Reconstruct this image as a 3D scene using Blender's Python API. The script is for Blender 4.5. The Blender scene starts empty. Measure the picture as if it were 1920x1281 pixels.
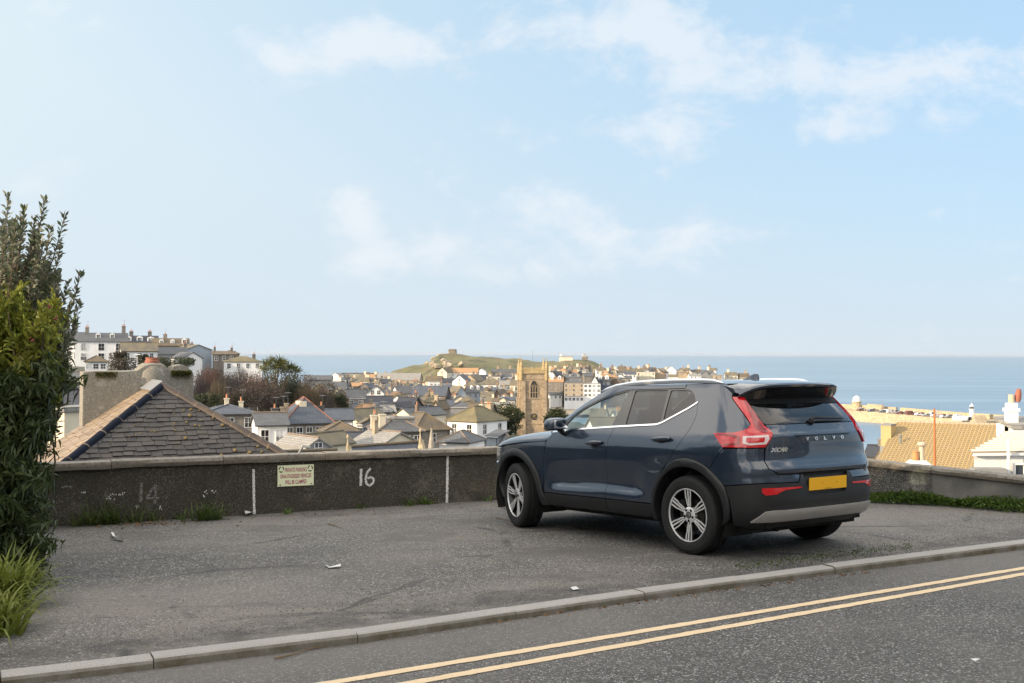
import bpy, bmesh, math, random
import numpy as np
from mathutils import Vector, Matrix
from mathutils.geometry import delaunay_2d_cdt
scene = bpy.context.scene
COL = scene.collection
H = 36.0                      # camera height above the sea, metres

# ---------------------------------------------------------------- camera
FPX = 1980.24
PIT = math.atan((664-640.5)/FPX); ROLL = math.atan2(4, 1440)
cam_d = bpy.data.cameras.new('camera'); cam = bpy.data.objects.new('camera', cam_d); COL.objects.link(cam)
cam_d.sensor_width = 36; cam_d.lens = FPX/1920*36; cam_d.clip_start = .1; cam_d.clip_end = 90000
_F = Vector((0, math.cos(PIT), math.sin(PIT))); _U = Vector((0, -math.sin(PIT), math.cos(PIT))); _R = Vector((1, 0, 0))
_c, _s = math.cos(ROLL), math.sin(ROLL)
_X = _c*_R + _s*_U; _Y = -_s*_R + _c*_U; _Z = -_F
cam.matrix_world = Matrix(((_X.x, _Y.x, _Z.x, 0), (_X.y, _Y.y, _Z.y, 0), (_X.z, _Y.z, _Z.z, H), (0, 0, 0, 1)))
scene.camera = cam

# ---------------------------------------------------------------- light
SUN_EL = math.radians(14.0)
SUN_AZ = math.radians(28.0)   # measured from the left (-x) towards the back of the camera (-y)
sdir = Vector((-math.cos(SUN_AZ)*math.cos(SUN_EL), -math.sin(SUN_AZ)*math.cos(SUN_EL), math.sin(SUN_EL)))
sun_d = bpy.data.lights.new('sun', 'SUN'); sun_d.energy = 2.15; sun_d.angle = math.radians(.6); sun_d.color = (1, .80, .56)
sun = bpy.data.objects.new('sun', sun_d); COL.objects.link(sun)
sun.rotation_euler = sdir.to_track_quat('Z', 'Y').to_euler()
scene.view_settings.view_transform = 'Standard'; scene.view_settings.look = 'None'
scene.view_settings.exposure = 1.95; scene.view_settings.gamma = 1

world = bpy.data.worlds.new('World'); scene.world = world; world.use_nodes = True
def build_world():
    nt = world.node_tree; N = nt.nodes; L = nt.links; N.clear()
    out = N.new('ShaderNodeOutputWorld'); bg = N.new('ShaderNodeBackground'); bg.inputs[1].default_value = .15
    sky = N.new('ShaderNodeTexSky'); sky.sky_type = 'NISHITA'; sky.sun_disc = False
    sky.sun_elevation = SUN_EL; sky.sun_rotation = math.atan2(sdir.x, sdir.y)
    sky.air_density = 1.0; sky.dust_density = .6; sky.ozone_density = 2.5; sky.altitude = 36
    tc = N.new('ShaderNodeTexCoord'); sep = N.new('ShaderNodeSeparateXYZ'); L.new(tc.outputs['Generated'], sep.inputs[0])
    def mth(op, a, b=None, c=None, clamp=False):
        n = N.new('ShaderNodeMath'); n.operation = op; n.use_clamp = clamp
        for i, v in enumerate((a, b, c)):
            if v is None: continue
            if isinstance(v, (int, float)): n.inputs[i].default_value = v
            else: L.new(v, n.inputs[i])
        return n.outputs[0]
    def mixc(f, a, b):
        m = N.new('ShaderNodeMix'); m.data_type = 'RGBA'
        for k, v in (('Factor', f), ('A', a), ('B', b)):
            if isinstance(v, (tuple, float, int)): m.inputs[k].default_value = v
            else: L.new(v, m.inputs[k])
        return m.outputs['Result']
    X, Y, Z = sep.outputs
    z = mth('MAXIMUM', Z, 0.0)
    # pale sea haze that thickens towards the horizon and towards the sun side
    sd = mth('MULTIPLY_ADD', mth('ADD', mth('MULTIPLY', X, sdir.x), mth('MULTIPLY', Y, sdir.y)), 1.28, 1.03, clamp=True)
    hz = mth('ADD', mth('MULTIPLY', mth('EXPONENT', mth('MULTIPLY', z, -3.4)), .95), mth('MULTIPLY', sd, .62), clamp=True)
    hcol = mixc(mth('EXPONENT', mth('MULTIPLY', z, -6.0)), mixc(sd, HAZE_R, HAZE_L), HAZE_LO)
    dim = N.new('ShaderNodeVectorMath'); dim.operation = 'MULTIPLY'; L.new(sky.outputs[0], dim.inputs[0]); dim.inputs[1].default_value = (.44, .41, .46)
    col = mixc(hz, mixc(.70, dim.outputs[0], (.74, 1.19, 1.54, 1)), hcol)
    # clouds: soft noise gathered into banks
    iy = mth('MAXIMUM', Y, .05); a = mth('DIVIDE', X, iy); b = mth('DIVIDE', Z, iy)
    cmb = N.new('ShaderNodeCombineXYZ'); L.new(mth('MULTIPLY', a, 1.0), cmb.inputs[0]); L.new(mth('MULTIPLY', b, 1.5), cmb.inputs[1]); L.new(mth('SIGN', Y), cmb.inputs[2])
    n1 = N.new('ShaderNodeTexNoise'); n1.inputs['Scale'].default_value = 10.5; n1.inputs['Detail'].default_value = 12; n1.inputs['Roughness'].default_value = .62; n1.inputs['Distortion'].default_value = .25
    L.new(cmb.outputs[0], n1.inputs['Vector'])
    tot = None
    for u, v, ru, rv, w in BANKS:
        e = mth('ADD', mth('POWER', mth('ABSOLUTE', mth('DIVIDE', mth('SUBTRACT', a, u), ru)), 2.0), mth('POWER', mth('ABSOLUTE', mth('DIVIDE', mth('SUBTRACT', b, v), rv)), 2.0))
        g = mth('MULTIPLY', mth('EXPONENT', mth('MULTIPLY', e, -1.0)), w)
        tot = g if tot is None else mth('ADD', tot, g)
    dens = mth('ADD', n1.outputs[0], mth('MULTIPLY', mth('MINIMUM', tot, 1.0), .29))
    rmp = N.new('ShaderNodeMapRange'); rmp.interpolation_type = 'SMOOTHSTEP'; rmp.inputs['From Min'].default_value = .575; rmp.inputs['From Max'].default_value = .83
    L.new(dens, rmp.inputs['Value'])
    amt = mth('MULTIPLY', rmp.outputs[0], .66)
    res = mixc(amt, col, CLOUD)
    # unseen bright cloud added overhead and behind as fill light for the foreground
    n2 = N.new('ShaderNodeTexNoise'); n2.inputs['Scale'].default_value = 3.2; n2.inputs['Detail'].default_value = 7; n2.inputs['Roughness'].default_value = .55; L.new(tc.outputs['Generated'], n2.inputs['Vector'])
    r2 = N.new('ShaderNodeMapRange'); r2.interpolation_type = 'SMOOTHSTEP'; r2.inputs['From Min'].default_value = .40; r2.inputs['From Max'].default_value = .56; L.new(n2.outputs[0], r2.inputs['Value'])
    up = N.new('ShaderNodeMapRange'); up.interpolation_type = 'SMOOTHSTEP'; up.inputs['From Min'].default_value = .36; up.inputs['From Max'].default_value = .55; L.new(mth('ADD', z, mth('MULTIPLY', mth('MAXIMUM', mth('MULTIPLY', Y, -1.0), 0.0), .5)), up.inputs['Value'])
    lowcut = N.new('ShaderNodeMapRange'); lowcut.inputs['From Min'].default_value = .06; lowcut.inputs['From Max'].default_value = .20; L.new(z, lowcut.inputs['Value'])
    res = mixc(mth('MULTIPLY', mth('MULTIPLY', r2.outputs[0], up.outputs[0]), lowcut.outputs[0]), res, CLOUD_FILL)
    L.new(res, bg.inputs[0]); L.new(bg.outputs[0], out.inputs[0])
# haze and cloud radiance (before the background strength) and the cloud banks: direction x/y, z/y, widths, weight
HAZE_LO = (1.22, 1.38, 1.52, 1); HAZE_L = (1.30, 1.53, 1.66, 1); HAZE_R = (.88, 1.26, 1.56, 1); CLOUD = (1.56, 1.62, 1.69, 1); CLOUD_FILL = (4.7, 4.35, 3.9, 1)
def _bk(px, py, rx, ry, w): return ((px-960)/1980, (664-py)/1980, rx/1980, ry/1980, w)
BANKS = [_bk(700, 90, 260, 70, .7), _bk(1180, 40, 200, 80, .8), _bk(1430, 150, 230, 80, 1.0), _bk(1250, 245, 160, 45, .7), _bk(1860, 110, 160, 90, 1.0), _bk(1620, 240, 150, 40, .7),
         _bk(1040, 385, 110, 55, 1.0), _bk(1130, 450, 170, 60, .85), _bk(680, 400, 60, 50, .8), _bk(780, 480, 190, 60, .75), _bk(980, 520, 120, 40, .6), _bk(870, 170, 60, 50, .5)]

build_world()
# ---------------------------------------------------------------- helpers
def tag(o, label=None, cat=None, group=None, kind=None):
    if label: o['label'] = label
    if cat: o['category'] = cat
    if group: o['group'] = group
    if kind: o['kind'] = kind
    return o
def empty(name, loc=(0, 0, 0), rz=0.0):
    o = bpy.data.objects.new(name, None); COL.objects.link(o); o.location = loc; o.rotation_euler = (0, 0, rz)
    o.empty_display_size = .2
    return o
def link(o, parent=None):
    COL.objects.link(o)
    if parent is not None: o.parent = parent
    return o
class MB:
    """collects shapes; build() links them as ONE mesh object"""
    def __init__(s): s.v = []; s.f = []; s.m = []
    def add(s, vs, fs, m=0):
        b = len(s.v); s.v += [tuple(p) for p in vs]; s.f += [tuple(i+b for i in f) for f in fs]; s.m += [m]*len(fs); return s
    def box(s, c, d, rz=0.0, m=0):
        cx, cy, cz = c; hx, hy, hz = d[0]/2, d[1]/2, d[2]/2; ca, sa = math.cos(rz), math.sin(rz)
        vs = [(cx+ca*x-sa*y, cy+sa*x+ca*y, cz+z) for z in (-hz, hz) for x, y in ((-hx, -hy), (hx, -hy), (hx, hy), (-hx, hy))]
        return s.add(vs, [(3, 2, 1, 0), (4, 5, 6, 7), (0, 1, 5, 4), (1, 2, 6, 5), (2, 3, 7, 6), (3, 0, 4, 7)], m)
    def lathe(s, c, prof, n=12, m=0, cap=True):
        b = []
        for r, z in prof:
            for k in range(n):
                a = 2*math.pi*k/n; b.append((c[0]+r*math.cos(a), c[1]+r*math.sin(a), c[2]+z))
        fs = [(i*n+k, i*n+(k+1) % n, (i+1)*n+(k+1) % n, (i+1)*n+k) for i in range(len(prof)-1) for k in range(n)]
        if cap: fs += [tuple(range(n))[::-1], tuple((len(prof)-1)*n+k for k in range(n))]
        return s.add(b, fs, m)
    def tube(s, pts, r, n=6, m=0, r2=None):
        pts = [Vector(p) for p in pts]; rings = []
        for i, p in enumerate(pts):
            t = (pts[min(i+1, len(pts)-1)]-pts[max(i-1, 0)]).normalized()
            a = t.orthogonal().normalized() if abs(t.z) > .9 else t.cross(Vector((0, 0, 1))).normalized(); b = t.cross(a)
            q = r if r2 is None else r+(r2-r)*i/max(1, len(pts)-1)
            rings += [p+a*(q*math.cos(2*math.pi*k/n))+b*(q*math.sin(2*math.pi*k/n)) for k in range(n)]
        fs = [(i*n+k, i*n+(k+1) % n, (i+1)*n+(k+1) % n, (i+1)*n+k) for i in range(len(pts)-1) for k in range(n)]
        fs += [tuple(range(n))[::-1], tuple((len(pts)-1)*n+k for k in range(n))]
        return s.add(rings, fs, m)
    def prism(s, poly, z0, z1, m=0):
        n = len(poly)
        vs = [(x, y, z0) for x, y in poly]+[(x, y, z1) for x, y in poly]
        return s.add(vs, [tuple(range(n))[::-1], tuple(range(n, 2*n))]+[(i, (i+1) % n, n+(i+1) % n, n+i) for i in range(n)], m)
    def mesh(s, name, mats):
        me = bpy.data.meshes.new(name); me.from_pydata(s.v, [], s.f)
        for m in (mats if isinstance(mats, (list, tuple)) else [mats]): me.materials.append(m)
        me.polygons.foreach_set('material_index', s.m)
        return me
    def build(s, name, mats, parent=None, loc=None, rz=0.0, smooth=False, bevel=0.0):
        me = s.mesh(name, mats); o = bpy.data.objects.new(name, me); link(o, parent)
        bm = bmesh.new(); bm.from_mesh(me); bmesh.ops.recalc_face_normals(bm, faces=bm.faces)
        if bevel > 0:
            es = [e for e in bm.edges if len(e.link_faces) == 2 and e.calc_face_angle(0) > .5]
            bmesh.ops.bevel(bm, geom=es, offset=bevel, segments=2, profile=.6, affect='EDGES', clamp_overlap=True)
        bm.to_mesh(me); bm.free()
        if loc is not None: o.location = loc
        o.rotation_euler = (0, 0, rz)
        if smooth:
            me.polygons.foreach_set('use_smooth', [True]*len(me.polygons))
            if smooth != 'all': me.set_sharp_from_angle(angle=math.radians(38))
        return o
def ray(px, py):
    """direction through a pixel of the 1920x1281 survey picture, y component 1"""
    du, dv = px-960, py-640.5
    u = _c*du+_s*dv; v = -_s*du+_c*dv
    a, b, c = u/FPX, 1.0, -v/FPX
    y = b*math.cos(PIT)-c*math.sin(PIT); z = b*math.sin(PIT)+c*math.cos(PIT)
    return Vector((a/y, 1.0, z/y))
def at(px, py, d):
    return Vector((0, 0, H))+ray(px, py)*d
GN = Vector((-0.01651907, 0.04099843, 0.99902265)); GO = Vector((2.363, 10.189, -1.835+H))
def gz(x, y, off=0.0):
    return GO.z-((x-GO.x)*GN.x+(y-GO.y)*GN.y)/GN.z+off
def onground(px, py, off=0.0):
    r = ray(px, py); o = Vector((0, 0, H)); g = GO+Vector((0, 0, off))
    return o+r*((g-o).dot(GN)/r.dot(GN))

# ---------------------------------------------------------------- materials
MATS = {}
def new_mat(name):
    m = bpy.data.materials.new(name); m.use_nodes = True; nt = m.node_tree; nt.nodes.clear()
    out = nt.nodes.new('ShaderNodeOutputMaterial'); b = nt.nodes.new('ShaderNodeBsdfPrincipled'); nt.links.new(b.outputs[0], out.inputs[0])
    MATS[name] = m
    return m, nt, b
class NT:
    def __init__(s, nt): s.nt = nt; s.N = nt.nodes; s.L = nt.links; s._co = None
    def co(s, kind='Object'):
        if s._co is None: s._co = s.N.new('ShaderNodeTexCoord')
        return s._co.outputs[kind]
    def setin(s, sock, v):
        if isinstance(v, (int, float)): sock.default_value = v
        elif isinstance(v, (tuple, list)): sock.default_value = tuple(v)+((1,) if len(v) == 3 and sock.type == 'RGBA' else ())
        else: s.L.new(v, sock)
    def mapping(s, vec, scale=(1, 1, 1), rot=(0, 0, 0), loc=(0, 0, 0)):
        n = s.N.new('ShaderNodeMapping'); s.L.new(vec, n.inputs[0]); n.inputs['Scale'].default_value = scale; n.inputs['Rotation'].default_value = rot; n.inputs['Location'].default_value = loc
        return n.outputs[0]
    def noise(s, scale, detail=4, rough=.5, vec=None, dist=0.0, col=False):
        n = s.N.new('ShaderNodeTexNoise'); n.inputs['Scale'].default_value = scale; n.inputs['Detail'].default_value = detail; n.inputs['Roughness'].default_value = rough; n.inputs['Distortion'].default_value = dist
        s.L.new(vec if vec is not None else s.co(), n.inputs['Vector'])
        return n.outputs[1 if col else 0]
    def voro(s, scale, feature='F1', vec=None, out='Distance', rnd=1.0):
        n = s.N.new('ShaderNodeTexVoronoi'); n.feature = feature; n.inputs['Scale'].default_value = scale; n.inputs['Randomness'].default_value = rnd
        s.L.new(vec if vec is not None else s.co(), n.inputs['Vector'])
        return n.outputs[out]
    def ramp(s, fac, stops):
        n = s.N.new('ShaderNodeValToRGB'); e = n.color_ramp.elements
        while len(e) < len(stops): e.new(.5)
        for el, (p, c) in zip(e, stops):
            el.position = p; el.color = (c, c, c, 1) if isinstance(c, (int, float)) else tuple(c)+(1,)
        s.L.new(fac, n.inputs[0])
        return n.outputs[0]
    def mix(s, fac, a, b, mode='MIX'):
        n = s.N.new('ShaderNodeMix'); n.data_type = 'RGBA'; n.blend_type = mode
        s.setin(n.inputs['Factor'], fac); s.setin(n.inputs['A'], a); s.setin(n.inputs['B'], b)
        return n.outputs['Result']
    def math(s, op, a, b=0.0, clamp=False):
        n = s.N.new('ShaderNodeMath'); n.operation = op; n.use_clamp = clamp
        s.setin(n.inputs[0], a); s.setin(n.inputs[1], b)
        return n.outputs[0]
    def bump(s, h, strength=.3, dist=.01):
        n = s.N.new('ShaderNodeBump'); n.inputs['Strength'].default_value = strength; n.inputs['Distance'].default_value = dist
        s.L.new(h, n.inputs['Height'])
        return n.outputs[0]
    def hue(s, col, val):
        n = s.N.new('ShaderNodeHueSaturation'); s.L.new(col, n.inputs['Color']); s.setin(n.inputs['Value'], val)
        return n.outputs[0]
    def objrand(s):
        n = s.N.new('ShaderNodeObjectInfo'); return n.outputs['Random']
def simple(name, col, rough=.6, metal=0.0, coat=0.0, noise=0.0, nscale=8.0, spec=.5, bump=0.0, bscale=60.0):
    m, nt, b = new_mat(name); t = NT(nt)
    b.inputs['Roughness'].default_value = rough; b.inputs['Metallic'].default_value = metal; b.inputs['Coat Weight'].default_value = coat
    b.inputs['Specular IOR Level'].default_value = spec
    if noise > 0:
        n = t.noise(nscale, 6, .6)
        c = t.mix(n, tuple(max(0, x*(1-noise)) for x in col), tuple(min(1, x*(1+noise)) for x in col))
        nt.links.new(c, b.inputs['Base Color'])
    else: b.inputs['Base Color'].default_value = tuple(col)+(1,)
    if bump > 0: nt.links.new(t.bump(t.noise(bscale, 4, .6), bump, .01), b.inputs['Normal'])
    return m
def pchip(xs, ys):
    xs=np.array(xs,float); ys=np.array(ys,float)
    h=np.diff(xs); dl=np.diff(ys)/h; m=np.zeros_like(xs)
    for i in range(1,len(xs)-1):
        if dl[i-1]*dl[i]>0:
            w1=2*h[i]+h[i-1]; w2=h[i]+2*h[i-1]
            m[i]=(w1+w2)/(w1/dl[i-1]+w2/dl[i])
    m[0]=dl[0]; m[-1]=dl[-1]
    def f(x):
        x=np.clip(np.asarray(x,float),xs[0],xs[-1])
        i=np.clip(np.searchsorted(xs,x)-1,0,len(xs)-2)
        t=(x-xs[i])/h[i]; t2=t*t; t3=t2*t
        return (2*t3-3*t2+1)*ys[i]+(t3-2*t2+t)*h[i]*m[i]+(-2*t3+3*t2)*ys[i+1]+(t3-t2)*h[i]*m[i+1]
    return f

def build_haze():
    mb = MB(); mb.box((0, 21000, 30.5), (84000, 46000, 63))
    m = bpy.data.materials.new('sea_air'); m.use_nodes = True; nt = m.node_tree; nt.nodes.clear(); out = nt.nodes.new('ShaderNodeOutputMaterial'); v = nt.nodes.new('ShaderNodeVolumePrincipled')
    v.inputs['Color'].default_value = (.58, .65, .75, 1); v.inputs['Density'].default_value = 2.4e-5; v.inputs['Anisotropy'].default_value = .1; nt.links.new(v.outputs[0], out.inputs['Volume'])
    tag(mb.build('haze', m), 'thin pale sea haze', None, kind='stuff')
build_haze()
# ================================================================ sea, terrain, headland
def mat_sea():
    m, nt, b = new_mat('sea_water'); t = NT(nt)
    v = t.mapping(t.co(), (.0016, .011, 1), (0, 0, .12))
    c = t.mix(t.ramp(t.noise(1.0, 8, .62, vec=v), [(.38, 0), (.64, 1)]), (.125, .20, .285), (.18, .262, .345))
    nt.links.new(c, b.inputs['Base Color']); b.inputs['Roughness'].default_value = .42; b.inputs['IOR'].default_value = 1.33
    nt.links.new(t.bump(t.noise(.5, 5, .7, vec=t.mapping(t.co(), (.12, .35, 1))), .25, .4), b.inputs['Normal'])
    return m
def sea():
    mb = MB(); xs = [-41000, -8000, -1500, -300, 0, 300, 1500, 8000, 41000]; ys = [-300, 200, 500, 1000, 3000, 9000, 22000, 43500]
    V = [(x, y, 0) for y in ys for x in xs]; n = len(xs)
    mb.add(V, [(j*n+i, j*n+i+1, (j+1)*n+i+1, (j+1)*n+i) for j in range(len(ys)-1) for i in range(n-1)])
    tag(mb.build('sea', mat_sea()), 'calm pale blue sea out to the horizon', None, kind='structure')
sea()
_base = pchip([-30, 10, 17, 24, 60, 100, 150, 200, 283, 350, 450, 560, 600, 660, 700, 780, 860, 900], [33.9, 33.6, 28, 27.5, 21, 17, 14, 11.5, 9.5, 7.5, 6, 5, 5, 5, 9, 14, 10, -4])
_coast = pchip([200, 260, 300, 340, 380, 420, 520, 650, 652, 668, 690, 800, 900], [420, 300, 190, 122, 92, 60, 34, 30, 30, 165, 172, 172, 120])
def sstep(t): t = min(1, max(0, t)); return t*t*(3-2*t)
def terr(x, y):
    z = float(_base(y))
    z += 23*sstep((-x-45)/75)*sstep((y-90)/170)*(1-sstep((y-420)/120))
    if y > 17: z -= 0
    if x > 0 and y > 20: z -= 4*sstep(x/60)*sstep((y-20)/60)*(1-sstep((y-250)/200))
    c = float(_coast(y))
    if y > 200: z = z*(1-sstep((x-c+12)/14))-4*sstep((x-c+12)/14)
    if 590 < y < 662 and x < 260: z = min(z, max(.6, 4.0-(662-y)*.045) if y < 655 else z)
    if x < -75 and y > 480: z = z*(1-sstep((-x-75)/30))-4*sstep((-x-75)/30)
    return z
def mat_terrain():
    m, nt, b = new_mat('town_ground'); t = NT(nt)
    c = t.mix(t.noise(.06, 6, .65), (.045, .055, .025), (.10, .095, .075))
    c = t.mix(t.ramp(t.noise(.3, 5, .6), [(.5, 0), (.7, .8)]), c, (.09, .085, .08))
    nt.links.new(c, b.inputs['Base Color']); b.inputs['Roughness'].default_value = .95
    return m
def terrain():
    xs = list(np.arange(-330, 346, 7.5)); ys = [17.6, 20, 24]+list(np.arange(30, 905, 7.5)); n = len(xs); mb = MB()
    V = [(x, y, terr(x, y)) for y in ys for x in xs]
    mb.add(V, [(j*n+i, j*n+i+1, (j+1)*n+i+1, (j+1)*n+i) for j in range(len(ys)-1) for i in range(n-1)])
    tag(mb.build('hillside', mat_terrain(), smooth='all'), 'ground of the hillside under the town', None, kind='structure')
    sd = MB(); S = [(24, 600), (135, 604), (150, 640), (128, 652), (24, 652)]
    sd.add([(x, y, 1.6+(y-600)*.035) for x, y in S], [(0, 1, 2, 3, 4)])
    tag(sd.build('beach', simple('wet_sand', (.24, .20, .15), .8, noise=.25, nscale=.2)), 'bare sand of the harbour beach', None, kind='structure')
    gnd = MB(); gnd.add([(-14, 9.5, 33.9), (-60, -60, 33.6), (60, -60, 33.9), (60, 16, 33.3), (12, 14.0, 33.9), (-14, 1.1, 34)], [(0, 1, 5), (1, 2, 4, 5), (2, 3, 4)])
    gnd.v = [(x, y, gz(max(-14, min(12, x)), y)-.35) for x, y, z in gnd.v]
    tag(gnd.build('verge', simple('verge_earth', (.06, .055, .045), .95, noise=.4, nscale=2)), 'rough ground beside the road', None, kind='structure')
terrain()
def mat_headland():
    m, nt, b = new_mat('headland_turf'); t = NT(nt)
    n1 = t.noise(.035, 7, .62); n2 = t.noise(.11, 6, .65, vec=t.mapping(t.co(), (1, 1, 2.2)))
    c = t.mix(t.ramp(n1, [(.36, 0), (.62, 1)]), (.075, .085, .038), (.17, .155, .080))
    c = t.mix(t.ramp(n2, [(.50, 0), (.66, .85)]), c, (.13, .085, .055))
    c = t.mix(t.ramp(t.noise(.06, 5, .6, vec=t.mapping(t.co(), (1, 1, 1), loc=(40, 9, 2))), [(.56, 0), (.68, .9)]), c, (.040, .046, .028))
    g = nt.nodes.new('ShaderNodeNewGeometry'); sp = nt.nodes.new('ShaderNodeSeparateXYZ'); nt.links.new(g.outputs['Normal'], sp.inputs[0])
    c = t.mix(t.ramp(sp.outputs[2], [(.55, .8), (.80, 0)]), c, (.20, .17, .13))
    nt.links.new(c, b.inputs['Base Color']); b.inputs['Roughness'].default_value = .95
    nt.links.new(t.bump(t.noise(.4, 5, .7), .8, 1.2), b.inputs['Normal'])
    return m
def headland():
    # crest line from pixel rows of the skyline, at its own distance
    D = 1000.0
    sky = [(735, 702), (760, 693), (790, 684), (805, 679), (815, 671), (828, 663.5), (843, 663), (862, 664), (880, 668), (905, 671), (930, 674), (960, 675), (990, 677), (1020, 679), (1045, 678.5), (1060, 675.5), (1085, 674.5), (1105, 675.5), (1118, 680), (1128, 687), (1140, 693), (1165, 699)]
    cx = [at(p[0], p[1], D).x for p in sky]; cz = [at(p[0], p[1], D).z for p in sky]
    fz = pchip(cx, cz); x0, x1 = cx[0]-10, cx[-1]+10; mb = MB(); NX, NY = 110, 34; V = []; rnd = random.Random(8)
    from mathutils import noise as mn
    for j in range(NY+1):
        v = j/NY
        for i in range(NX+1):
            x = x0+(x1-x0)*i/NX; zc = float(fz(x))
            y = 800+360*v; q = (y-800)/200 if y <= 1000 else 1-(y-1000)/160
            prof = sstep(max(0, q))**.85
            z = -3+(zc+3)*prof
            nn = mn.fractal(Vector((x*.02, y*.02, 3)), 1.0, 2.0, 5)*5.0*prof*(1-abs(q-1)*0 if q < .93 else .25)
            V.append((x, y, z+(nn if q < .9 else nn*.22)))
    n = NX+1; mb.add(V, [(j*n+i, j*n+i+1, (j+1)*n+i+1, (j+1)*n+i) for j in range(NY) for i in range(NX)])
    tag(mb.build('headland', mat_headland(), smooth='all'), 'grassy rocky headland behind the town', None, kind='structure')
    # rocks
    M_ROCK = simple('pale_rock', (.30, .25, .19), .9, noise=.4, nscale=.4)
    k = 0
    for px, py, d, s in [(812, 683, 925, 3.2), (820, 687, 920, 3.0), (838, 681, 925, 3.4), (844, 686, 915, 3.0), (831, 676, 935, 2.6), (836, 689, 912, 2.4), (865, 683, 920, 2.6), (812, 674, 990, 2.8), (801, 681, 985, 2.4), (766, 692, 985, 2.8), (797, 684, 985, 1.8), (822, 668, 995, 2.4)]:
        bm = bmesh.new(); bmesh.ops.create_icosphere(bm, subdivisions=2, radius=s)
        from mathutils import noise as mn
        for v in bm.verts: v.co += v.co.normalized()*mn.noise(v.co*.5+Vector((k*9, 0, 0)))*s*.7; v.co.z *= .8
        me = bpy.data.meshes.new('boulder'); bm.to_mesh(me); bm.free(); me.materials.append(M_ROCK); o = bpy.data.objects.new('boulder', me); link(o); o.location = at(px, py, d)
        tag(o, 'pale granite boulder on the headland slope below the chapel' if px > 805 else 'pale granite boulder on the seaward edge of the headland', 'boulder', 'boulders below the chapel' if px > 805 else 'boulders on the seaward edge'); k += 1
headland()
# ================================================================ car park, road, kerb, wall
def mat_asphalt(name, base, chip, chip_scale, dirt, rough=.85, stain=False):
    m, nt, b = new_mat(name); t = NT(nt); v = t.co()
    big = t.noise(.35, 5, .6); med = t.noise(2.3, 6, .65)
    cellc = t.voro(chip_scale, 'F1', out='Color'); celld = t.voro(chip_scale, 'F1')
    sep = nt.nodes.new('ShaderNodeSeparateColor'); nt.links.new(cellc, sep.inputs[0])
    stone = t.ramp(sep.outputs[0], [(0, base[0]*.22), (.45, base[0]*.72), (.72, chip*.75), (.92, chip*1.35), (1, chip*1.9)])
    stone = t.mix(t.ramp(celld, [(.30, 0), (.62, 1)]), stone, tuple(x*.35 for x in base))
    tint = t.mix(sep.outputs[1], (1.10, 1, .90), (.92, 1, 1.08))
    c = t.mix(1.0, stone, tint, 'MULTIPLY')
    fine = t.ramp(t.noise(38, 4, .75), [(.34, .55), (.66, 1.5)])
    c = t.mix(1.0, c, fine, 'MULTIPLY')
    c = t.mix(t.ramp(med, [(.42, 0), (.72, .55)]), c, tuple(x*.5 for x in base))
    c = t.mix(t.ramp(big, [(.40, 0), (.66, .65)]), c, dirt)
    if stain:
        ed = t.voro(.42, 'DISTANCE_TO_EDGE'); wob = t.math('ADD', ed, t.math('MULTIPLY', t.math('SUBTRACT', t.noise(3.0, 5, .7), .5), .10))
        crack = t.math('MULTIPLY', t.ramp(t.math('ABSOLUTE', wob), [(.0, 1), (.007, .8), (.013, 0)]), t.ramp(t.noise(.8, 3, .6, vec=t.mapping(v, (1, 1, 1), loc=(3, 8, 1))), [(.48, 0), (.58, .9)])); c = t.mix(crack, c, (.022, .021, .02))
        c = t.mix(t.ramp(t.noise(.9, 5, .65, vec=t.mapping(v, (1, 1, 1), loc=(11, 5, 0))), [(.56, 0), (.62, .55)]), c, (.066, .060, .057))
        c = t.mix(t.ramp(t.noise(6.5, 3, .5, vec=t.mapping(v, (1, 1, 1), loc=(2, 9, 4))), [(.70, 0), (.76, .8)]), c, (.030, .028, .028))
        v2 = t.mapping(v, (.35, 1.9, 1), (0, 0, -.52)); c = t.mix(t.ramp(t.noise(1.0, 6, .7, vec=v2), [(.54, 0), (.68, .5)]), c, (.055, .050, .048))
        dp = nt.nodes.new('ShaderNodeVectorMath'); dp.operation = 'DOT_PRODUCT'; nt.links.new(v, dp.inputs[0]); dp.inputs[1].default_value = (-.49, .872, 0)
        q = t.math('ADD', dp.outputs['Value'], t.math('MULTIPLY', t.noise(1.3, 5, .65), .9))
        band = t.math('MULTIPLY', t.ramp(t.math('MULTIPLY', t.math('SUBTRACT', q, 6.55), .7), [(.12, 0), (.30, 1), (.42, 1), (.66, 0)]), t.ramp(t.noise(4, 6, .75), [(.36, 0), (.6, .85)])); c = t.mix(band, c, (.034, .032, .033))
    nt.links.new(c, b.inputs['Base Color']); b.inputs['Roughness'].default_value = rough
    h = t.math('ADD', t.math('MULTIPLY', celld, -.8), t.math('MULTIPLY', t.noise(55, 3, .6), .7))
    nt.links.new(t.bump(h, .55, .006), b.inputs['Normal'])
    return m
M_PARK = mat_asphalt('car_park_asphalt', (.142, .130, .119), .28, 64, (.185, .166, .143), stain=True)
M_ROAD = mat_asphalt('road_asphalt', (.112, .106, .102), .23, 80, (.132, .122, .112))
M_SOIL = simple('soil', (.05, .04, .03), .95, noise=.5, nscale=20, bump=.5)
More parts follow.
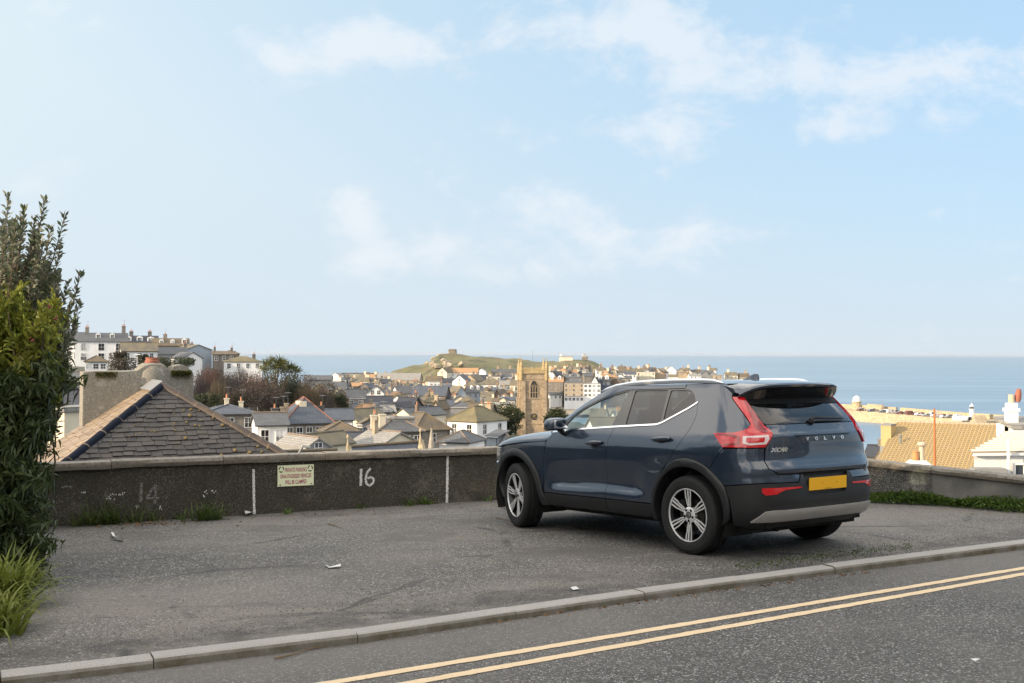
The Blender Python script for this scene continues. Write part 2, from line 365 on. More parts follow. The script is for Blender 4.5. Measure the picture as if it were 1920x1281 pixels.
def mat_kerb():
    m, nt, b = new_mat('kerb_concrete'); t = NT(nt)
    c = t.mix(t.noise(3, 6, .65), (.27, .26, .245), (.40, .385, .365))
    c = t.mix(t.ramp(t.noise(90, 3, .7), [(.35, .5), (.65, 0)]), c, (.15, .14, .13))
    # grime and moss on the face towards the gutter
    g = nt.nodes.new('ShaderNodeNewGeometry'); sp = nt.nodes.new('ShaderNodeSeparateXYZ'); nt.links.new(g.outputs['Normal'], sp.inputs[0])
    face = t.ramp(sp.outputs[2], [(.3, 1), (.9, 0)])
    c = t.mix(t.math('MULTIPLY', face, t.ramp(t.noise(7, 5, .6), [(.3, .45), (.7, 1)])), c, (.085, .068, .035))
    nt.links.new(c, b.inputs['Base Color']); b.inputs['Roughness'].default_value = .9
    nt.links.new(t.bump(t.noise(120, 4, .7), .4, .004), b.inputs['Normal'])
    return m
M_KERB = mat_kerb()

KERB = [(-30, -7.5), (-14, 1.1), (-8, 3.5), (-4.5, 4.90), (-2.784, 5.775), (-2.085, 6.115), (-1.024, 6.665), (-.05, 7.31), (.904, 7.925), (2.616, 8.93), (4.966, 10.25), (7.2, 11.50), (12, 14.0), (24, 20.0)]
def offset_line(pl, d):
    out = []
    for i, p in enumerate(pl):
        a = Vector(pl[max(i-1, 0)]); b = Vector(pl[min(i+1, len(pl)-1)]); t = (b-a).normalized()
        out.append((p[0]+t.y*d, p[1]-t.x*d))
    return out
ROAD_DROP = -.048
def sheet(name, pts2, off, mat, step=None):
    # a sheet that follows the tilted car-park plane
    me = bpy.data.meshes.new(name); me.from_pydata([(x, y, gz(x, y, off)) for x, y in pts2], [], [tuple(range(len(pts2)))])
    me.materials.append(mat); o = bpy.data.objects.new(name, me); link(o)
    bm = bmesh.new(); bm.from_mesh(me); bmesh.ops.recalc_face_normals(bm, faces=bm.faces)
    if bm.faces and bm.faces[0].normal.z < 0: bmesh.ops.reverse_faces(bm, faces=bm.faces)
    bmesh.ops.triangulate(bm, faces=bm.faces); bm.to_mesh(me); bm.free()
    return o
WALL_A = Vector((-9.0, 10.85)); WALL_C = Vector((2.18, 16.23)); WALL_B = Vector((7.0, 11.2))   # front foot of the wall: left end, corner, right end
wa = (Vector((-3.31, 13.57))-Vector((-.15, 15.1))).normalized()
WALL_C = Vector((-.15, 15.1))-wa*2.58; WALL_A = Vector((-.15, 15.1))+wa*9.2
wb = (Vector((6.01, 12.41))-Vector((4.64, 13.84))).normalized()
_t = ((Vector((4.64, 13.84))-WALL_C).cross(wb)) if False else 0
# corner where the two wall lines meet
def isect(p, d, q, e):
    den = d.x*e.y-d.y*e.x
    k = ((q.x-p.x)*e.y-(q.y-p.y)*e.x)/den
    return p+d*k
WALL_C = isect(Vector((-.15, 15.1)), wa, Vector((4.64, 13.84)), wb); WALL_B = Vector((4.64, 13.84))+wb*3.4
kerb_back = KERB
park = [p for p in KERB if -14 <= p[0] <= 7.3]
park_poly = park+[tuple(WALL_B+Vector((.25, .25))), tuple(WALL_C+Vector((0, .25))), tuple(WALL_A+Vector((-.1, .25))), (-14, 9.5)]
tag(sheet('car_park', park_poly, 0, M_PARK), 'worn grey tarmac of the private car park', None, kind='structure')
road_near = offset_line(KERB, 11.0)
road_poly = offset_line(KERB, .10)+road_near[::-1]
tag(sheet('road', road_poly, ROAD_DROP, M_ROAD), 'dark tarmac road in front of the kerb', None, kind='structure')
def build_kerb():
    mb = MB(); stones = []
    for i in range(len(KERB)-1):
        a, b = Vector(KERB[i]), Vector(KERB[i+1]); L = (b-a).length; n = max(1, round(L/1.15))
        vn = lambda q: (lambda t: Vector((t.y, -t.x)))((Vector(KERB[min(q+1, len(KERB)-1)])-Vector(KERB[max(q-1, 0)])).normalized())
        t0 = (b-a).normalized(); sn = Vector((t0.y, -t0.x))
        for k in range(n): stones.append((a.lerp(b, k/n), a.lerp(b, (k+1)/n), vn(i) if k == 0 else sn, vn(i+1) if k == n-1 else sn))
    rnd = random.Random(3)
    for a, b, na, nb in stones:
        t = (b-a).normalized(); g = .003
        a2, b2 = a+t*.003, b-t*.003; j = rnd.uniform(-.006, .006); dz = rnd.uniform(-.004, .006)
        prof = [(-.0, -.12), (-.0, .008), (.012, .014), (.125, .010), (.142, .002), (.150, -.014), (.152, -.12)]
        vs = []
        for p, nrm in ((a2, na), (b2, nb)):
            for o, z in prof:
                q = p+nrm*(o+j); vs.append((q.x, q.y, gz(q.x, q.y, z+dz)))
        m = len(prof)
        mb.add(vs, [(i, i+1, m+i+1, m+i) for i in range(m-1)]+[tuple(range(m)), tuple(range(m, 2*m))[::-1]])
    return tag(mb.build('kerb', M_KERB), 'low grey concrete kerb stones between car park and road', None, kind='structure')
build_kerb()
M_SEAM = simple('kerb_joint_soil', (.03, .026, .02), .95)
kb = MB()
for i in range(len(KERB)-1):
    a, b = KERB[i], KERB[i+1]; t = (Vector(b)-Vector(a)).normalized(); n = Vector((t.y, -t.x))
    vs = [(p[0]+n.x*o, p[1]+n.y*o, gz(p[0]+n.x*o, p[1]+n.y*o, -.03)) for p in (a, b) for o in (.005, .140)]
    kb.add(vs, [(0, 1, 3, 2)])
tag(kb.build('kerb_bed', M_SEAM), kind='structure')
def mat_line():
    m, nt, b = new_mat('yellow_line_paint'); t = NT(nt)
    c = t.mix(t.noise(6, 5, .6), (.56, .42, .26), (.66, .52, .35))
    c = t.mix(t.ramp(t.noise(30, 6, .75), [(.60, 0), (.68, .9)]), c, (.10, .09, .08))
    c = t.mix(t.ramp(t.voro(120), [(.0, .4), (.35, 0)]), c, (.2, .16, .1))
    nt.links.new(c, b.inputs['Base Color']); b.inputs['Roughness'].default_value = .8
    nt.links.new(t.bump(t.noise(150, 3, .6), .4, .004), b.inputs['Normal'])
    return m
M_LINE = mat_line()
def yellow(p_l, p_r, wid):
    a = onground(p_l[0], p_l[1], ROAD_DROP).xy; b = onground(p_r[0], p_r[1], ROAD_DROP).xy; t = (b-a).normalized(); n = Vector((t.y, -t.x))
    a = a-t*4; b = b+t*14; mb = MB(); N = 420; rnd = random.Random(int(p_l[1]))
    L, R = [], []
    for i in range(N+1):
        p = a.lerp(b, i/N)
        for lst, o in ((L, -wid/2), (R, wid/2)):
            q = p+n*(o+rnd.uniform(-.0045, .0045)); lst.append((q.x, q.y, gz(q.x, q.y, ROAD_DROP+.004)))
    mb.add(L+R, [(i, i+1, N+2+i, N+1+i) for i in range(N)])
    return mb
y1 = yellow((700, 1268), (1920, 1066), .082); y2 = yellow((800, 1276.5), (1920, 1077), .082)
y1.add(y2.v, y2.f)
tag(y1.build('double_yellow_line', M_LINE), 'double yellow no-parking lines along the road edge', None, kind='structure')

# ---- parapet wall
def mat_wall(name, dark, stone, spec_amt, stain):
    m, nt, b = new_mat(name); t = NT(nt)
    d = t.voro(95, 'F1'); cc = t.voro(95, 'F1', out='Color'); sp = nt.nodes.new('ShaderNodeSeparateColor'); nt.links.new(cc, sp.inputs[0])
    peb = t.ramp(sp.outputs[0], [(0, tuple(x*.5 for x in dark)), (.5, dark), (.75, stone), (1-spec_amt, tuple(min(1, x*1.7) for x in stone)), (1-spec_amt+.03, (.36, .34, .31))])
    c = t.mix(t.ramp(d, [(.28, 0), (.6, 1)]), peb, tuple(x*.45 for x in dark))
    c = t.mix(t.ramp(t.noise(1.6, 7, .68), [(.40, 0), (.68, .85)]), c, stain)
    c = t.mix(t.ramp(t.noise(2.6, 7, .75, vec=t.mapping(t.co(), (1, 1, 1), loc=(8, 3, 6))), [(.55, 0), (.70, .6)]), c, tuple(min(1, x*1.25) for x in stone))
    c = t.mix(t.ramp(t.noise(5, 5, .6, vec=t.mapping(t.co(), (1, 1, .22))), [(.5, 0), (.75, .6)]), c, tuple(x*.35 for x in dark))
    nt.links.new(c, b.inputs['Base Color']); b.inputs['Roughness'].default_value = .93
    nt.links.new(t.bump(t.math('MULTIPLY', d, -1), .8, .008), b.inputs['Normal'])
    return m
M_WALL = mat_wall('pebbledash_dark', (.080, .070, .054), (.145, .130, .106), .05, (.050, .044, .031))
M_WALLR = mat_wall('pebbledash_pale', (.12, .115, .108), (.30, .29, .275), .18, (.062, .058, .052))
M_WALLP = simple('patched_render', (.15, .145, .13), .92, noise=.85, nscale=3.2, bump=.5, bscale=40)
def mat_coping():
    m, nt, b = new_mat('coping_concrete'); t = NT(nt)
    c = t.mix(t.noise(4, 7, .7), (.14, .125, .105), (.30, .275, .24))
    c = t.mix(t.ramp(t.noise(22, 5, .7), [(.5, 0), (.62, .7)]), c, (.07, .06, .048))
    c = t.mix(t.ramp(t.noise(13, 4, .7, vec=t.mapping(t.co(), (1, 1, 1), loc=(5, 3, 1))), [(.64, 0), (.70, .8)]), c, (.46, .45, .43))
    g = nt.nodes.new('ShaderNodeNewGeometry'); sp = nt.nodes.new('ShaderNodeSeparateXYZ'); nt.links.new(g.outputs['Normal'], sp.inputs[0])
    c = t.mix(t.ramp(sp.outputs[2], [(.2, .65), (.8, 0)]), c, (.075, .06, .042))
    nt.links.new(c, b.inputs['Base Color']); b.inputs['Roughness'].default_value = .92
    nt.links.new(t.bump(t.noise(35, 6, .7), .6, .012), b.inputs['Normal'])
    return m
M_COPE = mat_coping()
WH = .66; WT = .24      # wall height to the coping, thickness
wall = empty('parapet_wall', (WALL_C.x, WALL_C.y, gz(WALL_C.x, WALL_C.y)))
tag(wall, 'low pebbledash parapet wall with concrete coping round the car park', 'wall')
def wl(o):   # parent while keeping world coordinates
    o.parent = wall; o.matrix_parent_inverse = wall.matrix_basis.inverted() if False else Matrix.Translation(-Vector(wall.location)); return o
def wall_run(a, b, name, mat, h=WH, z0=-.3, th=WT, h1=None):
    h1 = h if h1 is None else h1
    t = (b-a).normalized(); n = Vector((-t.y, t.x))
    if n.y < 0: n = -n
    mb = MB(); K = max(2, int((b-a).length/.5)); vs = []
    for i in range(K+1):
        p = a.lerp(b, i/K)
        for o in (0, th):
            q = p+n*o
            vs += [(q.x, q.y, gz(q.x, q.y, z0-(6 if o else 0))), (q.x, q.y, gz(p.x, p.y, h+(h1-h)*i/K))]
    fs = []
    for i in range(K):
        j = 4*i; fs += [(j, j+4, j+5, j+1), (j+2, j+3, j+7, j+6), (j+1, j+5, j+7, j+3), (j, j+2, j+6, j+4)]
    fs += [(0, 1, 3, 2), (4*K, 4*K+2, 4*K+3, 4*K+1)]
    mb.add(vs, fs)
    return wl(mb.build(name, mat))
wall_run(WALL_A, WALL_C, 'wall_face', M_WALL)
WR0, WR1 = Vector((4.77, 14.2)), Vector((6.17, 12.75)); wb = (WR1-WR0).normalized(); WALL_C2 = isect(Vector((-.15, 15.1)), wa, WR0, wb); WALL_B2 = WR0+wb*4.6
def hr_(p): return .47-.07*((p-WR0).dot(wb))          # the right-hand wall loses height along its run
WM_ = WR0+wb*.90
wall_run(WALL_C2+wb*.02, WM_, 'wall_face', M_WALLR, h=hr_(WALL_C2), h1=hr_(WM_))
wall_run(WM_, WALL_B2, 'wall_face', M_WALLP, h=hr_(WM_)-.004, h1=hr_(WALL_B2)-.004)
def coping(a, b, n, h, hang=.05, th=WT+.1, hz=.085, h1=None):
    h1 = h if h1 is None else h1; LL = (b-a).length
    t = (b-a).normalized(); nr = Vector((-t.y, t.x))
    if nr.y < 0: nr = -nr
    rnd = random.Random(n)
    for k in range(n):
        p, q = a.lerp(b, k/n)+t*.004, a.lerp(b, (k+1)/n)-t*.004
        j = rnd.uniform(-.008, .008); dz = rnd.uniform(-.004, .006); mb = MB()
        S = 8; prof = [(-hang, .0), (-hang-.004, hz*.55), (-hang+.018, hz), (th/2-hang, hz+.012), (th-hang, hz-.01), (th-hang, 0)]
        vs = []
        for i in range(S+1):
            c = p.lerp(q, i/S)
            for o, z in prof:
                w = c+nr*(o+j+rnd.uniform(-.005, .005)); vs.append((w.x, w.y, gz(c.x, c.y, h+(h1-h)*(c-a).length/LL+z+dz+rnd.uniform(-.004, .004))))
        m = len(prof)
        fs = [(i*m+e, i*m+(e+1) % m, (i+1)*m+(e+1) % m, (i+1)*m+e) for i in range(S) for e in range(m)]
        fs += [tuple(range(m))[::-1], tuple(S*m+e for e in range(m))]
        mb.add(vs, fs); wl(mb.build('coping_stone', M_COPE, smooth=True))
coping(WALL_A, WALL_C-Vector((.0, 0)), 9, WH+.003)
coping(WALL_C2+wb*.30, WALL_B2, 6, hr_(WALL_C2+wb*.3)+.003, th=WT+.06, hz=.075, h1=hr_(WALL_B2)+.003)
# painted bay marks and numbers on the wall face
def mat_whitepaint():
    m, nt, b = new_mat('worn_white_paint'); t = NT(nt)
    c = t.mix(t.ramp(t.noise(60, 5, .8), [(.38, 0), (.48, 1)]), (.07, .06, .052), (.68, .67, .64))
    nt.links.new(c, b.inputs['Base Color']); b.inputs['Roughness'].default_value = .9
    nt.links.new(t.bump(t.noise(95, 3, .6), .6, .006), b.inputs['Normal'])
    return m
def mat_worn14():
    m, nt, b = new_mat('faded_white_paint'); t = NT(nt)
    c = t.mix(t.ramp(t.noise(70, 5, .8), [(.47, 0), (.62, 1)]), (.06, .053, .046), (.40, .39, .36))
    nt.links.new(c, b.inputs['Base Color']); b.inputs['Roughness'].default_value = .9
    return m
M_WPAINT = mat_whitepaint(); M_WPAINT2 = mat_worn14()
nface = Vector((-(wa.y), wa.x));
if nface.y > 0: nface = -nface
def onwall(px, py, off=.004):
    r = ray(px, py); o = Vector((0, 0, H)); P = Vector((-.15, 15.1, 0)); n3 = Vector((nface.x, nface.y, 0))
    return o+r*((P+n3*off-o).dot(n3)/r.dot(n3))
def stroke(pts, w, name, mat, rough=.10):
    # a brushed stroke on the wall through pixel points
    P = []
    for i in range(len(pts)-1):
        a, b = Vector(pts[i]), Vector(pts[i+1]); n = max(2, int((b-a).length/2.0))
        P += [a.lerp(b, k/n) for k in range(n)]
    P.append(Vector(pts[-1])); rnd = random.Random(len(P)); vs = []
    for i, p in enumerate(P):
        t = (P[min(i+1, len(P)-1)]-P[max(i-1, 0)]).normalized(); n = Vector((-t.y, t.x))
        for s in (-1, 1):
            q = p+n*(s*w/2*(1+rnd.uniform(-rough, rough)*2)); vs.append(onwall(q.x, q.y))
    return vs, [(2*i, 2*i+1, 2*i+3, 2*i+2) for i in range(len(P)-1)]
def strokes(lst, name, mat):
    mb = MB()
    for pts, w in lst:
        vs, fs = stroke(pts, w, name, mat); mb.add(vs, fs)
    return wl(mb.build(name, mat))
strokes([([(475.5, 880), (475.8, 920), (477, 964)], 4.6)], 'painted_line', M_WPAINT)
strokes([([(839.3, 855), (838.6, 900), (838, 943)], 4.6)], 'painted_line', M_WPAINT)
strokes([([(677, 879), (676.5, 911)], 4.6), ([(695, 878), (688, 887), (685.5, 897), (687, 907), (693, 910.5), (699.5, 906), (701, 899), (696, 894.5), (689, 897)], 4.0)], 'painted_number', M_WPAINT)
strokes([([(265.5, 905), (264, 942)], 5.5), ([(291, 908), (274.5, 935), (298, 934)], 4.6), ([(292, 908), (290.5, 944)], 5.0)], 'painted_number', M_WPAINT2)
strokes([([(116, 914), (124, 912), (136, 913)], 3)], 'paint_smear', M_WPAINT2)
# ---- sign
M_SIGN = simple('sign_plate', (.80, .82, .56), .35, noise=.08, nscale=5)
M_SIGNTXT = simple('sign_maroon', (.36, .05, .12), .5)
M_BLACK = simple('black_paint', (.012, .012, .013), .5)
def text_mesh(txt, size, width=None, bold=.0, spacing=1.0):
    cu = bpy.data.curves.new('t', 'FONT'); cu.body = txt; cu.size = size; cu.align_x = 'CENTER'; cu.align_y = 'CENTER'; cu.offset = bold; cu.space_character = spacing; cu.resolution_u = 3
    ob = bpy.data.objects.new('t', cu); COL.objects.link(ob); dg = bpy.context.evaluated_depsgraph_get(); dg.update()
    me = bpy.data.meshes.new_from_object(ob.evaluated_get(dg)); bpy.data.objects.remove(ob); bpy.data.curves.remove(cu)
    vs = [tuple(v.co) for v in me.vertices]; fs = [tuple(p.vertices) for p in me.polygons]; bpy.data.meshes.remove(me)
    if width:
        x0 = min(v[0] for v in vs); x1 = max(v[0] for v in vs); k = width/(x1-x0); m0 = (x0+x1)/2
        vs = [((v[0]-m0)*k, v[1], v[2]) for v in vs]
    return vs, fs
def build_sign():
    c = onwall(554.5, 891.5, .012); tx = Vector((-wa.x, -wa.y, -(gz(1, 0)-gz(0, 0))*0)); tx.normalize()
    sl = (gz(-wa.x, -wa.y)-gz(0, 0)); ux = Vector((-wa.x, -wa.y, sl)).normalized(); uy = Vector((0, 0, 1)); un = Vector((nface.x, nface.y, 0))
    W, Hh = .475, .272
    root = empty('parking_sign', c); tag(root, 'small pale yellow private parking sign screwed to the wall', 'sign')
    def mk(name, vs, fs, off, mat):
        mb = MB(); mb.add([ux*x+uy*y+un*(z+off) for x, y, z in vs], fs); o = mb.build(name, mat, root); return o
    b = MB(); b.box((0, 0, 0), (W, Hh, .012)); mk('plate', b.v, b.f, 0, M_SIGN)
    for txt, y, w in (('PRIVATE PARKING', .072, .285), ('UNAUTHORISED VEHICLES', -.008, .405), ('WILL BE CLAMPED', -.085, .285)):
        vs, fs = text_mesh(txt, .075, w, .0012); mk('lettering', [(x, y0+y, 0) for x, y0, _ in vs], fs, .0085, M_SIGNTXT)
    for sx in (-.190, .190):
        r = MB()
        for k in range(3):
            a0 = math.radians(100+120*k); vs = []
            for j in range(7):
                a = a0+math.radians(85)*j/6
                for rr in (.024, .036): vs.append((sx+rr*math.cos(a), .085+1.15*rr*math.sin(a), 0))
            r.add(vs, [(2*j, 2*j+1, 2*j+3, 2*j+2) for j in range(6)])
        mk('clamp_symbol', r.v, r.f, .0085, M_BLACK)
    for sx in (-.205, .205):
        q = MB(); q.lathe((sx, -.115, 0), [(.009, 0), (.009, .012), (.004, .015)], 8); mk('screw', q.v, q.f, .004, simple('screw_brass', (.12, .09, .03), .5, .6))
build_sign()
# ================================================================ town
def mat_roof(name, c1, c2, lich=None, rows=3.2, lam=.5):
    m, nt, b = new_mat(name); t = NT(nt); co = t.co()
    c = t.mix(t.noise(.8, 6, .65), c1, c2)
    w = nt.nodes.new('ShaderNodeTexBrick'); w.inputs['Scale'].default_value = 1.0; w.inputs['Brick Width'].default_value = .55; w.inputs['Row Height'].default_value = .32; w.inputs['Mortar Size'].default_value = .035
    sp = nt.nodes.new('ShaderNodeSeparateXYZ'); nt.links.new(co, sp.inputs[0]); cb = nt.nodes.new('ShaderNodeCombineXYZ')
    nt.links.new(t.math('ADD', sp.outputs[0], sp.outputs[1]), cb.inputs[0]); nt.links.new(t.math('MULTIPLY', sp.outputs[2], 1.6), cb.inputs[1]); nt.links.new(cb.outputs[0], w.inputs['Vector'])
    w.inputs['Color1'].default_value = (.82, .82, .82, 1); w.inputs['Color2'].default_value = (1.15, 1.15, 1.15, 1); w.inputs['Mortar'].default_value = (.55, .55, .55, 1)
    c = t.mix(.85, c, w.outputs['Color'], 'MULTIPLY')
    if lich: c = t.mix(t.ramp(t.noise(.45, 7, .7, vec=t.mapping(co, (1, 1, 1), loc=(7, 2, 5))), [(.5-.18*lam*2+.08, 0), (.66, .92)]), c, lich)
    nt.links.new(c, b.inputs['Base Color']); b.inputs['Roughness'].default_value = .72
    return m
def mat_stone(name, c1, c2, sc=2.2):
    m, nt, b = new_mat(name); t = NT(nt); co = t.co()
    v = t.voro(sc, 'F1', out='Color', vec=t.mapping(co, (1, 1, 1.7))); sp = nt.nodes.new('ShaderNodeSeparateColor'); nt.links.new(v, sp.inputs[0])
    c = t.mix(sp.outputs[0], c1, c2); c = t.mix(t.ramp(t.noise(.5, 6, .7), [(.4, 0), (.75, .6)]), c, tuple(x*.6 for x in c1))
    nt.links.new(c, b.inputs['Base Color']); b.inputs['Roughness'].default_value = .9
    return m
def mat_render(name, c):
    m, nt, b = new_mat(name); t = NT(nt); co = t.co()
    k = t.mix(t.ramp(t.noise(.35, 7, .7, vec=t.mapping(co, (1, 1, .35))), [(.40, 0), (.78, .6)]), c, tuple(x*.62 for x in c))
    nt.links.new(k, b.inputs['Base Color']); b.inputs['Roughness'].default_value = .85
    return m
RM = dict(slate=mat_roof('grey_slate', (.060, .066, .078), (.105, .110, .120)), dark=mat_roof('dark_slate', (.022, .027, .042), (.046, .050, .064)),
          blue=mat_roof('blue_slate', (.048, .060, .086), (.078, .092, .120)), lich=mat_roof('lichened_slate', (.075, .072, .066), (.115, .108, .095), (.18, .145, .078), lam=.7),
          olive=mat_roof('olive_mossy_slate', (.075, .072, .052), (.12, .108, .065), (.165, .132, .06), lam=.8), brown=mat_roof('brown_slate', (.075, .062, .048), (.115, .095, .072), (.14, .10, .05), lam=.5),
          orange=mat_roof('clay_orange', (.36, .18, .085), (.44, .25, .12), (.28, .19, .09), lam=.4), pale=mat_roof('pale_asbestos', (.20, .195, .185), (.27, .26, .245)))
WM = dict(white=mat_render('white_render', (.70, .71, .73)), cream=mat_render('cream_render', (.60, .54, .43)), grey=mat_render('grey_render', (.24, .245, .25)), stone=mat_stone('granite_wall', (.15, .135, .12), (.25, .225, .195)),
          dark=mat_stone('dark_granite', (.075, .075, .08), (.13, .125, .12)), tan=mat_stone('tan_granite', (.28, .22, .155), (.40, .33, .24)), blue=mat_render('blue_grey_render', (.30, .35, .41)), navy=mat_render('navy_cladding', (.05, .065, .10)), brick=mat_stone('brown_stone', (.13, .095, .075), (.2, .15, .12)))
WNAME = dict(white='white', cream='cream', grey='grey', stone='granite', dark='dark stone', tan='tan stone', blue='blue-grey', navy='navy', brick='brown stone')
RNAME = dict(slate='grey slate', dark='dark slate', blue='blue slate', lich='lichened', olive='olive', brown='brown', orange='orange', pale='pale grey')
M_FRAME = simple('window_frame_white', (.66, .67, .68), .5)
M_PANE = simple('window_pane', (.030, .036, .045), .08, spec=.6)
M_POT = simple('terracotta_pot', (.38, .17, .09), .8, noise=.25, nscale=3)
M_RIDGE_R = simple('red_ridge', (.20, .085, .06), .85, noise=.3, nscale=2)
M_RIDGE_W = simple('weathered_ridge', (.17, .13, .10), .85, noise=.4, nscale=2)
M_LEAD = simple('lead_flashing', (.16, .17, .18), .6)
M_GUT = simple('black_gutter', (.02, .02, .022), .5)
def win_mesh(w, h, bars=1, cross=1):
    mb = MB(); f = .07
    mb.box((0, -.02, 0), (w+2*f, .08, f), 0, 0) if False else None
    for x in (-w/2-f/2, w/2+f/2): mb.box((x, 0, 0), (f, .10, h+2*f))
    for z in (-h/2-f/2, h/2+f/2): mb.box((0, -.002, z), (w, .104, f))
    for i in range(bars): mb.box((-w/2+w*(i+1)/(bars+1), .006, 0), (.055, .07, h))
    for i in range(cross): mb.box((0, .009, -h/2+h*(i+1)/(cross+1)), (w, .06, .06))
    mb.add([(-w/2, .03, -h/2), (w/2, .03, -h/2), (w/2, .03, h/2), (-w/2, .03, h/2)], [(0, 1, 2, 3)], 1)
    return mb.mesh('window', [M_FRAME, M_PANE])
WIN = {}
def window(parent, x, y, z, w=.95, h=1.35, rz=0.0, bars=1, cross=1, name='window'):
    k = (w, h, bars, cross)
    if k not in WIN: WIN[k] = win_mesh(w, h, bars, cross)
    o = bpy.data.objects.new(name, WIN[k]); link(o, parent); o.location = (x, y, z); o.rotation_euler = (0, 0, rz); return o
def roof_mb(kind, w, dep, hr, ov=.3, th=.18):
    x0, x1, y0, y1 = -w/2-ov, w/2+ov, -ov, dep+ov; mb = MB()
    if kind == 'gable': top = [(x0, y0, 0), (x1, y0, 0), (x1, dep/2, hr), (x0, dep/2, hr), (x1, y1, 0), (x0, y1, 0)]; F = [(0, 1, 2, 3), (3, 2, 4, 5)]; loop = [0, 1, 2, 4, 5, 3]
    elif kind == 'gablef': top = [(x0, y0, 0), (0, y0, hr), (0, y1, hr), (x0, y1, 0), (x1, y0, 0), (x1, y1, 0)]; F = [(0, 1, 2, 3), (1, 4, 5, 2)]; loop = [0, 1, 4, 5, 2, 3]
    elif kind == 'hip':
        if w >= dep:
            a = min(dep/2, w/2-.3); top = [(x0, y0, 0), (x1, y0, 0), (x1, y1, 0), (x0, y1, 0), (x0+a+ov, dep/2, hr), (x1-a-ov, dep/2, hr)]; F = [(0, 1, 5, 4), (1, 2, 5), (2, 3, 4, 5), (3, 0, 4)]
        else:
            a = min(w/2, dep/2-.3); top = [(x0, y0, 0), (x1, y0, 0), (x1, y1, 0), (x0, y1, 0), (0, y0+a+ov, hr), (0, y1-a-ov, hr)]; F = [(0, 1, 4), (1, 2, 5, 4), (2, 3, 5), (3, 0, 4, 5)]
        loop = [0, 1, 2, 3]
    elif kind == 'shed': top = [(x0, y0, 0), (x1, y0, 0), (x1, y1, hr), (x0, y1, hr)]; F = [(0, 1, 2, 3)]; loop = [0, 1, 2, 3]
    else:
        mb.box((0, dep/2, .12), (w+.3, dep+.3, .24)); return mb
    n = len(top); bot = [(x, y, z-th) for x, y, z in top]
    fs = list(F)+[tuple(i+n for i in f[::-1]) for f in F]+[(loop[i], loop[(i+1) % len(loop)], loop[(i+1) % len(loop)]+n, loop[i]+n) for i in range(len(loop))]
    mb.add(top+bot, fs); return mb
def roof_z(kind, w, dep, hr, x, y):
    if kind == 'gable': return hr*(1-abs(y-dep/2)/(dep/2))
    if kind == 'gablef': return hr*(1-abs(x)/(w/2))
    if kind == 'hip':
        q = min(w, dep)/2; e = min(w/2-abs(x), y, dep-y); return hr*max(0, min(1, e/q))
    if kind == 'shed': return hr*y/dep
    return .2
def wall_mb(kind, w, dep, hr, base):
    mb = MB(); x0, x1 = -w/2, w/2
    mb.add([(x0, 0, base), (x1, 0, base), (x1, dep, base), (x0, dep, base), (x0, 0, -.02), (x1, 0, -.02), (x1, dep, -.02), (x0, dep, -.02)], [(0, 1, 5, 4), (1, 2, 6, 5), (2, 3, 7, 6), (3, 0, 4, 7)])
    k = hr-.22
    if kind == 'gable': mb.add([(x0, 0, -.02), (x0, dep, -.02), (x0, dep/2, k), (x1, 0, -.02), (x1, dep, -.02), (x1, dep/2, k)], [(0, 2, 1), (3, 4, 5)])
    if kind == 'gablef': mb.add([(x0, 0, -.02), (x1, 0, -.02), (0, 0, k), (x0, dep, -.02), (x1, dep, -.02), (0, dep, k)], [(0, 1, 2), (3, 5, 4)])
    if kind == 'shed': mb.add([(x0, 0, -.02), (x0, dep, -.02), (x0, dep, k), (x1, 0, -.02), (x1, dep, -.02), (x1, dep, k)], [(0, 2, 1), (3, 4, 5), (1, 2, 5, 4)] if False else [(0, 2, 1), (3, 4, 5)])
    return mb
def chimney(parent, x, y, z0, w, d, h, pots, mat):
    mb = MB(); mb.box((x, y, z0+h/2-.7), (w, d, h+1.4)); mb.box((x, y, z0+h+.06), (w+.16, d+.16, .16)); c = mb.build('chimney', mat, parent)
    if pots:
        for i in range(pots):
            q = MB(); px = x+(i-(pots-1)/2)*min(.42, (w-.3)/max(1, pots-1) if pots > 1 else .3)
            q.lathe((px, y, z0+h+.12), [(.15, 0), (.13, .35), (.11, .55), (.14, .58), (.14, .65), (.10, .65)], 8); q.build('chimney_pot', M_POT, c)
    return c
ALLH = []
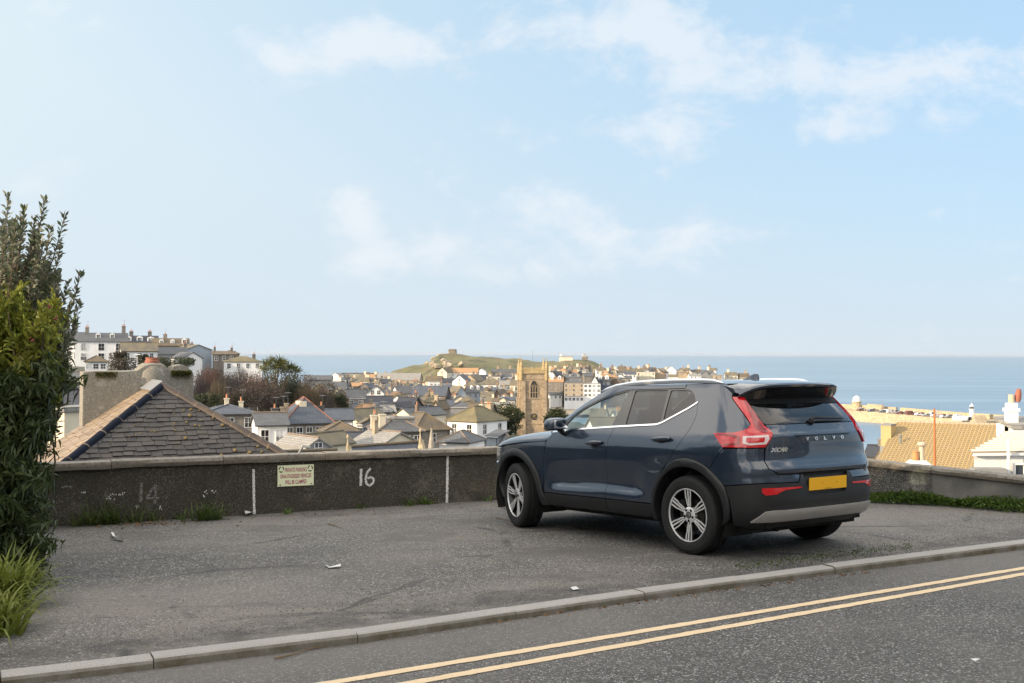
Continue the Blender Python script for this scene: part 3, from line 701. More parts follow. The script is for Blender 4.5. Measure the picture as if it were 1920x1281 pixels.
def house(px, pe, d, wpx, hpx, rpx, kind, yaw, wall, roof, label, win=(0, 0), sidewin=(0, 0), chim=(), dorm=(), dep=None, name='house', group=None, wsize=(.95, 1.35), gable_win=0, cat='house', lowbase=None, ov=.3, wsill=None):
    """px, pe: picture position of the middle of the front eave; d: distance; sizes given as seen, turned to metres"""
    k = d/FPX; ya = math.radians(yaw); w = wpx*k/math.cos(ya); hw = hpx*k; hr = rpx*k
    if dep is None: dep = {'gable': hr*2.2, 'hip': w*.75, 'gablef': w*1.2, 'flat': w*.7, 'shed': w*.6}[kind]; dep = min(max(dep, 5), 14)
    p = at(px, pe, d); base = min(terr(p.x, p.y)-1.2, p.z-hw)-p.z
    if lowbase is not None: base = -lowbase
    r = empty(name, (p.x, p.y, p.z), ya); tag(r, label, cat, group); ALLH.append((px, pe, d, label))
    wm = WM[wall]; rm = RM[roof]
    wall_mb(kind, w, dep, hr, base).build('wall', wm, r)
    rf = roof_mb(kind, w, dep, hr, ov).build('roof', rm, r)
    if d < 300:
        if kind in ('gable', 'hip', 'shed'):
            g = MB(); g.box((0, -ov-.05, -.12), (w+2*ov-.1, .11, .10)); g.build('gutter', M_GUT if wall in ('white', 'stone', 'cream') else M_FRAME, r)
            g = MB(); g.tube([(w/2-.25, -.06, -.2), (w/2-.25, -.06, base)], .05, 5); g.build('downpipe', M_GUT if wall != 'white' else M_FRAME, r)
        rl = MB()
        if kind == 'gable': rl.tube([(-w/2-ov, dep/2, hr+.03), (w/2+ov, dep/2, hr+.03)], .12, 6)
        elif kind == 'gablef': rl.tube([(0, -ov, hr+.03), (0, dep+ov, hr+.03)], .12, 6)
        elif kind == 'hip':
            if w >= dep: a_ = min(dep/2, w/2-.3)+ov; e0, e1 = (-w/2-ov+a_, dep/2, hr+.03), (w/2+ov-a_, dep/2, hr+.03)
            else: a_ = min(w/2, dep/2-.3)+ov; e0, e1 = (0, -ov+a_, hr+.03), (0, dep+ov-a_, hr+.03)
            rl.tube([e0, e1], .12, 6)
            for cx_, cy_, ee in ((-w/2-ov, -ov, e0), (w/2+ov, -ov, e1 if w >= dep else e0), (-w/2-ov, dep+ov, e0 if w >= dep else e1), (w/2+ov, dep+ov, e1)): rl.tube([(cx_, cy_, .02), ee], .11, 5)
        if rl.v: rl.build('ridge_tiles', M_RIDGE_R if 'red ridge' in label else (M_RIDGE_W if d < 200 and roof in ('slate', 'pale') else rm), rf)
    c, rows = win
    for i in range(c):
        for j in range(rows):
            window(r, -w/2+w*(i+.5)/c, -.03, -.62-wsize[1]/2-j*2.75+(0 if wsill is None else wsill), wsize[0], wsize[1])
    if gable_win:
        for i in range(gable_win): window(r, (i-(gable_win-1)/2)*w*.36, -.03, hr*.30-.4, .85, 1.1)
    sc, srow = sidewin
    for i in range(sc):
        for j in range(srow):
            right = yaw < 0
            # the side that shows: left side when the front turns right (yaw > 0) seen left of centre, else right side
            window(r, (w/2+.03 if right else -w/2-.03), dep*(i+.5)/sc, -.62-wsize[1]/2-j*2.75, wsize[0], wsize[1], math.pi/2 if right else -math.pi/2)
    for q in chim:
        fx, fy, wpxc, hpxc, pots = q[:5]; cm = WM[q[5]] if len(q) > 5 else (wm if wall in ('stone', 'dark', 'tan', 'cream') else WM['stone'])
        x = fx*w/2; y = fy*dep; zc = max(0, roof_z(kind, w, dep, hr, x, y)); ch_ = chimney(r, x, y, zc, wpxc*k, max(.5, wpxc*k*.6), hpxc*k, pots, cm)
        if d < 420 and (int(px)+int(d)) % 2 == 0:
            a = MB(); zt = zc+hpxc*k; a.tube([(x+.2, y, zt-.3), (x+.2, y, zt+1.9)], .022, 4)
            for e in range(6): a.tube([(x-.25, y-.5+e*.2, zt+1.75), (x+.65, y-.5+e*.2, zt+1.75)], .012, 3)
            a.tube([(x+.2, y-.6, zt+1.75), (x+.2, y+.6, zt+1.75)], .014, 3); a.build('aerial', M_LEAD, ch_)
    for q in dorm:
        fx, fy, wp, hp = q[:4]; box = len(q) > 4; x = fx*w/2; y = fy*dep; z = roof_z(kind, w, dep, hr, x, y); ww, hh = wp*k, hp*k
        q = MB(); pk = 1.02 if box else 1.35; q.add([(x-ww/2, y, z-.3), (x+ww/2, y, z-.3), (x+ww/2, y, z+hh), (x-ww/2, y, z+hh), (x, y, z+hh*pk), (x-ww/2, y+3, z-.3), (x+ww/2, y+3, z-.3), (x+ww/2, y+3, z+hh), (x-ww/2, y+3, z+hh), (x, y+3, z+hh*pk)], [(0, 1, 2, 4, 3), (1, 6, 7, 2), (5, 0, 3, 8), (2, 7, 9, 4), (8, 3, 4, 9)])
        dm = q.build('dormer', WM['cream'] if box else (WM['white'] if wall != 'grey' else WM['grey']), rf)
        if not box: window(dm, x, y-.03, z+hh*.5, max(.5, ww*.62), max(.6, hh*.7))
    return r

S = (.8, 1.1)
def near_houses():
    # ---- nearest roofs below the wall, left to right
    house(580, 793.5, 160, 84, 30, 46, 'hip', 22, 'stone', 'blue', 'large granite house with blue slate hipped roof and red ridge tiles, behind the white cottage', (5, 1), (0, 0), [(-.98, .30, 8, 27, 0, 'tan'), (-.80, .32, 6, 25, 0, 'tan'), (-1.30, .3, 12, 26, 1, 'dark'), (.88, .75, 10, 21, 1, 'dark')], [(-.15, .25, 14, 11, 1)], dep=9.0, wsize=(.85, 1.6))
    house(511, 797, 130, 52, 34, 21, 'gable', 20, 'white', 'slate', 'white two-window cottage with grey slate roof in front of the granite house', (2, 1), (0, 0), [], dep=6.0, wsize=(.9, 1.6))
    house(432, 776, 152, 92, 26, 15, 'hip', 20, 'stone', 'blue', 'low granite house with blue slate roof and two cream chimneys beyond the near chimney wall', (3, 1), (0, 0), [(-.05, .5, 8, 11, 1, 'cream'), (.50, .5, 8, 12, 1, 'cream')], dep=8)
    house(630, 787.5, 172, 62, 14, 19, 'gable', 14, 'white', 'blue', 'white house with blue slate roof joined to the right of the granite house', (1, 1), (0, 0), [], dep=6)
    house(652, 790, 186, 40, 10, 22, 'gablef', -32, 'cream', 'lich', 'cream gabled house with sunlit lichen roof right of the blue slate roofs', (0, 0), (0, 0), [(-.8, .3, 8, 10, 0, 'tan')], dep=8)
    house(640, 814, 140, 74, 12, 20, 'hip', 12, 'dark', 'brown', 'brown mossy hipped roof in front of the granite house', (0, 0), (0, 0), [], dep=7)
    house(636, 829, 128, 84, 10, 15, 'gable', 8, 'dark', 'dark', 'long dark slate roof in front of the brown mossy roof', (0, 0), (0, 0), [], dep=6)
    house(560, 838, 118, 50, 16, 22, 'gablef', -28, 'cream', 'lich', 'small house with yellow lichened gable roof below the granite house', (0, 0), (0, 0), [], dep=8, ov=.2)
    house(597, 838, 112, 38, 10, 17, 'gablef', 38, 'grey', 'pale', 'pale grey gable roof right beside the yellow lichened roof', (0, 0), (0, 0), [], dep=7, gable_win=1, ov=.2)
    house(680, 836, 125, 64, 10, 25, 'gable', -40, 'cream', 'pale', 'pale sunlit slate roof with one thin chimney behind the chapel ridge', (0, 0), (0, 0), [(-.35, .4, 7, 24, 0, 'tan')], dep=7)
    house(752, 809, 138, 80, 16, 26, 'hip', 18, 'stone', 'slate', 'granite house with grey slate roof and two tall pale chimneys', (4, 1), (0, 0), [(-1.05, .35, 11, 27, 0, 'cream'), (-.72, .25, 12, 22, 0, 'cream')], [], dep=8, wsize=(.9, 1.5))
    house(757, 786, 140, 40, 17, 3, 'flat', 18, 'grey', 'pale', 'flat-roofed grey attic box with black windows on the granite house', (2, 1), (0, 0), [], dep=4, lowbase=1.7, cat='attic', wsize=(1.1, 1.1), name='attic_box')
    house(812, 806, 168, 62, 12, 30, 'hip', 30, 'stone', 'brown', 'granite hall with dark brown hipped roof left of the white corner house', (1, 1), (0, 0), [], dep=9)
    wh = house(866, 789.5, 190, 58, 52, 26, 'hip', -36, 'white', 'olive', 'big white corner house with olive mossy hipped roof', (2, 2), (2, 2), [(-.2, .75, 6, 10, 1, 'cream')], dep=9.0, wsize=(1.0, 1.7))
    house(915, 776, 206, 16, 12, 6, 'flat', -30, 'stone', 'pale', 'tapered granite chimney stack with two pots behind the white corner house', (0, 0), (0, 0), [(0, .3, 12, 14, 2, 'tan')], dep=1.2, cat='chimney stack', name='chimney_stack', lowbase=3)
    house(851, 829, 150, 56, 10, 19, 'hip', -20, 'white', 'slate', 'small white building with grey hipped roof in front of the white corner house', (0, 0), (0, 0), [], dep=6)
    house(954, 836, 176, 28, 10, 18, 'gablef', 6, 'white', 'slate', 'small white gabled shed between the white corner house and the car', (0, 0), (0, 0), [], dep=5)
    house(923, 818, 180, 22, 18, 10, 'shed', -34, 'blue', 'slate', 'lean-to stair shed against the white corner house', (0, 0), (0, 0), [], dep=3)
    house(756, 779, 205, 34, 18, 14, 'gablef', -44, 'cream', 'slate', 'cream gabled house with grey roof left of the olive roof', (0, 0), (0, 0), [(.8, .2, 6, 16, 1, 'brick')], [], dep=9)
    house(836, 763, 262, 30, 12, 12, 'gable', 6, 'white', 'blue', 'low blue slate roof with white gable edge behind the olive roof', (0, 0), (0, 0), [], dep=6)
    house(866, 763, 258, 40, 10, 9, 'hip', 4, 'grey', 'slate', 'broad grey hipped roof just behind the olive roof ridge', (0, 0), (0, 0), [], dep=6)
    house(816, 768, 248, 16, 10, 16, 'gablef', -20, 'tan', 'brown', 'tan stone gable with a chimney left of the low blue slate roof', (0, 0), (0, 0), [(0, .1, 7, 10, 0, 'tan')], dep=6)
    house(898, 770, 240, 44, 10, 12, 'gable', -8, 'brick', 'brown', 'brown roof tucked behind the right end of the olive roof', (0, 0), (0, 0), [], dep=7)
def mid_houses():
    house(712, 762, 250, 46, 12, 18, 'gable', 8, 'dark', 'dark', 'dark slate roof with two skylights below the white two-window gable', (0, 0), (0, 0), [], [], dep=8)
    house(755, 764, 255, 34, 10, 18, 'gable', -18, 'dark', 'dark', 'dark slate roof right of the one with two skylights', (0, 0), (0, 0), [(.8, .5, 5, 8, 1)], dep=7)
    house(704, 738, 300, 32, 10, 16, 'gablef', 6, 'white', 'slate', 'white gable with two small dark windows in the middle of the town', (0, 0), (0, 0), [], dep=8, gable_win=2)
    house(668, 747, 262, 34, 24, 16, 'gable', 10, 'grey', 'slate', 'tall plain grey house at the right edge of the bare trees', (2, 2), (0, 0), [(.7, .5, 5, 8, 1)], dep=7)
    house(622, 731, 300, 52, 14, 14, 'gable', 14, 'white', 'slate', 'grey-roofed white house half hidden in the bare trees', (3, 1), (0, 0), [], dep=7)
    house(600, 738, 280, 40, 14, 18, 'hip', 14, 'stone', 'brown', 'brown-roofed stone house inside the bare trees', (2, 1), (0, 0), [], dep=7)
    house(608, 722, 345, 46, 14, 3, 'flat', 10, 'blue', 'slate', 'flat-roofed house with a long row of pale windows above the bare trees', (5, 1), (0, 0), [], dep=7)
    house(596, 712, 380, 50, 8, 8, 'gable', 6, 'grey', 'slate', 'low grey roof at the top of the wood against the sea', (0, 0), (0, 0), [], dep=7)
    house(640, 745, 285, 30, 16, 16, 'gablef', 14, 'grey', 'lich', 'grey gabled house with lichened roof beside the evergreen in the wood', (1, 1), (0, 0), [], dep=8)
    house(804, 742, 325, 62, 18, 18, 'gable', -6, 'brick', 'blue', 'wide blue slate roof with one skylight over a brown stone wall', (3, 1), (0, 0), [(-.95, .5, 5, 9, 2), (.6, .5, 5, 8, 1)], dep=9)
    house(762, 738, 332, 28, 18, 14, 'gable', 24, 'white', 'slate', 'white house with black openings left of the wide blue slate roof', (3, 1), (0, 0), [(-.7, .5, 5, 7, 1)], dep=7)
    house(892, 736, 420, 30, 26, 12, 'gable', 10, 'blue', 'slate', 'tall blue-grey terrace house with white bay windows and dormers', (3, 3), (0, 0), [(-.9, .5, 5, 7, 2)], [(-.4, .2, 5, 6), (.4, .2, 5, 6)], dep=8)
    house(865, 741, 414, 20, 20, 17, 'gablef', 20, 'blue', 'lich', 'blue-grey gable with lichened roof joined left of the tall terrace house', (2, 1), (0, 0), [], dep=12)
    house(914, 745, 410, 22, 14, 10, 'gable', 6, 'grey', 'lich', 'low grey harbour inn with olive roof right of the tall terrace house', (4, 2), (0, 0), [], dep=7)
    house(932, 744, 430, 14, 15, 14, 'gablef', -20, 'brick', 'brown', 'narrow brown gabled house right of the harbour inn', (1, 1), (0, 0), [], dep=8)
    house(943, 746, 425, 16, 13, 7, 'gablef', -8, 'white', 'orange', 'little white house with orange gable roof beside the tower road', (2, 2), (0, 0), [], dep=6)
    house(964, 722, 450, 16, 32, 10, 'gable', -10, 'cream', 'lich', 'tall cream house close to the left edge of the church tower', (2, 4), (0, 0), [(.2, .5, 5, 8, 2)], dep=7)
    house(948, 722, 470, 20, 30, 8, 'gable', 6, 'grey', 'pale', 'tall grey house with a pale roof one place left of the tall cream house', (2, 4), (0, 0), [], dep=7)
    house(922, 721, 480, 46, 12, 10, 'hip', 4, 'white', 'lich', 'white house with broad beige hipped roof and lit wall left of the tower', (3, 1), (0, 0), [], dep=8)
    house(925, 707, 545, 26, 10, 3, 'flat', 2, 'cream', 'pale', 'cream flat-roofed block with a band of dark windows', (4, 1), (0, 0), [], dep=7)
    house(949, 706, 550, 20, 10, 6, 'gable', 6, 'white', 'slate', 'white house with dark windows right of the cream flat-roofed block', (3, 1), (0, 0), [], dep=7)
    house(861, 715, 480, 26, 12, 12, 'gablef', -16, 'white', 'slate', 'bright white gabled house below the orange-roofed warehouse', (0, 0), (2, 1), [], dep=8, gable_win=1)
    house(880, 714, 520, 24, 8, 12, 'gablef', -30, 'tan', 'lich', 'tan gable roof right of the bright white gabled house', (0, 0), (0, 0), [], dep=8)
    house(899, 712, 545, 30, 8, 9, 'gable', 4, 'white', 'dark', 'dark slate roof with white fascia below the headland fields', (0, 0), (0, 0), [], dep=7)
    house(882, 723, 460, 24, 6, 10, 'hip', -12, 'cream', 'lich', 'low cream house with lichened hipped roof above the blue-grey gable', (0, 0), (0, 0), [], dep=7)
    house(816, 717, 470, 22, 10, 3, 'flat', 8, 'white', 'pale', 'white flat-roofed box right of the long pale hall', (3, 1), (0, 0), [], dep=6)
    house(836, 718, 500, 22, 10, 8, 'gable', 2, 'blue', 'dark', 'teal-grey shop with dark roof beside the white flat-roofed box', (3, 1), (0, 0), [], dep=6)
    house(812, 715, 540, 30, 8, 10, 'gable', -6, 'cream', 'brown', 'brown roof with cream walls right behind the long pale hall', (0, 0), (0, 0), [], dep=7)
    house(745, 713, 520, 82, 12, 13, 'gable', -4, 'tan', 'pale', 'long hall with pale grey roof and tan walls on the seaward side', (6, 1), (2, 1), [], dep=12)
    house(783, 717, 512, 14, 18, 3, 'flat', -10, 'tan', 'slate', 'tall tan block at the right end of the long pale hall', (1, 2), (0, 0), [], dep=7)
    house(862, 699, 600, 66, 8, 9, 'gable', -4, 'white', 'orange', 'long white warehouse with bright orange roof below the chapel hill', (5, 1), (0, 0), [], dep=10)
    house(829, 698, 596, 18, 10, 9, 'gablef', -26, 'cream', 'brown', 'cream gable at the left end of the orange-roofed warehouse', (0, 0), (0, 0), [], dep=9, gable_win=1)
    house(902, 697, 620, 18, 7, 6, 'gablef', -6, 'white', 'pale', 'small white gable right of the orange-roofed warehouse', (0, 0), (0, 0), [], dep=7)
    house(945, 698, 625, 46, 6, 6, 'gable', 2, 'tan', 'slate', 'long slate-roofed terrace under the green headland slope', (5, 1), (0, 0), [(-.5, .5, 4, 5, 1), (.5, .5, 4, 5, 1)], dep=8)
    house(700, 708, 540, 26, 6, 6, 'gable', 4, 'cream', 'orange', 'small cream beach house left of the long pale hall', (0, 0), (0, 0), [], dep=6)
    house(665, 711, 500, 30, 8, 8, 'gable', -8, 'tan', 'lich', 'tan beach house with lichened roof nearest the sea on the left', (2, 1), (0, 0), [], dep=6)
    house(672, 700.5, 560, 66, 6, 1.5, 'flat', 2, 'grey', 'dark', 'long low dark-roofed gallery on the beach front', (8, 1), (0, 0), [], dep=9)
    house(628, 703, 555, 14, 7, 4, 'gablef', -20, 'white', 'pale', 'white rounded beach block at the left end of the long gallery', (0, 0), (0, 0), [], dep=6)
def right_houses():
    house(1076, 719, 640, 36, 33, 4, 'flat', -4, 'tan', 'pale', 'four-storey tan harbour building with white top floor right of the tower', (5, 3), (0, 0), [], dep=12, wsize=(1.2, 1.5))
    house(1076, 717, 644, 34, 6, 5, 'hip', -4, 'white', 'slate', 'white-windowed attic storey on the tan harbour building', (6, 1), (0, 0), [], dep=8, lowbase=1.5, cat='attic', name='attic_storey', wsize=(1.3, 1.0))
    house(1076, 744, 637, 36, 8, .6, 'flat', -4, 'white', 'pale', 'white shopfront along the foot of the tan harbour building', (5, 1), (0, 0), [], dep=3, cat='shopfront', name='shopfront', wsize=(1.6, 1.7))
    house(1110, 720, 640, 32, 34, 3, 'flat', 4, 'white', 'pale', 'white four-storey harbour hotel with balconies above the car bonnet', (4, 3), (0, 0), [], dep=12, wsize=(1.6, 1.4))
    house(1042, 716, 656, 28, 30, 9, 'gable', -4, 'stone', 'orange', 'granite house with orange roof and two white dormers right of the tower', (3, 3), (0, 0), [], [(-.5, .2, 6, 6), (.5, .2, 6, 6)], dep=8)
    house(1042, 741, 652, 24, 8, 5, 'gable', 4, 'white', 'slate', 'low white harbour cafe just right of the church tower', (3, 1), (0, 0), [], dep=6)
    house(1035, 707, 660, 14, 8, 10, 'gablef', -10, 'white', 'lich', 'bright white gable touching the right side of the church tower', (0, 0), (0, 0), [], dep=7)
    house(1047, 705, 662, 14, 10, 9, 'gable', 0, 'navy', 'dark', 'navy house right of the bright white gable', (2, 1), (0, 0), [], dep=7)
    house(1078, 709, 660, 34, 10, 6, 'gable', 0, 'grey', 'slate', 'grey terrace with dormers behind the tan harbour building', (4, 1), (0, 0), [], [(-.5, .2, 5, 4), (.4, .2, 5, 4)], dep=8)
    house(1103, 706, 655, 15, 14, 7, 'gable', 6, 'stone', 'slate', 'tall plain grey gable behind the white harbour hotel', (1, 2), (0, 0), [(0, .5, 4, 5, 1)], dep=8)
    house(1115, 717, 648, 12, 8, 11, 'gablef', -4, 'white', 'dark', 'steep white gable left of the navy house with dormers', (0, 0), (0, 0), [], dep=7, gable_win=1)
    house(1132, 715, 650, 26, 8, 8, 'gable', 0, 'navy', 'dark', 'navy house with two white dormers above the car windscreen', (3, 1), (0, 0), [], [(-.5, .2, 7, 6), (.5, .2, 7, 6)], dep=8)
    house(1154, 717, 655, 22, 6, 7, 'gablef', -24, 'brick', 'brown', 'brown gable with orange chimney right of the navy house', (0, 0), (0, 0), [(-.5, .2, 4, 6, 1, 'tan')], dep=8)
    house(1211, 698, 700, 34, 13, 3, 'flat', -2, 'cream', 'pale', 'cream two-storey block with white windows over the car roof rail', (5, 2), (0, 0), [], dep=9)
    house(1258, 695, 745, 20, 10, 9, 'gablef', -8, 'white', 'pale', 'white barn-like lifeboat gable on the skyline against the sea', (1, 1), (0, 0), [], dep=10)
    house(1182, 702, 690, 22, 8, 5, 'gable', 0, 'white', 'blue', 'blue-roofed white house left of the cream two-storey block', (3, 1), (0, 0), [], dep=8)
    house(1175, 710, 668, 20, 8, 5, 'gable', 0, 'cream', 'slate', 'cream house with pale green windows just above the roof rail', (2, 1), (0, 0), [], dep=8)
    house(1238, 703, 705, 16, 8, 6, 'gablef', -14, 'tan', 'orange', 'tan gable with orange roof between the cream block and the barn gable', (0, 0), (0, 0), [], dep=8)
    house(1262, 707, 690, 18, 8, 5, 'gable', -8, 'white', 'lich', 'white cottage with lichened roof below the barn gable', (2, 1), (0, 0), [], dep=7)
    house(1284, 704, 712, 14, 7, 7, 'gablef', -10, 'tan', 'orange', 'orange-roofed gable right of the barn gable', (0, 0), (0, 0), [(.6, .2, 4, 5, 1)], dep=7)
    house(1304, 705, 705, 22, 6, 4, 'gable', 2, 'white', 'pale', 'low white house with pale roof over the middle of the car roof', (3, 1), (0, 0), [], dep=7)
    house(1322, 703, 725, 18, 8, 7, 'gablef', 4, 'grey', 'slate', 'left one of two grey twin gables over the car roof', (0, 0), (0, 0), [], dep=8)
    house(1336, 703, 725, 14, 8, 8, 'gablef', 4, 'grey', 'slate', 'right one of two grey twin gables over the car roof', (0, 0), (0, 0), [], dep=8)
    house(1347, 704, 715, 15, 9, 3, 'flat', -4, 'tan', 'pale', 'sunlit tan block right of the grey twin gables', (2, 1), (0, 0), [], dep=8)
    house(1372, 704, 735, 22, 8, 6, 'gable', -4, 'cream', 'lich', 'cream terrace near the seaward end of the town skyline', (3, 1), (0, 0), [(-.5, .5, 4, 5, 1)], dep=8)
    house(1396, 706, 735, 18, 7, 6, 'gable', -4, 'tan', 'brown', 'tan terrace second from the seaward end of the skyline', (3, 1), (0, 0), [(.4, .5, 4, 5, 1)], dep=8)
    house(1414, 708, 735, 12, 6, 4, 'gable', -4, 'cream', 'pale', 'last small cream house at the seaward end of the skyline', (2, 1), (0, 0), [], dep=7)
def hill_houses():
    house(190, 640.5, 300, 86, 40, 17, 'gable', 21, 'white', 'slate', 'large white villa with two dormers and tall bay windows on the left hill', (3, 2), (0, 0), [(.86, .5, 7, 12, 2), (-.55, .5, 7, 9, 2)], [(-.12, .18, 9, 8), (.42, .18, 9, 8)], dep=10, wsize=(1.5, 1.9))
    house(130, 639, 302, 46, 40, 17, 'gable', 21, 'white', 'slate', 'white house half behind the shrub, joined left of the large villa', (2, 2), (0, 0), [(.4, .5, 7, 14, 2)], [(.3, .18, 8, 7)], dep=10, wsize=(1.2, 1.8))
    house(262, 643, 345, 60, 14, 14, 'gable', 18, 'dark', 'dark', 'dark-roofed terrace with three white dormers on the hill skyline', (0, 0), (0, 0), [(-.5, .5, 7, 7, 2), (.55, .5, 7, 7, 2)], [(-.65, .1, 12, 8), (.0, .1, 11, 8), (.62, .1, 13, 7)], dep=9)
    house(262, 658.5, 292, 58, 16, 16, 'gable', 24, 'white', 'lich', 'white cottage with a half grey half brown roof below the dormer terrace', (3, 1), (0, 0), [], dep=7, wsize=(.9, 1.2))
    house(180, 678, 250, 36, 11, 11, 'hip', 20, 'white', 'brown', 'bungalow with brown hipped roof and wide white bay window', (3, 1), (0, 0), [], dep=6, wsize=(1.1, 1.1))
    house(320, 648, 340, 62, 14, 14, 'gable', 18, 'stone', 'brown', 'long brown-roofed stone terrace on the hill skyline', (4, 1), (0, 0), [(-.3, .5, 7, 7, 1)], [(-.5, .15, 8, 6), (.1, .15, 8, 6), (.75, .1, 9, 9)], dep=9, wsize=(1.0, 1.3))
    house(322, 664, 310, 50, 10, 13, 'gable', 22, 'grey', 'slate', 'low grey slate roof with two skylights below the brown terrace', (0, 0), (0, 0), [], dep=8)
    house(362, 672, 300, 28, 8, 12, 'gablef', 40, 'white', 'slate', 'white gabled house at the upper edge of the wood', (1, 1), (0, 0), [], dep=9)
    house(372, 656, 335, 40, 14, 10, 'gablef', 42, 'blue', 'lich', 'pale blue gabled house with lichened roof right of the brown terrace', (0, 0), (0, 0), [(-.5, .4, 6, 6, 2), (.5, .8, 6, 6, 2)], dep=12)
    house(420, 664, 330, 40, 16, 6, 'gable', 16, 'dark', 'brown', 'dark stone house with two small white windows near the hill end', (3, 1), (0, 0), [(-.8, .5, 4, 6, 1), (.7, .5, 4, 5, 1)], dep=8)
    house(456, 678, 318, 66, 16, 10, 'hip', 16, 'white', 'olive', 'white house with olive hipped roof at the seaward end of the left hill', (4, 1), (0, 0), [(.6, .5, 6, 8, 1, 'dark')], dep=9)
    house(430, 663, 345, 30, 10, 7, 'hip', 10, 'brick', 'brown', 'brown hipped roof standing behind the olive roof on the hill', (0, 0), (0, 0), [], dep=7)
    house(100, 632, 330, 60, 20, 16, 'gable', 20, 'grey', 'slate', 'grey house behind the shrub with chimneys at the far left of the hill', (0, 0), (0, 0), [(.75, .5, 7, 10, 2)], dep=9)
    # left edge, between shrub and chimney wall
    house(122, 714, 150, 60, 10, 16, 'gable', 20, 'grey', 'slate', 'mauve-grey roofed house glimpsed between shrub and chimney wall', (2, 1), (0, 0), [], dep=7)
    house(134, 775, 60, 62, 40, 42, 'gable', 24, 'navy', 'dark', 'dark blue slate roof close behind the left shrub', (0, 0), (0, 0), [], dep=5)
    house(104, 772, 52, 44, 60, 4, 'flat', -30, 'cream', 'pale', 'narrow cream wall of a house just right of the shrub', (0, 0), (0, 0), [], dep=3)
near_houses(); mid_houses(); right_houses(); hill_houses()
def fill_houses():
    """the smaller houses between: each one its own, named by what stands next to it"""
    rnd = random.Random(12)
    zones = [
      # pixel line from, to, distance from, to, count, size, landmark phrase
      ((1034, 692, 690), (1190, 693, 745), 20, (9.5, 6, 4.5), 'on the sunlit skyline right of the tower'),
      ((1120, 697, 690), (1250, 697, 720), 15, (10, 6, 4.5), 'in the upper rows above the car windscreen'),
      ((1122, 708, 655), (1168, 706, 675), 4, (13, 8, 5), 'above the car windscreen pillar'),
      ((1190, 693, 750), (1340, 697, 750), 13, (9.5, 6, 4), 'along the skyline over the car roof'),
      ((1036, 698, 672), (1100, 699, 680), 8, (9, 6, 5), 'behind the tan harbour building'),
      ((640, 712, 470), (730, 720, 420), 12, (12, 6, 6), 'in the jumble below the beach front'),
      ((622, 720, 400), (690, 728, 360), 5, (15, 8, 7), 'left of the white two-window gable'),
      ((720, 727, 400), (800, 728, 400), 10, (12, 7, 6), 'in the row below the long pale hall'),
      ((725, 737, 320), (752, 745, 300), 3, (18, 10, 9), 'right of the white two-window gable'),
      ((820, 728, 440), (860, 730, 440), 4, (13, 8, 7), 'left of the blue-grey gable'),
      ((836, 745, 330), (880, 752, 300), 4, (18, 9, 8), 'behind the ridge of the olive roof'),
      ((770, 758, 280), (812, 756, 280), 4, (17, 9, 9), 'below the wide blue slate roof'),
      ((692, 775, 215), (735, 773, 220), 4, (22, 10, 10), 'behind the two tall pale chimneys'),
      ((870, 708, 560), (965, 712, 540), 11, (9.5, 5.5, 4.5), 'high in the town left of the tower'),
      ((902, 733, 440), (962, 735, 440), 4, (12, 9, 6), 'beside the road left of the tower'),
      ((644, 709, 560), (735, 708, 560), 7, (10, 5, 5), 'on the beach front left of the pale hall'),
      ((800, 712, 555), (905, 714, 530), 8, (9.5, 5, 5), 'under the orange-roofed warehouse'),
      ((690, 733, 390), (800, 732, 390), 7, (12, 7, 6), 'level with the white two-window gable'),
      ((690, 753, 285), (815, 750, 300), 6, (14, 7, 8), 'above the two-skylight slate roof'),
      ((640, 766, 238), (700, 768, 232), 3, (18, 9, 9), 'between the wood and the pale chimneys'),
      ((906, 752, 360), (964, 752, 380), 4, (11, 6, 6), 'above the dark tree left of the tower'),
      ((676, 800, 172), (700, 790, 185), 2, (26, 10, 10), 'left of the tall pale chimneys'),
    ]
    wc = ['white', 'cream', 'stone', 'grey', 'tan', 'white', 'blue', 'cream']; rc = ['slate', 'dark', 'lich', 'blue', 'brown', 'slate', 'orange', 'pale']
    ordn = ['first', 'second', 'third', 'fourth', 'fifth', 'sixth', 'seventh', 'eighth', 'ninth', 'tenth', 'eleventh', 'twelfth', 'thirteenth', 'fourteenth', 'fifteenth', 'sixteenth', 'seventeenth', 'eighteenth', 'nineteenth', 'twentieth']
    used = set()
    for (x0, y0, d0), (x1, y1, d1), n, (sw, sh, sr), where in zones:
        for i in range(n):
            t = (i+.5)/n; px = x0+(x1-x0)*t+rnd.uniform(-2, 2); py = y0+(y1-y0)*t+rnd.uniform(-2.5, 2.5); d = d0+(d1-d0)*t+rnd.uniform(-10, 10)
            w = rnd.choice(wc); r = rnd.choice(rc)
            if 'sunlit' in where or 'windscreen' in where or 'car roof' in where: w = rnd.choice(['cream', 'tan', 'white', 'tan', 'cream']); r = rnd.choice(['lich', 'slate', 'orange', 'brown', 'lich', 'dark'])
            kind = rnd.choice(['gable', 'gable', 'gablef', 'hip'])
            s = rnd.uniform(.8, 1.25)
            lab = 'small %s house with %s roof, %s from left %s' % (WNAME[w], RNAME[r], ordn[i], where)
            if len(lab.split()) > 16: lab = '%s house, %s roof, %s %s' % (WNAME[w], RNAME[r], ordn[i], where)
            far = d > 300
            house(px, py, d, sw*s*1.15, sh*s, sr*s, kind, rnd.uniform(-22, 18), w, r, lab, (rnd.choice([2, 2, 3]), rnd.choice([1, 1, 2])), (0, 0), [(rnd.choice([-.8, .8, .3]), .5, 4 if far else 6, 5 if far else 8, rnd.choice([0, 1, 2]))] if rnd.random() < .75 else [], dep=7, group=None)
fill_houses()
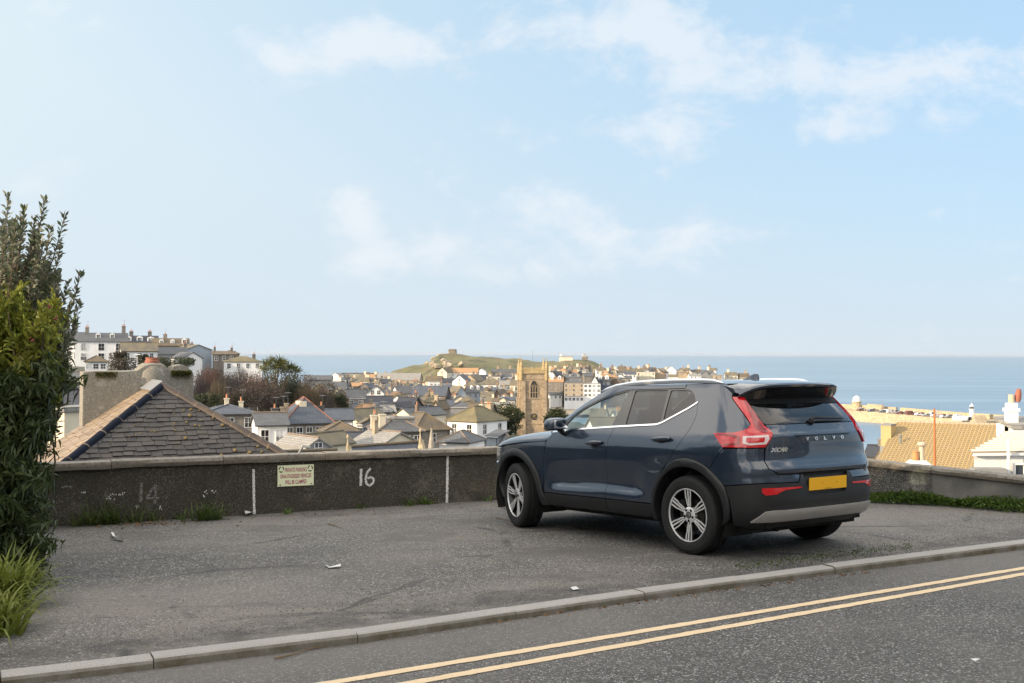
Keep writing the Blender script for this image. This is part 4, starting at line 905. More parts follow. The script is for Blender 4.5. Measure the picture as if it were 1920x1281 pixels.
def behind_car():
    rnd = random.Random(31); where = 'hidden behind the car'
    for i, (px, py, d) in enumerate([(1150, 800, 150), (1230, 806, 165), (1310, 800, 150), (1390, 812, 170), (1470, 806, 150), (1180, 778, 220), (1270, 780, 230), (1360, 782, 225), (1450, 786, 220), (1530, 800, 200), (1210, 768, 290), (1320, 770, 300), (1420, 776, 280), (1120, 766, 330)]):
        w = rnd.choice(['white', 'cream', 'stone', 'tan']); r = rnd.choice(['slate', 'dark', 'lich', 'brown', 'blue'])
        house(px, py+14, d, 9000/d, 3600/d, 4200/d, rnd.choice(['gable', 'hip', 'gablef']), rnd.uniform(-25, 20), w, r, '%s house with %s roof, %s of fourteen %s' % (WNAME[w], RNAME[r], ['one', 'two', 'three', 'four', 'five', 'six', 'seven', 'eight', 'nine', 'ten', 'eleven', 'twelve', 'thirteen', 'fourteen'][i], where), (3, 2), (0, 0), [(.8, .5, 1200/d, 1600/d, 2)], dep=8)
behind_car()
def special():
    # ---- church tower
    D = 283.0; c = at(1001, 840, D); zt = at(1001, 700, D).z; zb = c.z-8; hw = 3.4; yaw = math.radians(5); k = D/FPX
    M_T = mat_stone('tower_granite', (.26, .20, .14), (.40, .32, .225), 1.4); M_TD = mat_stone('tower_lichen', (.30, .225, .115), (.42, .33, .18), 2.0)
    T = empty('church_tower', (c.x, D, zb), yaw); tag(T, 'tall square granite church tower with four corner pinnacles and a clock', 'church tower')
    hh = zt-zb; b = MB(); b.box((0, hw, hh/2), (2*hw, 2*hw, hh)); b.build('shaft', M_T, T)
    st = MB()
    for z in (.52, .76, .945): st.box((0, hw, hh*z), (2*hw+.35, 2*hw+.35, .30))
    st.build('string_course', M_T, T)
    for sx in (-1, 1):
        for sy, dy in ((-1, 0), (1, 2*hw)):
            q = MB()
            for z0, z1, o in ((0, .50, 1.05), (.50, .76, .75), (.76, .93, .45)):
                q.box((sx*(hw-.55), dy+sy*o/2, hh*(z0+z1)/2), (1.0, o, hh*(z1-z0))); q.box((sx*(hw+o/2), dy-sy*.55, hh*(z0+z1)/2), (o, 1.0, hh*(z1-z0)))
            q.build('buttress', M_T, T)
    p = MB(); ph = 1.25
    for sgn in (0, 1):
        y = -.15+sgn*(2*hw+.3)
        p.box((0, y, hh+.35), (2*hw+.5, .4, .9))
        for i in range(5): p.box((-hw+.55+i*(2*hw-1.1)/4, y, hh+1.1), (.78, .4, .7))
    for sgn in (0, 1):
        x = -hw-.15+sgn*(2*hw+.3)
        p.box((x, hw, hh+.348), (.4, 2*hw-.1, .9))
        for i in range(5): p.box((x, .55+i*(2*hw-1.1)/4, hh+1.098), (.4, .78, .7))
    p.build('battlement', M_TD, T)
    for sx in (-1, 1):
        for dy in (0, 2*hw):
            q = MB(); x, y = sx*hw, dy
            q.lathe((x, y, hh-.9), [(.50, -1.0), (.56, 0), (.56, 1.6), (.66, 1.7), (.54, 1.9), (.46, 2.9), (.54, 3.0), (.38, 3.3), (.24, 4.0), (.11, 4.6), (.10, 4.65), (.18, 4.8), (.06, 4.95), (.03, 5.4)], 8); q.build('pinnacle', M_TD, T)
    fl = MB(); fl.tube([(0, hw, hh), (0, hw, hh+6.2)], .05, 5); fl.build('flagpole', M_LEAD, T)
    wz = hh*.84; L = MB(); ww, wh = 1.9, 4.9
    def arch(w, h, n=8):
        pts = [(-w/2, 0), (w/2, 0), (w/2, h*.62)]
        for i in range(1, n): a = i/n; pts.append((w/2*(1-a)**.8 if False else w/2*math.cos(a*math.pi/2)**.9, h*.62+h*.38*math.sin(a*math.pi/2)**1.05))
        pts.append((0, h))
        for i in range(n-1, 0, -1): a = i/n; pts.append((-w/2*math.cos(a*math.pi/2)**.9, h*.62+h*.38*math.sin(a*math.pi/2)**1.05))
        pts.append((-w/2, h*.62)); return pts
    for rot in (0, 1):
        W = MB(); a = arch(ww, wh); n = len(a); a2 = [(x*1.22, z*1.05-.1) for x, z in a]
        W.add([(x, -.02, z) for x, z in a], [tuple(range(n))], 1)
        W.add([(x, -.14, z) for x, z in a]+[(x, -.14, z) for x, z in a2]+[(x, .0, z) for x, z in a2]+[(x, -.01, z) for x, z in a], [(i, (i+1) % n, n+(i+1) % n, n+i) for i in range(n)]+[(n+i, n+(i+1) % n, 2*n+(i+1) % n, 2*n+i) for i in range(n)]+[(i, 3*n+i, 3*n+(i+1) % n, (i+1) % n) for i in range(n)], 0)
        for x in (-.32, .32): W.box((x, -.08, wh*.40), (.14, .12, wh*.80), 0, 0)
        W.box((0, -.075, wh*.36), (ww, .11, .12), 0, 0)
        for x in (-.63, 0, .63): W.box((x, -.07, wh*.70), (.1, .1, .5), 0, 0)
        o = W.build('belfry_window', [M_T, simple('louvre_dark', (.03, .028, .026), .8)], T); o.location = (0, 0, wz-wh/2) if rot == 0 else (-hw, hw, wz-wh/2)
        if rot: o.rotation_euler = (0, 0, -math.pi/2)
    ck = MB(); z = hh*.585; n = 28
    ring = [(r*math.cos(2*math.pi*i/n), -.16, z+r*math.sin(2*math.pi*i/n)) for r in (.66, .86) for i in range(n)]
    ck.add(ring, [(i, (i+1) % n, n+(i+1) % n, n+i) for i in range(n)])
    for i in range(12):
        a = 2*math.pi*i/12; ck.tube([(.30*math.cos(a), -.15, z+.30*math.sin(a)), (.70*math.cos(a), -.15, z+.70*math.sin(a))], .045, 4)
    ck.add([(r*math.cos(2*math.pi*i/n), -.155, z+r*math.sin(2*math.pi*i/n)) for r in (.22, .33) for i in range(n)], [(i, (i+1) % n, n+(i+1) % n, n+i) for i in range(n)])
    c1 = ck.build('clock', M_BLACK, T); hd = MB(); hd.tube([(0, -.19, z), (.28, -.19, z+.45)], .05, 4); hd.tube([(0, -.19, z), (-.3, -.19, z+.12)], .06, 4); hd.build('clock_hand', simple('gilt', (.5, .36, .1), .4, .6), c1)
    # ---- chapel below the wall: two nave roofs, coped gable, finial, spire pinnacle
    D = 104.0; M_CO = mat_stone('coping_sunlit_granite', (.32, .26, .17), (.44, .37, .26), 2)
    def P(px, py, d=D): return at(px, py, d)
    ch = empty('chapel', P(720, 850)); tag(ch, 'blue slate chapel roof with coped gables and a pointed stone spire behind the wall', 'chapel')
    def rel(v): return v-Vector(ch.location)
    def nave(x0, x1, r0, r1, half, name):
        a = P(x0, r0); b = P(x1, r1, D+4); mb = MB(); dz = 5.0
        pts = [a, b, b+Vector((0, -half, -dz)), a+Vector((0, -half, -dz)), b+Vector((0, half, -dz)), a+Vector((0, half, -dz))]
        pts = [rel(p) for p in pts]; lo = [p+Vector((0, 0, -.25)) for p in pts]
        mb.add(pts+lo, [(0, 3, 2, 1), (0, 1, 4, 5), (6, 7, 8, 9), (6, 11, 10, 7), (3, 9, 8, 2), (5, 4, 10, 11)]); mb.build(name, RM['blue'], ch)
        rg = MB(); rg.tube([rel(a)+Vector((0, 0, .05)), rel(b)+Vector((0, 0, .05))], .16, 6); rg.build('ridge_tiles', RM['brown'], ch)
        wl_ = MB()
        for e in (a, b):
            q = rel(e); wl_.add([q+Vector((0, 0, -.3)), q+Vector((0, -half, -dz-.3)), q+Vector((0, half, -dz-.3)), q+Vector((0, -half, -14)), q+Vector((0, half, -14))], [(0, 1, 2), (1, 3, 4, 2)])
        wl_.add([rel(a)+Vector((0, -half+.1, -dz)), rel(b)+Vector((0, -half+.1, -dz)), rel(b)+Vector((0, -half+.1, -14)), rel(a)+Vector((0, -half+.1, -14))], [(0, 1, 2, 3)])
        wl_.build('wall', WM['stone'], ch)
    nave(654, 786, 838.5, 829, 6, 'nave_roof'); nave(500, 632, 848, 844, 6, 'aisle_roof')
    def gable(px, py, name, dd=0, fin=True, sc=1.0):
        a = rel(P(px, py, D+dd)); mb = MB(); h = 4.2*sc; wd = 2.3*sc; th = .35
        V = [(0, 0, 0), (-wd, 0, -h), (-wd+.42, 0, -h), (0, 0, -.8), (wd-.42, 0, -h), (wd, 0, -h)]
        rz = math.radians(-52)
        R = Matrix.Rotation(rz, 3, 'Z'); vs = [R @ Vector((x, y+o, z))+a for o in (0, th) for x, y, z in V]; n = 6
        mb.add(vs, [tuple(range(n)), tuple(range(n, 2*n))[::-1]]+[(i, (i+1) % n, n+(i+1) % n, n+i) for i in range(n)])
        vs = [R @ Vector((x, .18, z))+a for x, z in ((0, -.5), (-wd+.3, -h), (wd-.3, -h))]; mb.add(vs, [(0, 1, 2)])
        if fin: mb.lathe(a+Vector((0, 0, -.1)), [(.16, -.4), (.13, .2), (.07, .4), (.05, .8), (.13, .9), (.12, 1.1), (.03, 1.2)], 6)
        mb.build(name, M_CO, ch)
    gable(652, 836, 'coped_gable', -1, True, .62); gable(788, 824, 'coped_gable', 3, True, .72)
    s = rel(P(809, 858, D-2)); sp = MB(); sp.lathe(s, [(.50, -4), (.50, -.1), (.46, 0), (.06, 2.85), (.06, 2.9)], 8); sp.build('spire', mat_stone('spire_stone', (.26, .235, .20), (.36, .33, .28), 2), ch)
    cr = MB(); cr.box(s+Vector((0, 0, 3.25)), (.07, .07, .62)); cr.box(s+Vector((0, 0, 3.30)), (.32, .068, .08)); cr.lathe(s, [(.05, 2.85), (.12, 2.95), (.05, 3.02)], 6); cr.build('cross_finial', WM['dark'], ch)
    v = MB(); q = rel(P(578, 853, D-6)); v.box(q, (1.6, .6, .35)); v.tube([q+Vector((-.9, 0, .1)), q+Vector((-.5, 0, .8)), q+Vector((.2, 0, .7))], .12, 6); v.box(q+Vector((1.5, 0, -.05)), (1.2, .4, .2))
    v.build('roof_vent', M_LEAD, ch)
    # ---- chapel and lookout on the headland
    M_CH = mat_stone('chapel_granite', (.21, .18, .145), (.31, .27, .21), .9)
    D = 1004.0; k = D/FPX; p = at(847, 664, D); r = empty('hilltop_chapel', p, math.radians(-14)); tag(r, 'tiny stone chapel on top of the headland', 'chapel')
    wall_mb('gable', 6.8, 5.0, 1.6, -3.4).build('wall', M_CH, r).location = (0, 0, 3.0); roof_mb('gable', 6.8, 5.0, 1.7, .15).build('roof', RM['brown'], r).location = (0, 0, 3.0)
    for x in (-1.8, 0, 1.8):
        bt = MB(); bt.box((x, -.3, 1.0), (.5, .6, 3.4)); bt.build('buttress', M_CH, r)
    p = at(834, 664.5, D-6); q = MB(); q.box((0, 0, -.2), (6.5, 3, 1.7)); tag(q.build('terrace_wall', M_CO, None, p), 'low sunlit stone wall in front of the hilltop chapel', 'wall')
    p = at(1061, 669.5, 985); r = empty('school_house', p, math.radians(-6)); tag(r, 'long cream house with white chimney on the headland right of the tower', 'house')
    wall_mb('gable', 12.5, 7, .9, -5).build('wall', WM['cream'], r); roof_mb('gable', 12.5, 7, .9, .2).build('roof', RM['pale'], r); chimney(r, -5, 3.5, .6, 1.6, 1.4, 1.8, 0, WM['white'])
    for i in range(4): window(r, -4+2.6*i, -.03, -1.2, .8, 1.0)
    p = at(1097, 671, 985); r = empty('lookout_station', p, 0); tag(r, 'white coastwatch lookout with mast at the right end of the headland', 'lookout')
    b = MB(); b.box((0, 2, -.4), (5.5, 4, 3.6)); b.build('base', WM['stone'], r); b = MB(); b.box((-.6, 2, 2.3), (3.2, 3.0, 1.9)); b.build('cabin', WM['white'], r); b = MB(); b.box((-.6, 2, 3.35), (3.8, 3.6, .25)); b.build('roof', RM['pale'], r); b = MB(); b.tube([(.9, 2, 1), (.9, 2, 5.6)], .07, 5); b.build('mast', M_LEAD, r)
    window(r, -.6, .45, 2.4, 2.2, .9)
special()
def pier():
    M_P = mat_stone('pier_granite', (.33, .26, .17), (.46, .38, .26), 1.1); deck = 5.6
    line = [(1500, 758, 610), (1565, 765, 588), (1640, 777, 562), (1700, 786, 535), (1760, 790, 512), (1850, 789, 488)]
    top = []
    for px, py, d in line:
        r = ray(px, py); top.append(Vector((r.x*d, d, deck)))
    r = empty('harbour_pier', (top[0].x, top[0].y, 0)); tag(r, 'long sunlit stone harbour pier crowded with parked cars', 'pier')
    def rel(v): return v-Vector(r.location)
    body = MB(); par = MB()
    for i in range(len(top)-1):
        a, b = top[i], top[i+1]; t = (b-a).normalized(); n = Vector((-t.y, t.x, 0)); n = n if n.y > 0 else -n; w = 17
        A = [a, b, b+n*w, a+n*w]; V = [rel(p) for p in A]+[rel(Vector((p.x, p.y, -3))) for p in A]
        body.add(V, [(0, 1, 2, 3), (0, 4, 5, 1), (3, 2, 6, 7), (1, 5, 6, 2), (0, 3, 7, 4)])
        c0, c1 = a+n*(w-1.6), b+n*(w-1.6); A = [c0, c1, c1+n*1.4, c0+n*1.4]; V = [rel(p) for p in A]+[rel(p+Vector((0, 0, 2.3))) for p in A]
        par.add(V, [(4, 5, 6, 7), (0, 1, 5, 4), (2, 3, 7, 6), (0, 4, 7, 3), (1, 2, 6, 5)])
    body.build('quay_wall', M_P, r); par.build('sea_parapet', M_P, r)
    # harbour office drum
    p = at(1606, 766, 592); p.z = deck; h = empty('pier_lookout', p); tag(h, 'round pale lookout house with mast on the pier left of the lighthouse', 'lookout')
    b = MB(); b.lathe((0, 0, 0), [(2.6, 0), (2.5, 4.0), (2.9, 4.1), (2.9, 4.4)], 14); b.build('base', M_P, h); b = MB(); b.lathe((0, 0, 4.4), [(2.0, 0), (1.9, 2.2), (.3, 3.2)], 14); b.build('lantern', WM['white'], h); b = MB(); b.tube([(-1.7, 0, 4), (-1.7, 0, 9.5)], .06, 5); b.build('mast', M_LEAD, h)
    lw = [(1628, 768, 584), (1655, 772, 572)]
    q = MB(); a, b2 = [Vector((ray(x, y).x*d, d, deck)) for x, y, d in lw]; t = (b2-a); q.box((0, 0, 1.6), (t.length, 1.5, 3.6), math.atan2(t.y, t.x)); tag(q.build('pier_shed', M_P, None, (a+b2)/2), 'long low pale wall on the pier beside the round lookout', 'wall')
    # lighthouse
    d = 497; rr = ray(1822, 785); p = Vector((rr.x*d, d, deck)); L = empty('lighthouse', p); tag(L, 'small white lighthouse with black base at the end of the pier', 'lighthouse')
    b = MB(); b.lathe((0, 0, 0), [(1.45, 0), (1.45, 1.5)], 16); b.box((1.6, 0, .75), (2.0, 2.2, 1.5)); b.build('base', M_BLACK, L)
    b = MB(); b.lathe((0, 0, 1.5), [(1.15, 0), (1.0, 3.3), (1.35, 3.4), (1.35, 3.6), (1.0, 3.65)], 16); b.build('tower', WM['white'], L)
    b = MB(); b.lathe((0, 0, 5.1), [(.85, 0), (.85, 1.3)], 12); b.build('lantern', M_PANE, L)
    b = MB(); b.lathe((0, 0, 6.4), [(1.05, 0), (.95, .25), (.15, 1.1), (.08, 1.7)], 12); b.build('dome', WM['white'], L)
    b = MB(); b.tube([(1.35*math.cos(a), 1.35*math.sin(a), 5.6) for a in [2*math.pi*i/12 for i in range(13)]], .05, 4); b.build('gallery_rail', M_FRAME, L)
    q = MB(); rr = ray(1836, 788); q.box((0, 0, 1.2), (5.5, 3.2, 3.2)); tag(q.build('pier_hut', M_P, None, Vector((rr.x*486, 486, deck))), 'square stone hut at the pier head right of the lighthouse', 'hut')
    q = MB(); rr = ray(1800, 788); q.box((0, 0, .9), (6.0, 2.2, 2.0)); tag(q.build('pier_store', WM['white'], None, Vector((rr.x*496, 496, deck))), 'low white store left of the lighthouse', 'store')
    # parked vehicles on the pier
    cols = [(.6, .6, .62), (.05, .06, .08), (.25, .26, .28), (.5, .5, .52), (.10, .13, .18), (.16, .07, .06), (.7, .7, .7), (.03, .03, .035)]; cn = ['white', 'black', 'grey', 'silver', 'blue', 'red', 'bright white', 'dark']
    M_CW = simple('far_car_glass', (.03, .035, .04), .1)
    cm = [simple('far_car_paint', c, .3, .1, .6) for c in cols]; protos = {}
    rnd = random.Random(4); M_TY = M_GUT
    def pcar(van):
        mb = MB(); W = .87
        if van: prof = [(-2.3, .35), (-2.3, 2.0), (-2.1, 2.15), (1.0, 2.15), (1.6, 1.35), (2.4, 1.15), (2.5, .35)]
        else: prof = [(-2.1, .35), (-2.15, .9), (-1.9, 1.0), (-1.4, 1.45), (.2, 1.5), (.9, 1.02), (1.95, .88), (2.1, .35)]
        n = len(prof); mb.add([(x, -W, z) for x, z in prof]+[(x, W, z) for x, z in prof], [tuple(range(n)), tuple(range(n, 2*n))[::-1]]+[(i, (i+1) % n, n+(i+1) % n, n+i) for i in range(n)])
        g = MB()
        for y in (-W-.01, W+.01):
            g.add([(-1.35 if not van else .2, y, 1.02), (.55 if not van else 1.2, y, 1.02), (.12 if not van else .85, y, 1.42 if not van else 1.9), (-1.2 if not van else .25, y, 1.42 if not van else 1.9)], [(0, 1, 2, 3)])
        wl_ = MB()
        for x in (-1.3, 1.35):
            for y in (-.8, .8): wl_.add([(x+.32*math.cos(a), y*1.12, .32+.32*math.sin(a)) for a in [2*math.pi*i/10 for i in range(10)]]+[(x+.32*math.cos(a), y*.85, .32+.32*math.sin(a)) for a in [2*math.pi*i/10 for i in range(10)]], [tuple(range(10)), tuple(range(10, 20))[::-1]]+[(i, (i+1) % 10, 10+(i+1) % 10, 10+i) for i in range(10)])
        return mb, g, wl_
    N = 34; k = 0
    for i in range(N):
        t = (i+.5)/N*.93; s = t*(len(top)-1); j = min(int(s), len(top)-2); a, b = top[j], top[j+1]; p = a.lerp(b, s-j); tt = (b-a).normalized(); n = Vector((-tt.y, tt.x, 0)); n = n if n.y > 0 else -n
        van = rnd.random() < .16; c = rnd.randrange(8); row = 2.8 if i % 2 else 8.5
        px_mid = 960+FPX*(p.x/p.y)
        if px_mid < 1590: continue
        pos = p+n*(row+rnd.uniform(-.6, .6)); o = empty('pier_van' if van else 'pier_car', pos, math.atan2(n.y, n.x)+rnd.uniform(-.08, .08)+(math.pi if rnd.random() < .5 else 0)); k += 1
        tag(o, '%s %s parked on the pier, %s the quay edge' % (cn[c], 'van' if van else 'car', 'close to' if i % 2 else 'in the row back from'), 'van' if van else 'car', 'vehicles parked on the pier')
        key = (van, c)
        if key not in protos:
            m1, m2, m3 = pcar(van); protos[key] = [m1.build('body', cm[c], o), m2.build('side_window', M_CW, o), m3.build('wheels', M_TY, o)]
        else:
            for q in protos[key]: z = q.copy(); COL.objects.link(z); z.parent = o
    for px, py, d in ((1654, 768, 560), (1760, 780, 515)):
        rr = ray(px, py); q = MB(); q.tube([(0, 0, 0), (0, 0, 6.0)], .09, 5, r2=.05); q.box((0, .3, 6.0), (.3, .9, .14)); tag(q.build('street_lamp', M_LEAD, None, Vector((rr.x*d, d, deck))), 'thin lamp post on the pier ' + ('near the low pale wall' if px < 1700 else 'halfway to the lighthouse'), 'street lamp')
pier()
# ================================================================ plants
def leaf_mat(name, c1, c2, trans=.35, rough=.5, back=None):
    m, nt, b = new_mat(name); t = NT(nt); N = nt.nodes; L = nt.links
    out = [n for n in N if n.type == 'OUTPUT_MATERIAL'][0]
    g = N.new('ShaderNodeNewGeometry')
    c = t.mix(g.outputs['Random Per Island'], c1, c2)
    c = t.mix(t.ramp(t.noise(2.2, 3, .6), [(.35, .0), (.7, .55)]), c, tuple(x*.6 for x in c1))
    if back: c = t.mix(g.outputs['Backfacing'], c, back)
    L.new(c, b.inputs['Base Color']); b.inputs['Roughness'].default_value = rough; b.inputs['Specular IOR Level'].default_value = .35
    tr = N.new('ShaderNodeBsdfTranslucent'); L.new(c, tr.inputs[0])
    mx = N.new('ShaderNodeMixShader'); mx.inputs[0].default_value = trans; L.new(b.outputs[0], mx.inputs[1]); L.new(tr.outputs[0], mx.inputs[2]); L.new(mx.outputs[0], out.inputs[0])
    return m
def np_mesh(name, V, quads, mat):
    V = np.asarray(V, np.float32); Q = np.asarray(quads, np.int32)
    me = bpy.data.meshes.new(name); me.vertices.add(len(V)); me.vertices.foreach_set('co', V.ravel())
    me.loops.add(Q.size); me.loops.foreach_set('vertex_index', Q.ravel())
    me.polygons.add(len(Q)); me.polygons.foreach_set('loop_start', np.arange(0, Q.size, Q.shape[1], dtype=np.int32))
    try: me.polygons.foreach_set('loop_total', np.full(len(Q), Q.shape[1], np.int32))
    except Exception: pass
    me.update(calc_edges=True); me.materials.append(mat)
    return me
def unit(v): return v/np.maximum(np.linalg.norm(v, axis=-1, keepdims=True), 1e-9)
def leaves_arrays(P, D, L, W, rng, droop=.12):
    """one pointed leaf (two faces folded at the midrib) per point"""
    n = len(P); D = unit(np.asarray(D)); r = unit(rng.normal(size=(n, 3))); S = unit(np.cross(D, r)); U = np.cross(S, D)
    L = np.asarray(L).reshape(-1, 1)*np.ones((n, 1)); W = np.asarray(W).reshape(-1, 1)*np.ones((n, 1))
    a = P; c = P+D*L-np.array([0, 0, 1])*L*droop; m = P+D*L*.55; l = m+S*W/2+U*W*.18; q = m-S*W/2+U*W*.18
    V = np.stack([a, l, c, q], 1).reshape(-1, 3); k = np.arange(n)*4
    return V, np.stack([k, k+1, k+2, k+3], 1)
def leaf_obj(name, P, D, L, W, rng, mat, parent=None, droop=.12):
    V, Q = leaves_arrays(P, D, L, W, rng, droop); o = bpy.data.objects.new(name, np_mesh(name, V, Q, mat)); link(o, parent); return o
def blades_obj(name, base, rng, n, length, width, mat, spread=.9, parent=None, r0=.08, upr=.55, seg=5):
    """arching grass-like blades round a base point list"""
    V, Q = [], []
    base = np.asarray(base)
    for i in range(n):
        b = base[rng.integers(len(base))]; a = rng.uniform(0, 2*math.pi); L = length*rng.uniform(.55, 1.1); w = width*rng.uniform(.7, 1.2)
        out = np.array([math.cos(a), math.sin(a), 0]); side = np.array([-math.sin(a), math.cos(a), 0]); p = b+out*r0*rng.uniform(0, 1); e = spread*rng.uniform(.25, 1.0)
        ang = math.pi/2-.08-.85*rng.uniform(0, 1); s = len(V)
        for k in range(seg+1):
            t = k/seg; ww = w*(1-t**2.2)*.5+.0005
            V += [p+side*ww, p-side*ww]
            if k < seg: Q.append((s+2*k, s+2*k+1, s+2*k+3, s+2*k+2))
            p = p+(out*math.cos(ang)+np.array([0, 0, math.sin(ang)]))*L/seg; ang -= e*2.3/seg*(.5+t)
    o = bpy.data.objects.new(name, np_mesh(name, V, Q, mat)); link(o, parent); return o
L_GREY = leaf_mat('grey_green_leaf', (.135, .165, .090), (.075, .105, .052), .25, .55, (.20, .20, .15))
L_YEL = leaf_mat('yellow_green_leaf', (.36, .36, .060), (.13, .185, .032), .35, .45)
L_DARK = leaf_mat('dark_green_leaf', (.034, .056, .016), (.075, .095, .030), .25, .4)
L_STRAP = leaf_mat('strap_leaf', (.060, .095, .024), (.110, .145, .035), .35, .4)
L_TUFT = leaf_mat('lime_tuft_leaf', (.15, .19, .030), (.24, .26, .055), .4, .45)
L_WEED = leaf_mat('weed_leaf', (.075, .14, .024), (.15, .21, .045), .35, .45)
M_STEM = simple('twig_bark', (.09, .065, .045), .85, noise=.4, nscale=10)
M_FLOWER = simple('white_petal', (.75, .75, .72), .6)
def bush_left():
    rng = np.random.default_rng(5)
    # --- tall shrub of upright leafy shoots
    sh = empty('shrub', (-4.85, 9.3, gz(-4.85, 9.3))); tag(sh, 'tall grey-green shrub with upright leafy shoots at the left edge', 'shrub')
    st = MB(); P, D = [], []
    def shoot(b, tip, lean, n, ll):
        pts = [b]
        for k in range(1, 6):
            t = k/5; pts.append(b*(1-t)+tip*t+lean*math.sin(math.pi*t)*.5)
        st.tube([Vector(p) for p in pts], .009, 4, r2=.003)
        for i in range(n):
            t = .12+.88*(i+rng.uniform(0, 1))/n; k = min(4, int(t*5)); p = pts[k]+(pts[k+1]-pts[k])*(t*5-k); ax = unit(pts[k+1]-pts[k]); a = i*2.4+rng.uniform(-.4, .4)
            s = unit(np.cross(ax, np.array([.3, .9, .2]))); u = np.cross(ax, s); rad = s*math.cos(a)+u*math.sin(a)
            f = .55+1.1*t**3
            P.append(p); D.append(unit(rad*1.0+ax*f+unit(rng.normal(size=3))*.5))
        for i in range(7):
            a = i*.9; P.append(pts[-1]); D.append(unit(np.array([math.cos(a)*.5, math.sin(a)*.5, 1.0])))
    top = H-GO.z
    # shoots that stand up against the sky: pixel of the tip, depth
    tips = [(14, 372, 9.0), (45, 396, 9.25), (84, 379, 9.1), (120, 410, 9.2), (64, 415, 9.4), (28, 420, 8.9), (95, 432, 9.0), (-12, 380, 9.2), (-40, 395, 9.4), (-70, 372, 9.2), (150, 519, 9.3), (148, 572, 9.4), (106, 524, 9.1), (127, 535, 9.2), (140, 610, 9.5), (135, 560, 9.0), (5, 440, 8.8), (75, 450, 8.9), (112, 470, 9.2)]
    for x, y, d in tips:
        tip = np.array(at(x, y, d)); b = np.array(at(x*.62-18, y+rng.uniform(150, 210), d+.1)); shoot(b, tip, np.array([.06, 0, 0]), 80, .05)
    for i in range(380):
        x = rng.uniform(-230, 124); lim = 412+max(0, -60-x)*.6+max(0, x-70)*.9+max(0, x-40)*1.0
        y = rng.uniform(lim, 760); d = 9.3+rng.uniform(-.35, .8)+(.45 if x < -60 else 0)
        tip = np.array(at(min(x, 132-(max(0, y-640))*.28), y, d)); b = tip+np.array([rng.uniform(-.25, .05), rng.uniform(-.1, .1), -rng.uniform(.4, .75)]); shoot(b, tip, np.array([.05, 0, 0]), 48, .05)
    st.build('stems', M_STEM, sh, (-sh.location[0], -sh.location[1], -sh.location[2]))
    P = np.array(P); D = np.array(D)
    o = leaf_obj('leaves', P, D, rng.uniform(.045, .095, len(P)), rng.uniform(.018, .031, len(P)), rng, L_GREY, sh); o.location = -sh.location
    core = []
    for i in range(19000):
        x = rng.uniform(-190, 112); y = rng.uniform(500+max(0, -60-x)*.6, 800); d = 9.75+rng.uniform(-.3, 1.2)
        if x > 112-(abs(y-620)/180)**2*40: continue
        core.append(at(x, y, d))
    core = np.array(core); o = leaf_obj('inner_leaves', core, rng.normal(size=core.shape)+np.array([0, 0, .5]), rng.uniform(.05, .075, len(core)), .022, rng, L_DARK, sh); o.location = -sh.location
    # --- yellow-green shrub in front
    ys = empty('shrub', (-4.3, 8.6, gz(-4.3, 8.6))); tag(ys, 'yellow-green leafy shrub in front of the tall grey-green one', 'shrub')
    P, D = [], []
    for i in range(380):
        a = rng.uniform(0, 2*math.pi); x = rng.uniform(-95, 104); y = 556+150*rng.uniform(0, 1)**1.2+max(0, x-20)*.30-(rng.uniform(0, 1) < .35)*rng.uniform(0, 34); x += (rng.uniform(0, 1) < .2)*rng.uniform(0, 14)
        d = 8.95+rng.uniform(-.32, .30); tip = np.array(at(x-(y > 640)*rng.uniform(0, 8), y, d)); ax = unit(np.array([rng.normal()*.45+.1, rng.normal()*.4-.35, 1.0]))
        for k in range(24):
            t = k/24; P.append(tip-ax*.24*t+rng.normal(size=3)*.006); q = rng.normal(size=3); D.append(unit(ax*(.75+.8*(1-t))+unit(q)*.9))
    P = np.array(P); D = np.array(D); o = leaf_obj('leaves', P, D, rng.uniform(.060, .105, len(P)), rng.uniform(.018, .028, len(P)), rng, L_YEL, ys); o.location = -ys.location
    bt = MB()
    for x, y in ((91, 575), (104, 600), (60, 640)):
        p = at(x, y, 8.6)
        for k in range(5): q = p+Vector((rng.normal()*.010, rng.normal()*.010, rng.normal()*.014)); bt.lathe(q, [(.001, -.008), (.006, -.004), (.008, 0), (.006, .004), (.001, .008)], 6)
    o = tag(bt.build('berries', simple('red_berry', (.22, .03, .02), .4), ys, -ys.location), kind='stuff')
    sb = MB()
    for i in range(40):
        b = Vector((-4.4+rng.normal()*.25, 8.8+rng.normal()*.2, gz(-4.4, 8.8))); t = at(rng.uniform(-150, 85), rng.uniform(580, 720), 8.7); sb.tube([b, b.lerp(t, .5)+Vector((rng.normal()*.08, rng.normal()*.08, 0)), t], .012, 4, r2=.004)
    sb.build('stems', M_STEM, ys, -ys.location)
    # --- dark hanging foliage below
    ds = empty('shrub', (-4.35, 8.9, gz(-4.35, 8.9))); tag(ds, 'dark low shrub with narrow hanging leaves against the wall end', 'shrub')
    P, D = [], []
    lim = [(690, 120), (705, 126), (740, 118), (770, 98), (800, 92), (830, 82), (860, 66), (900, 70), (950, 78), (1000, 80), (1040, 82), (1075, 70), (1090, 48)]
    lx = pchip([a for a, b in lim], [b for a, b in lim])
    for i in range(1500):
        y = rng.uniform(690, 1085); x1 = float(lx(y)); x = x1-rng.uniform(0, 1)**.75*(x1+150)
        d = 8.75+rng.uniform(-.3, .45)-(y-650)/440*.25; tip = np.array(at(x, y, d)); ax = unit(np.array([rng.normal()*.5+.25, rng.normal()*.4-.5, rng.normal()*.5-.05]))
        for k in range(26):
            t = k/26; P.append(tip-ax*.26*t+rng.normal(size=3)*.008); D.append(unit(ax*(.9)+unit(rng.normal(size=3))*.8+np.array([0, 0, -.15])))
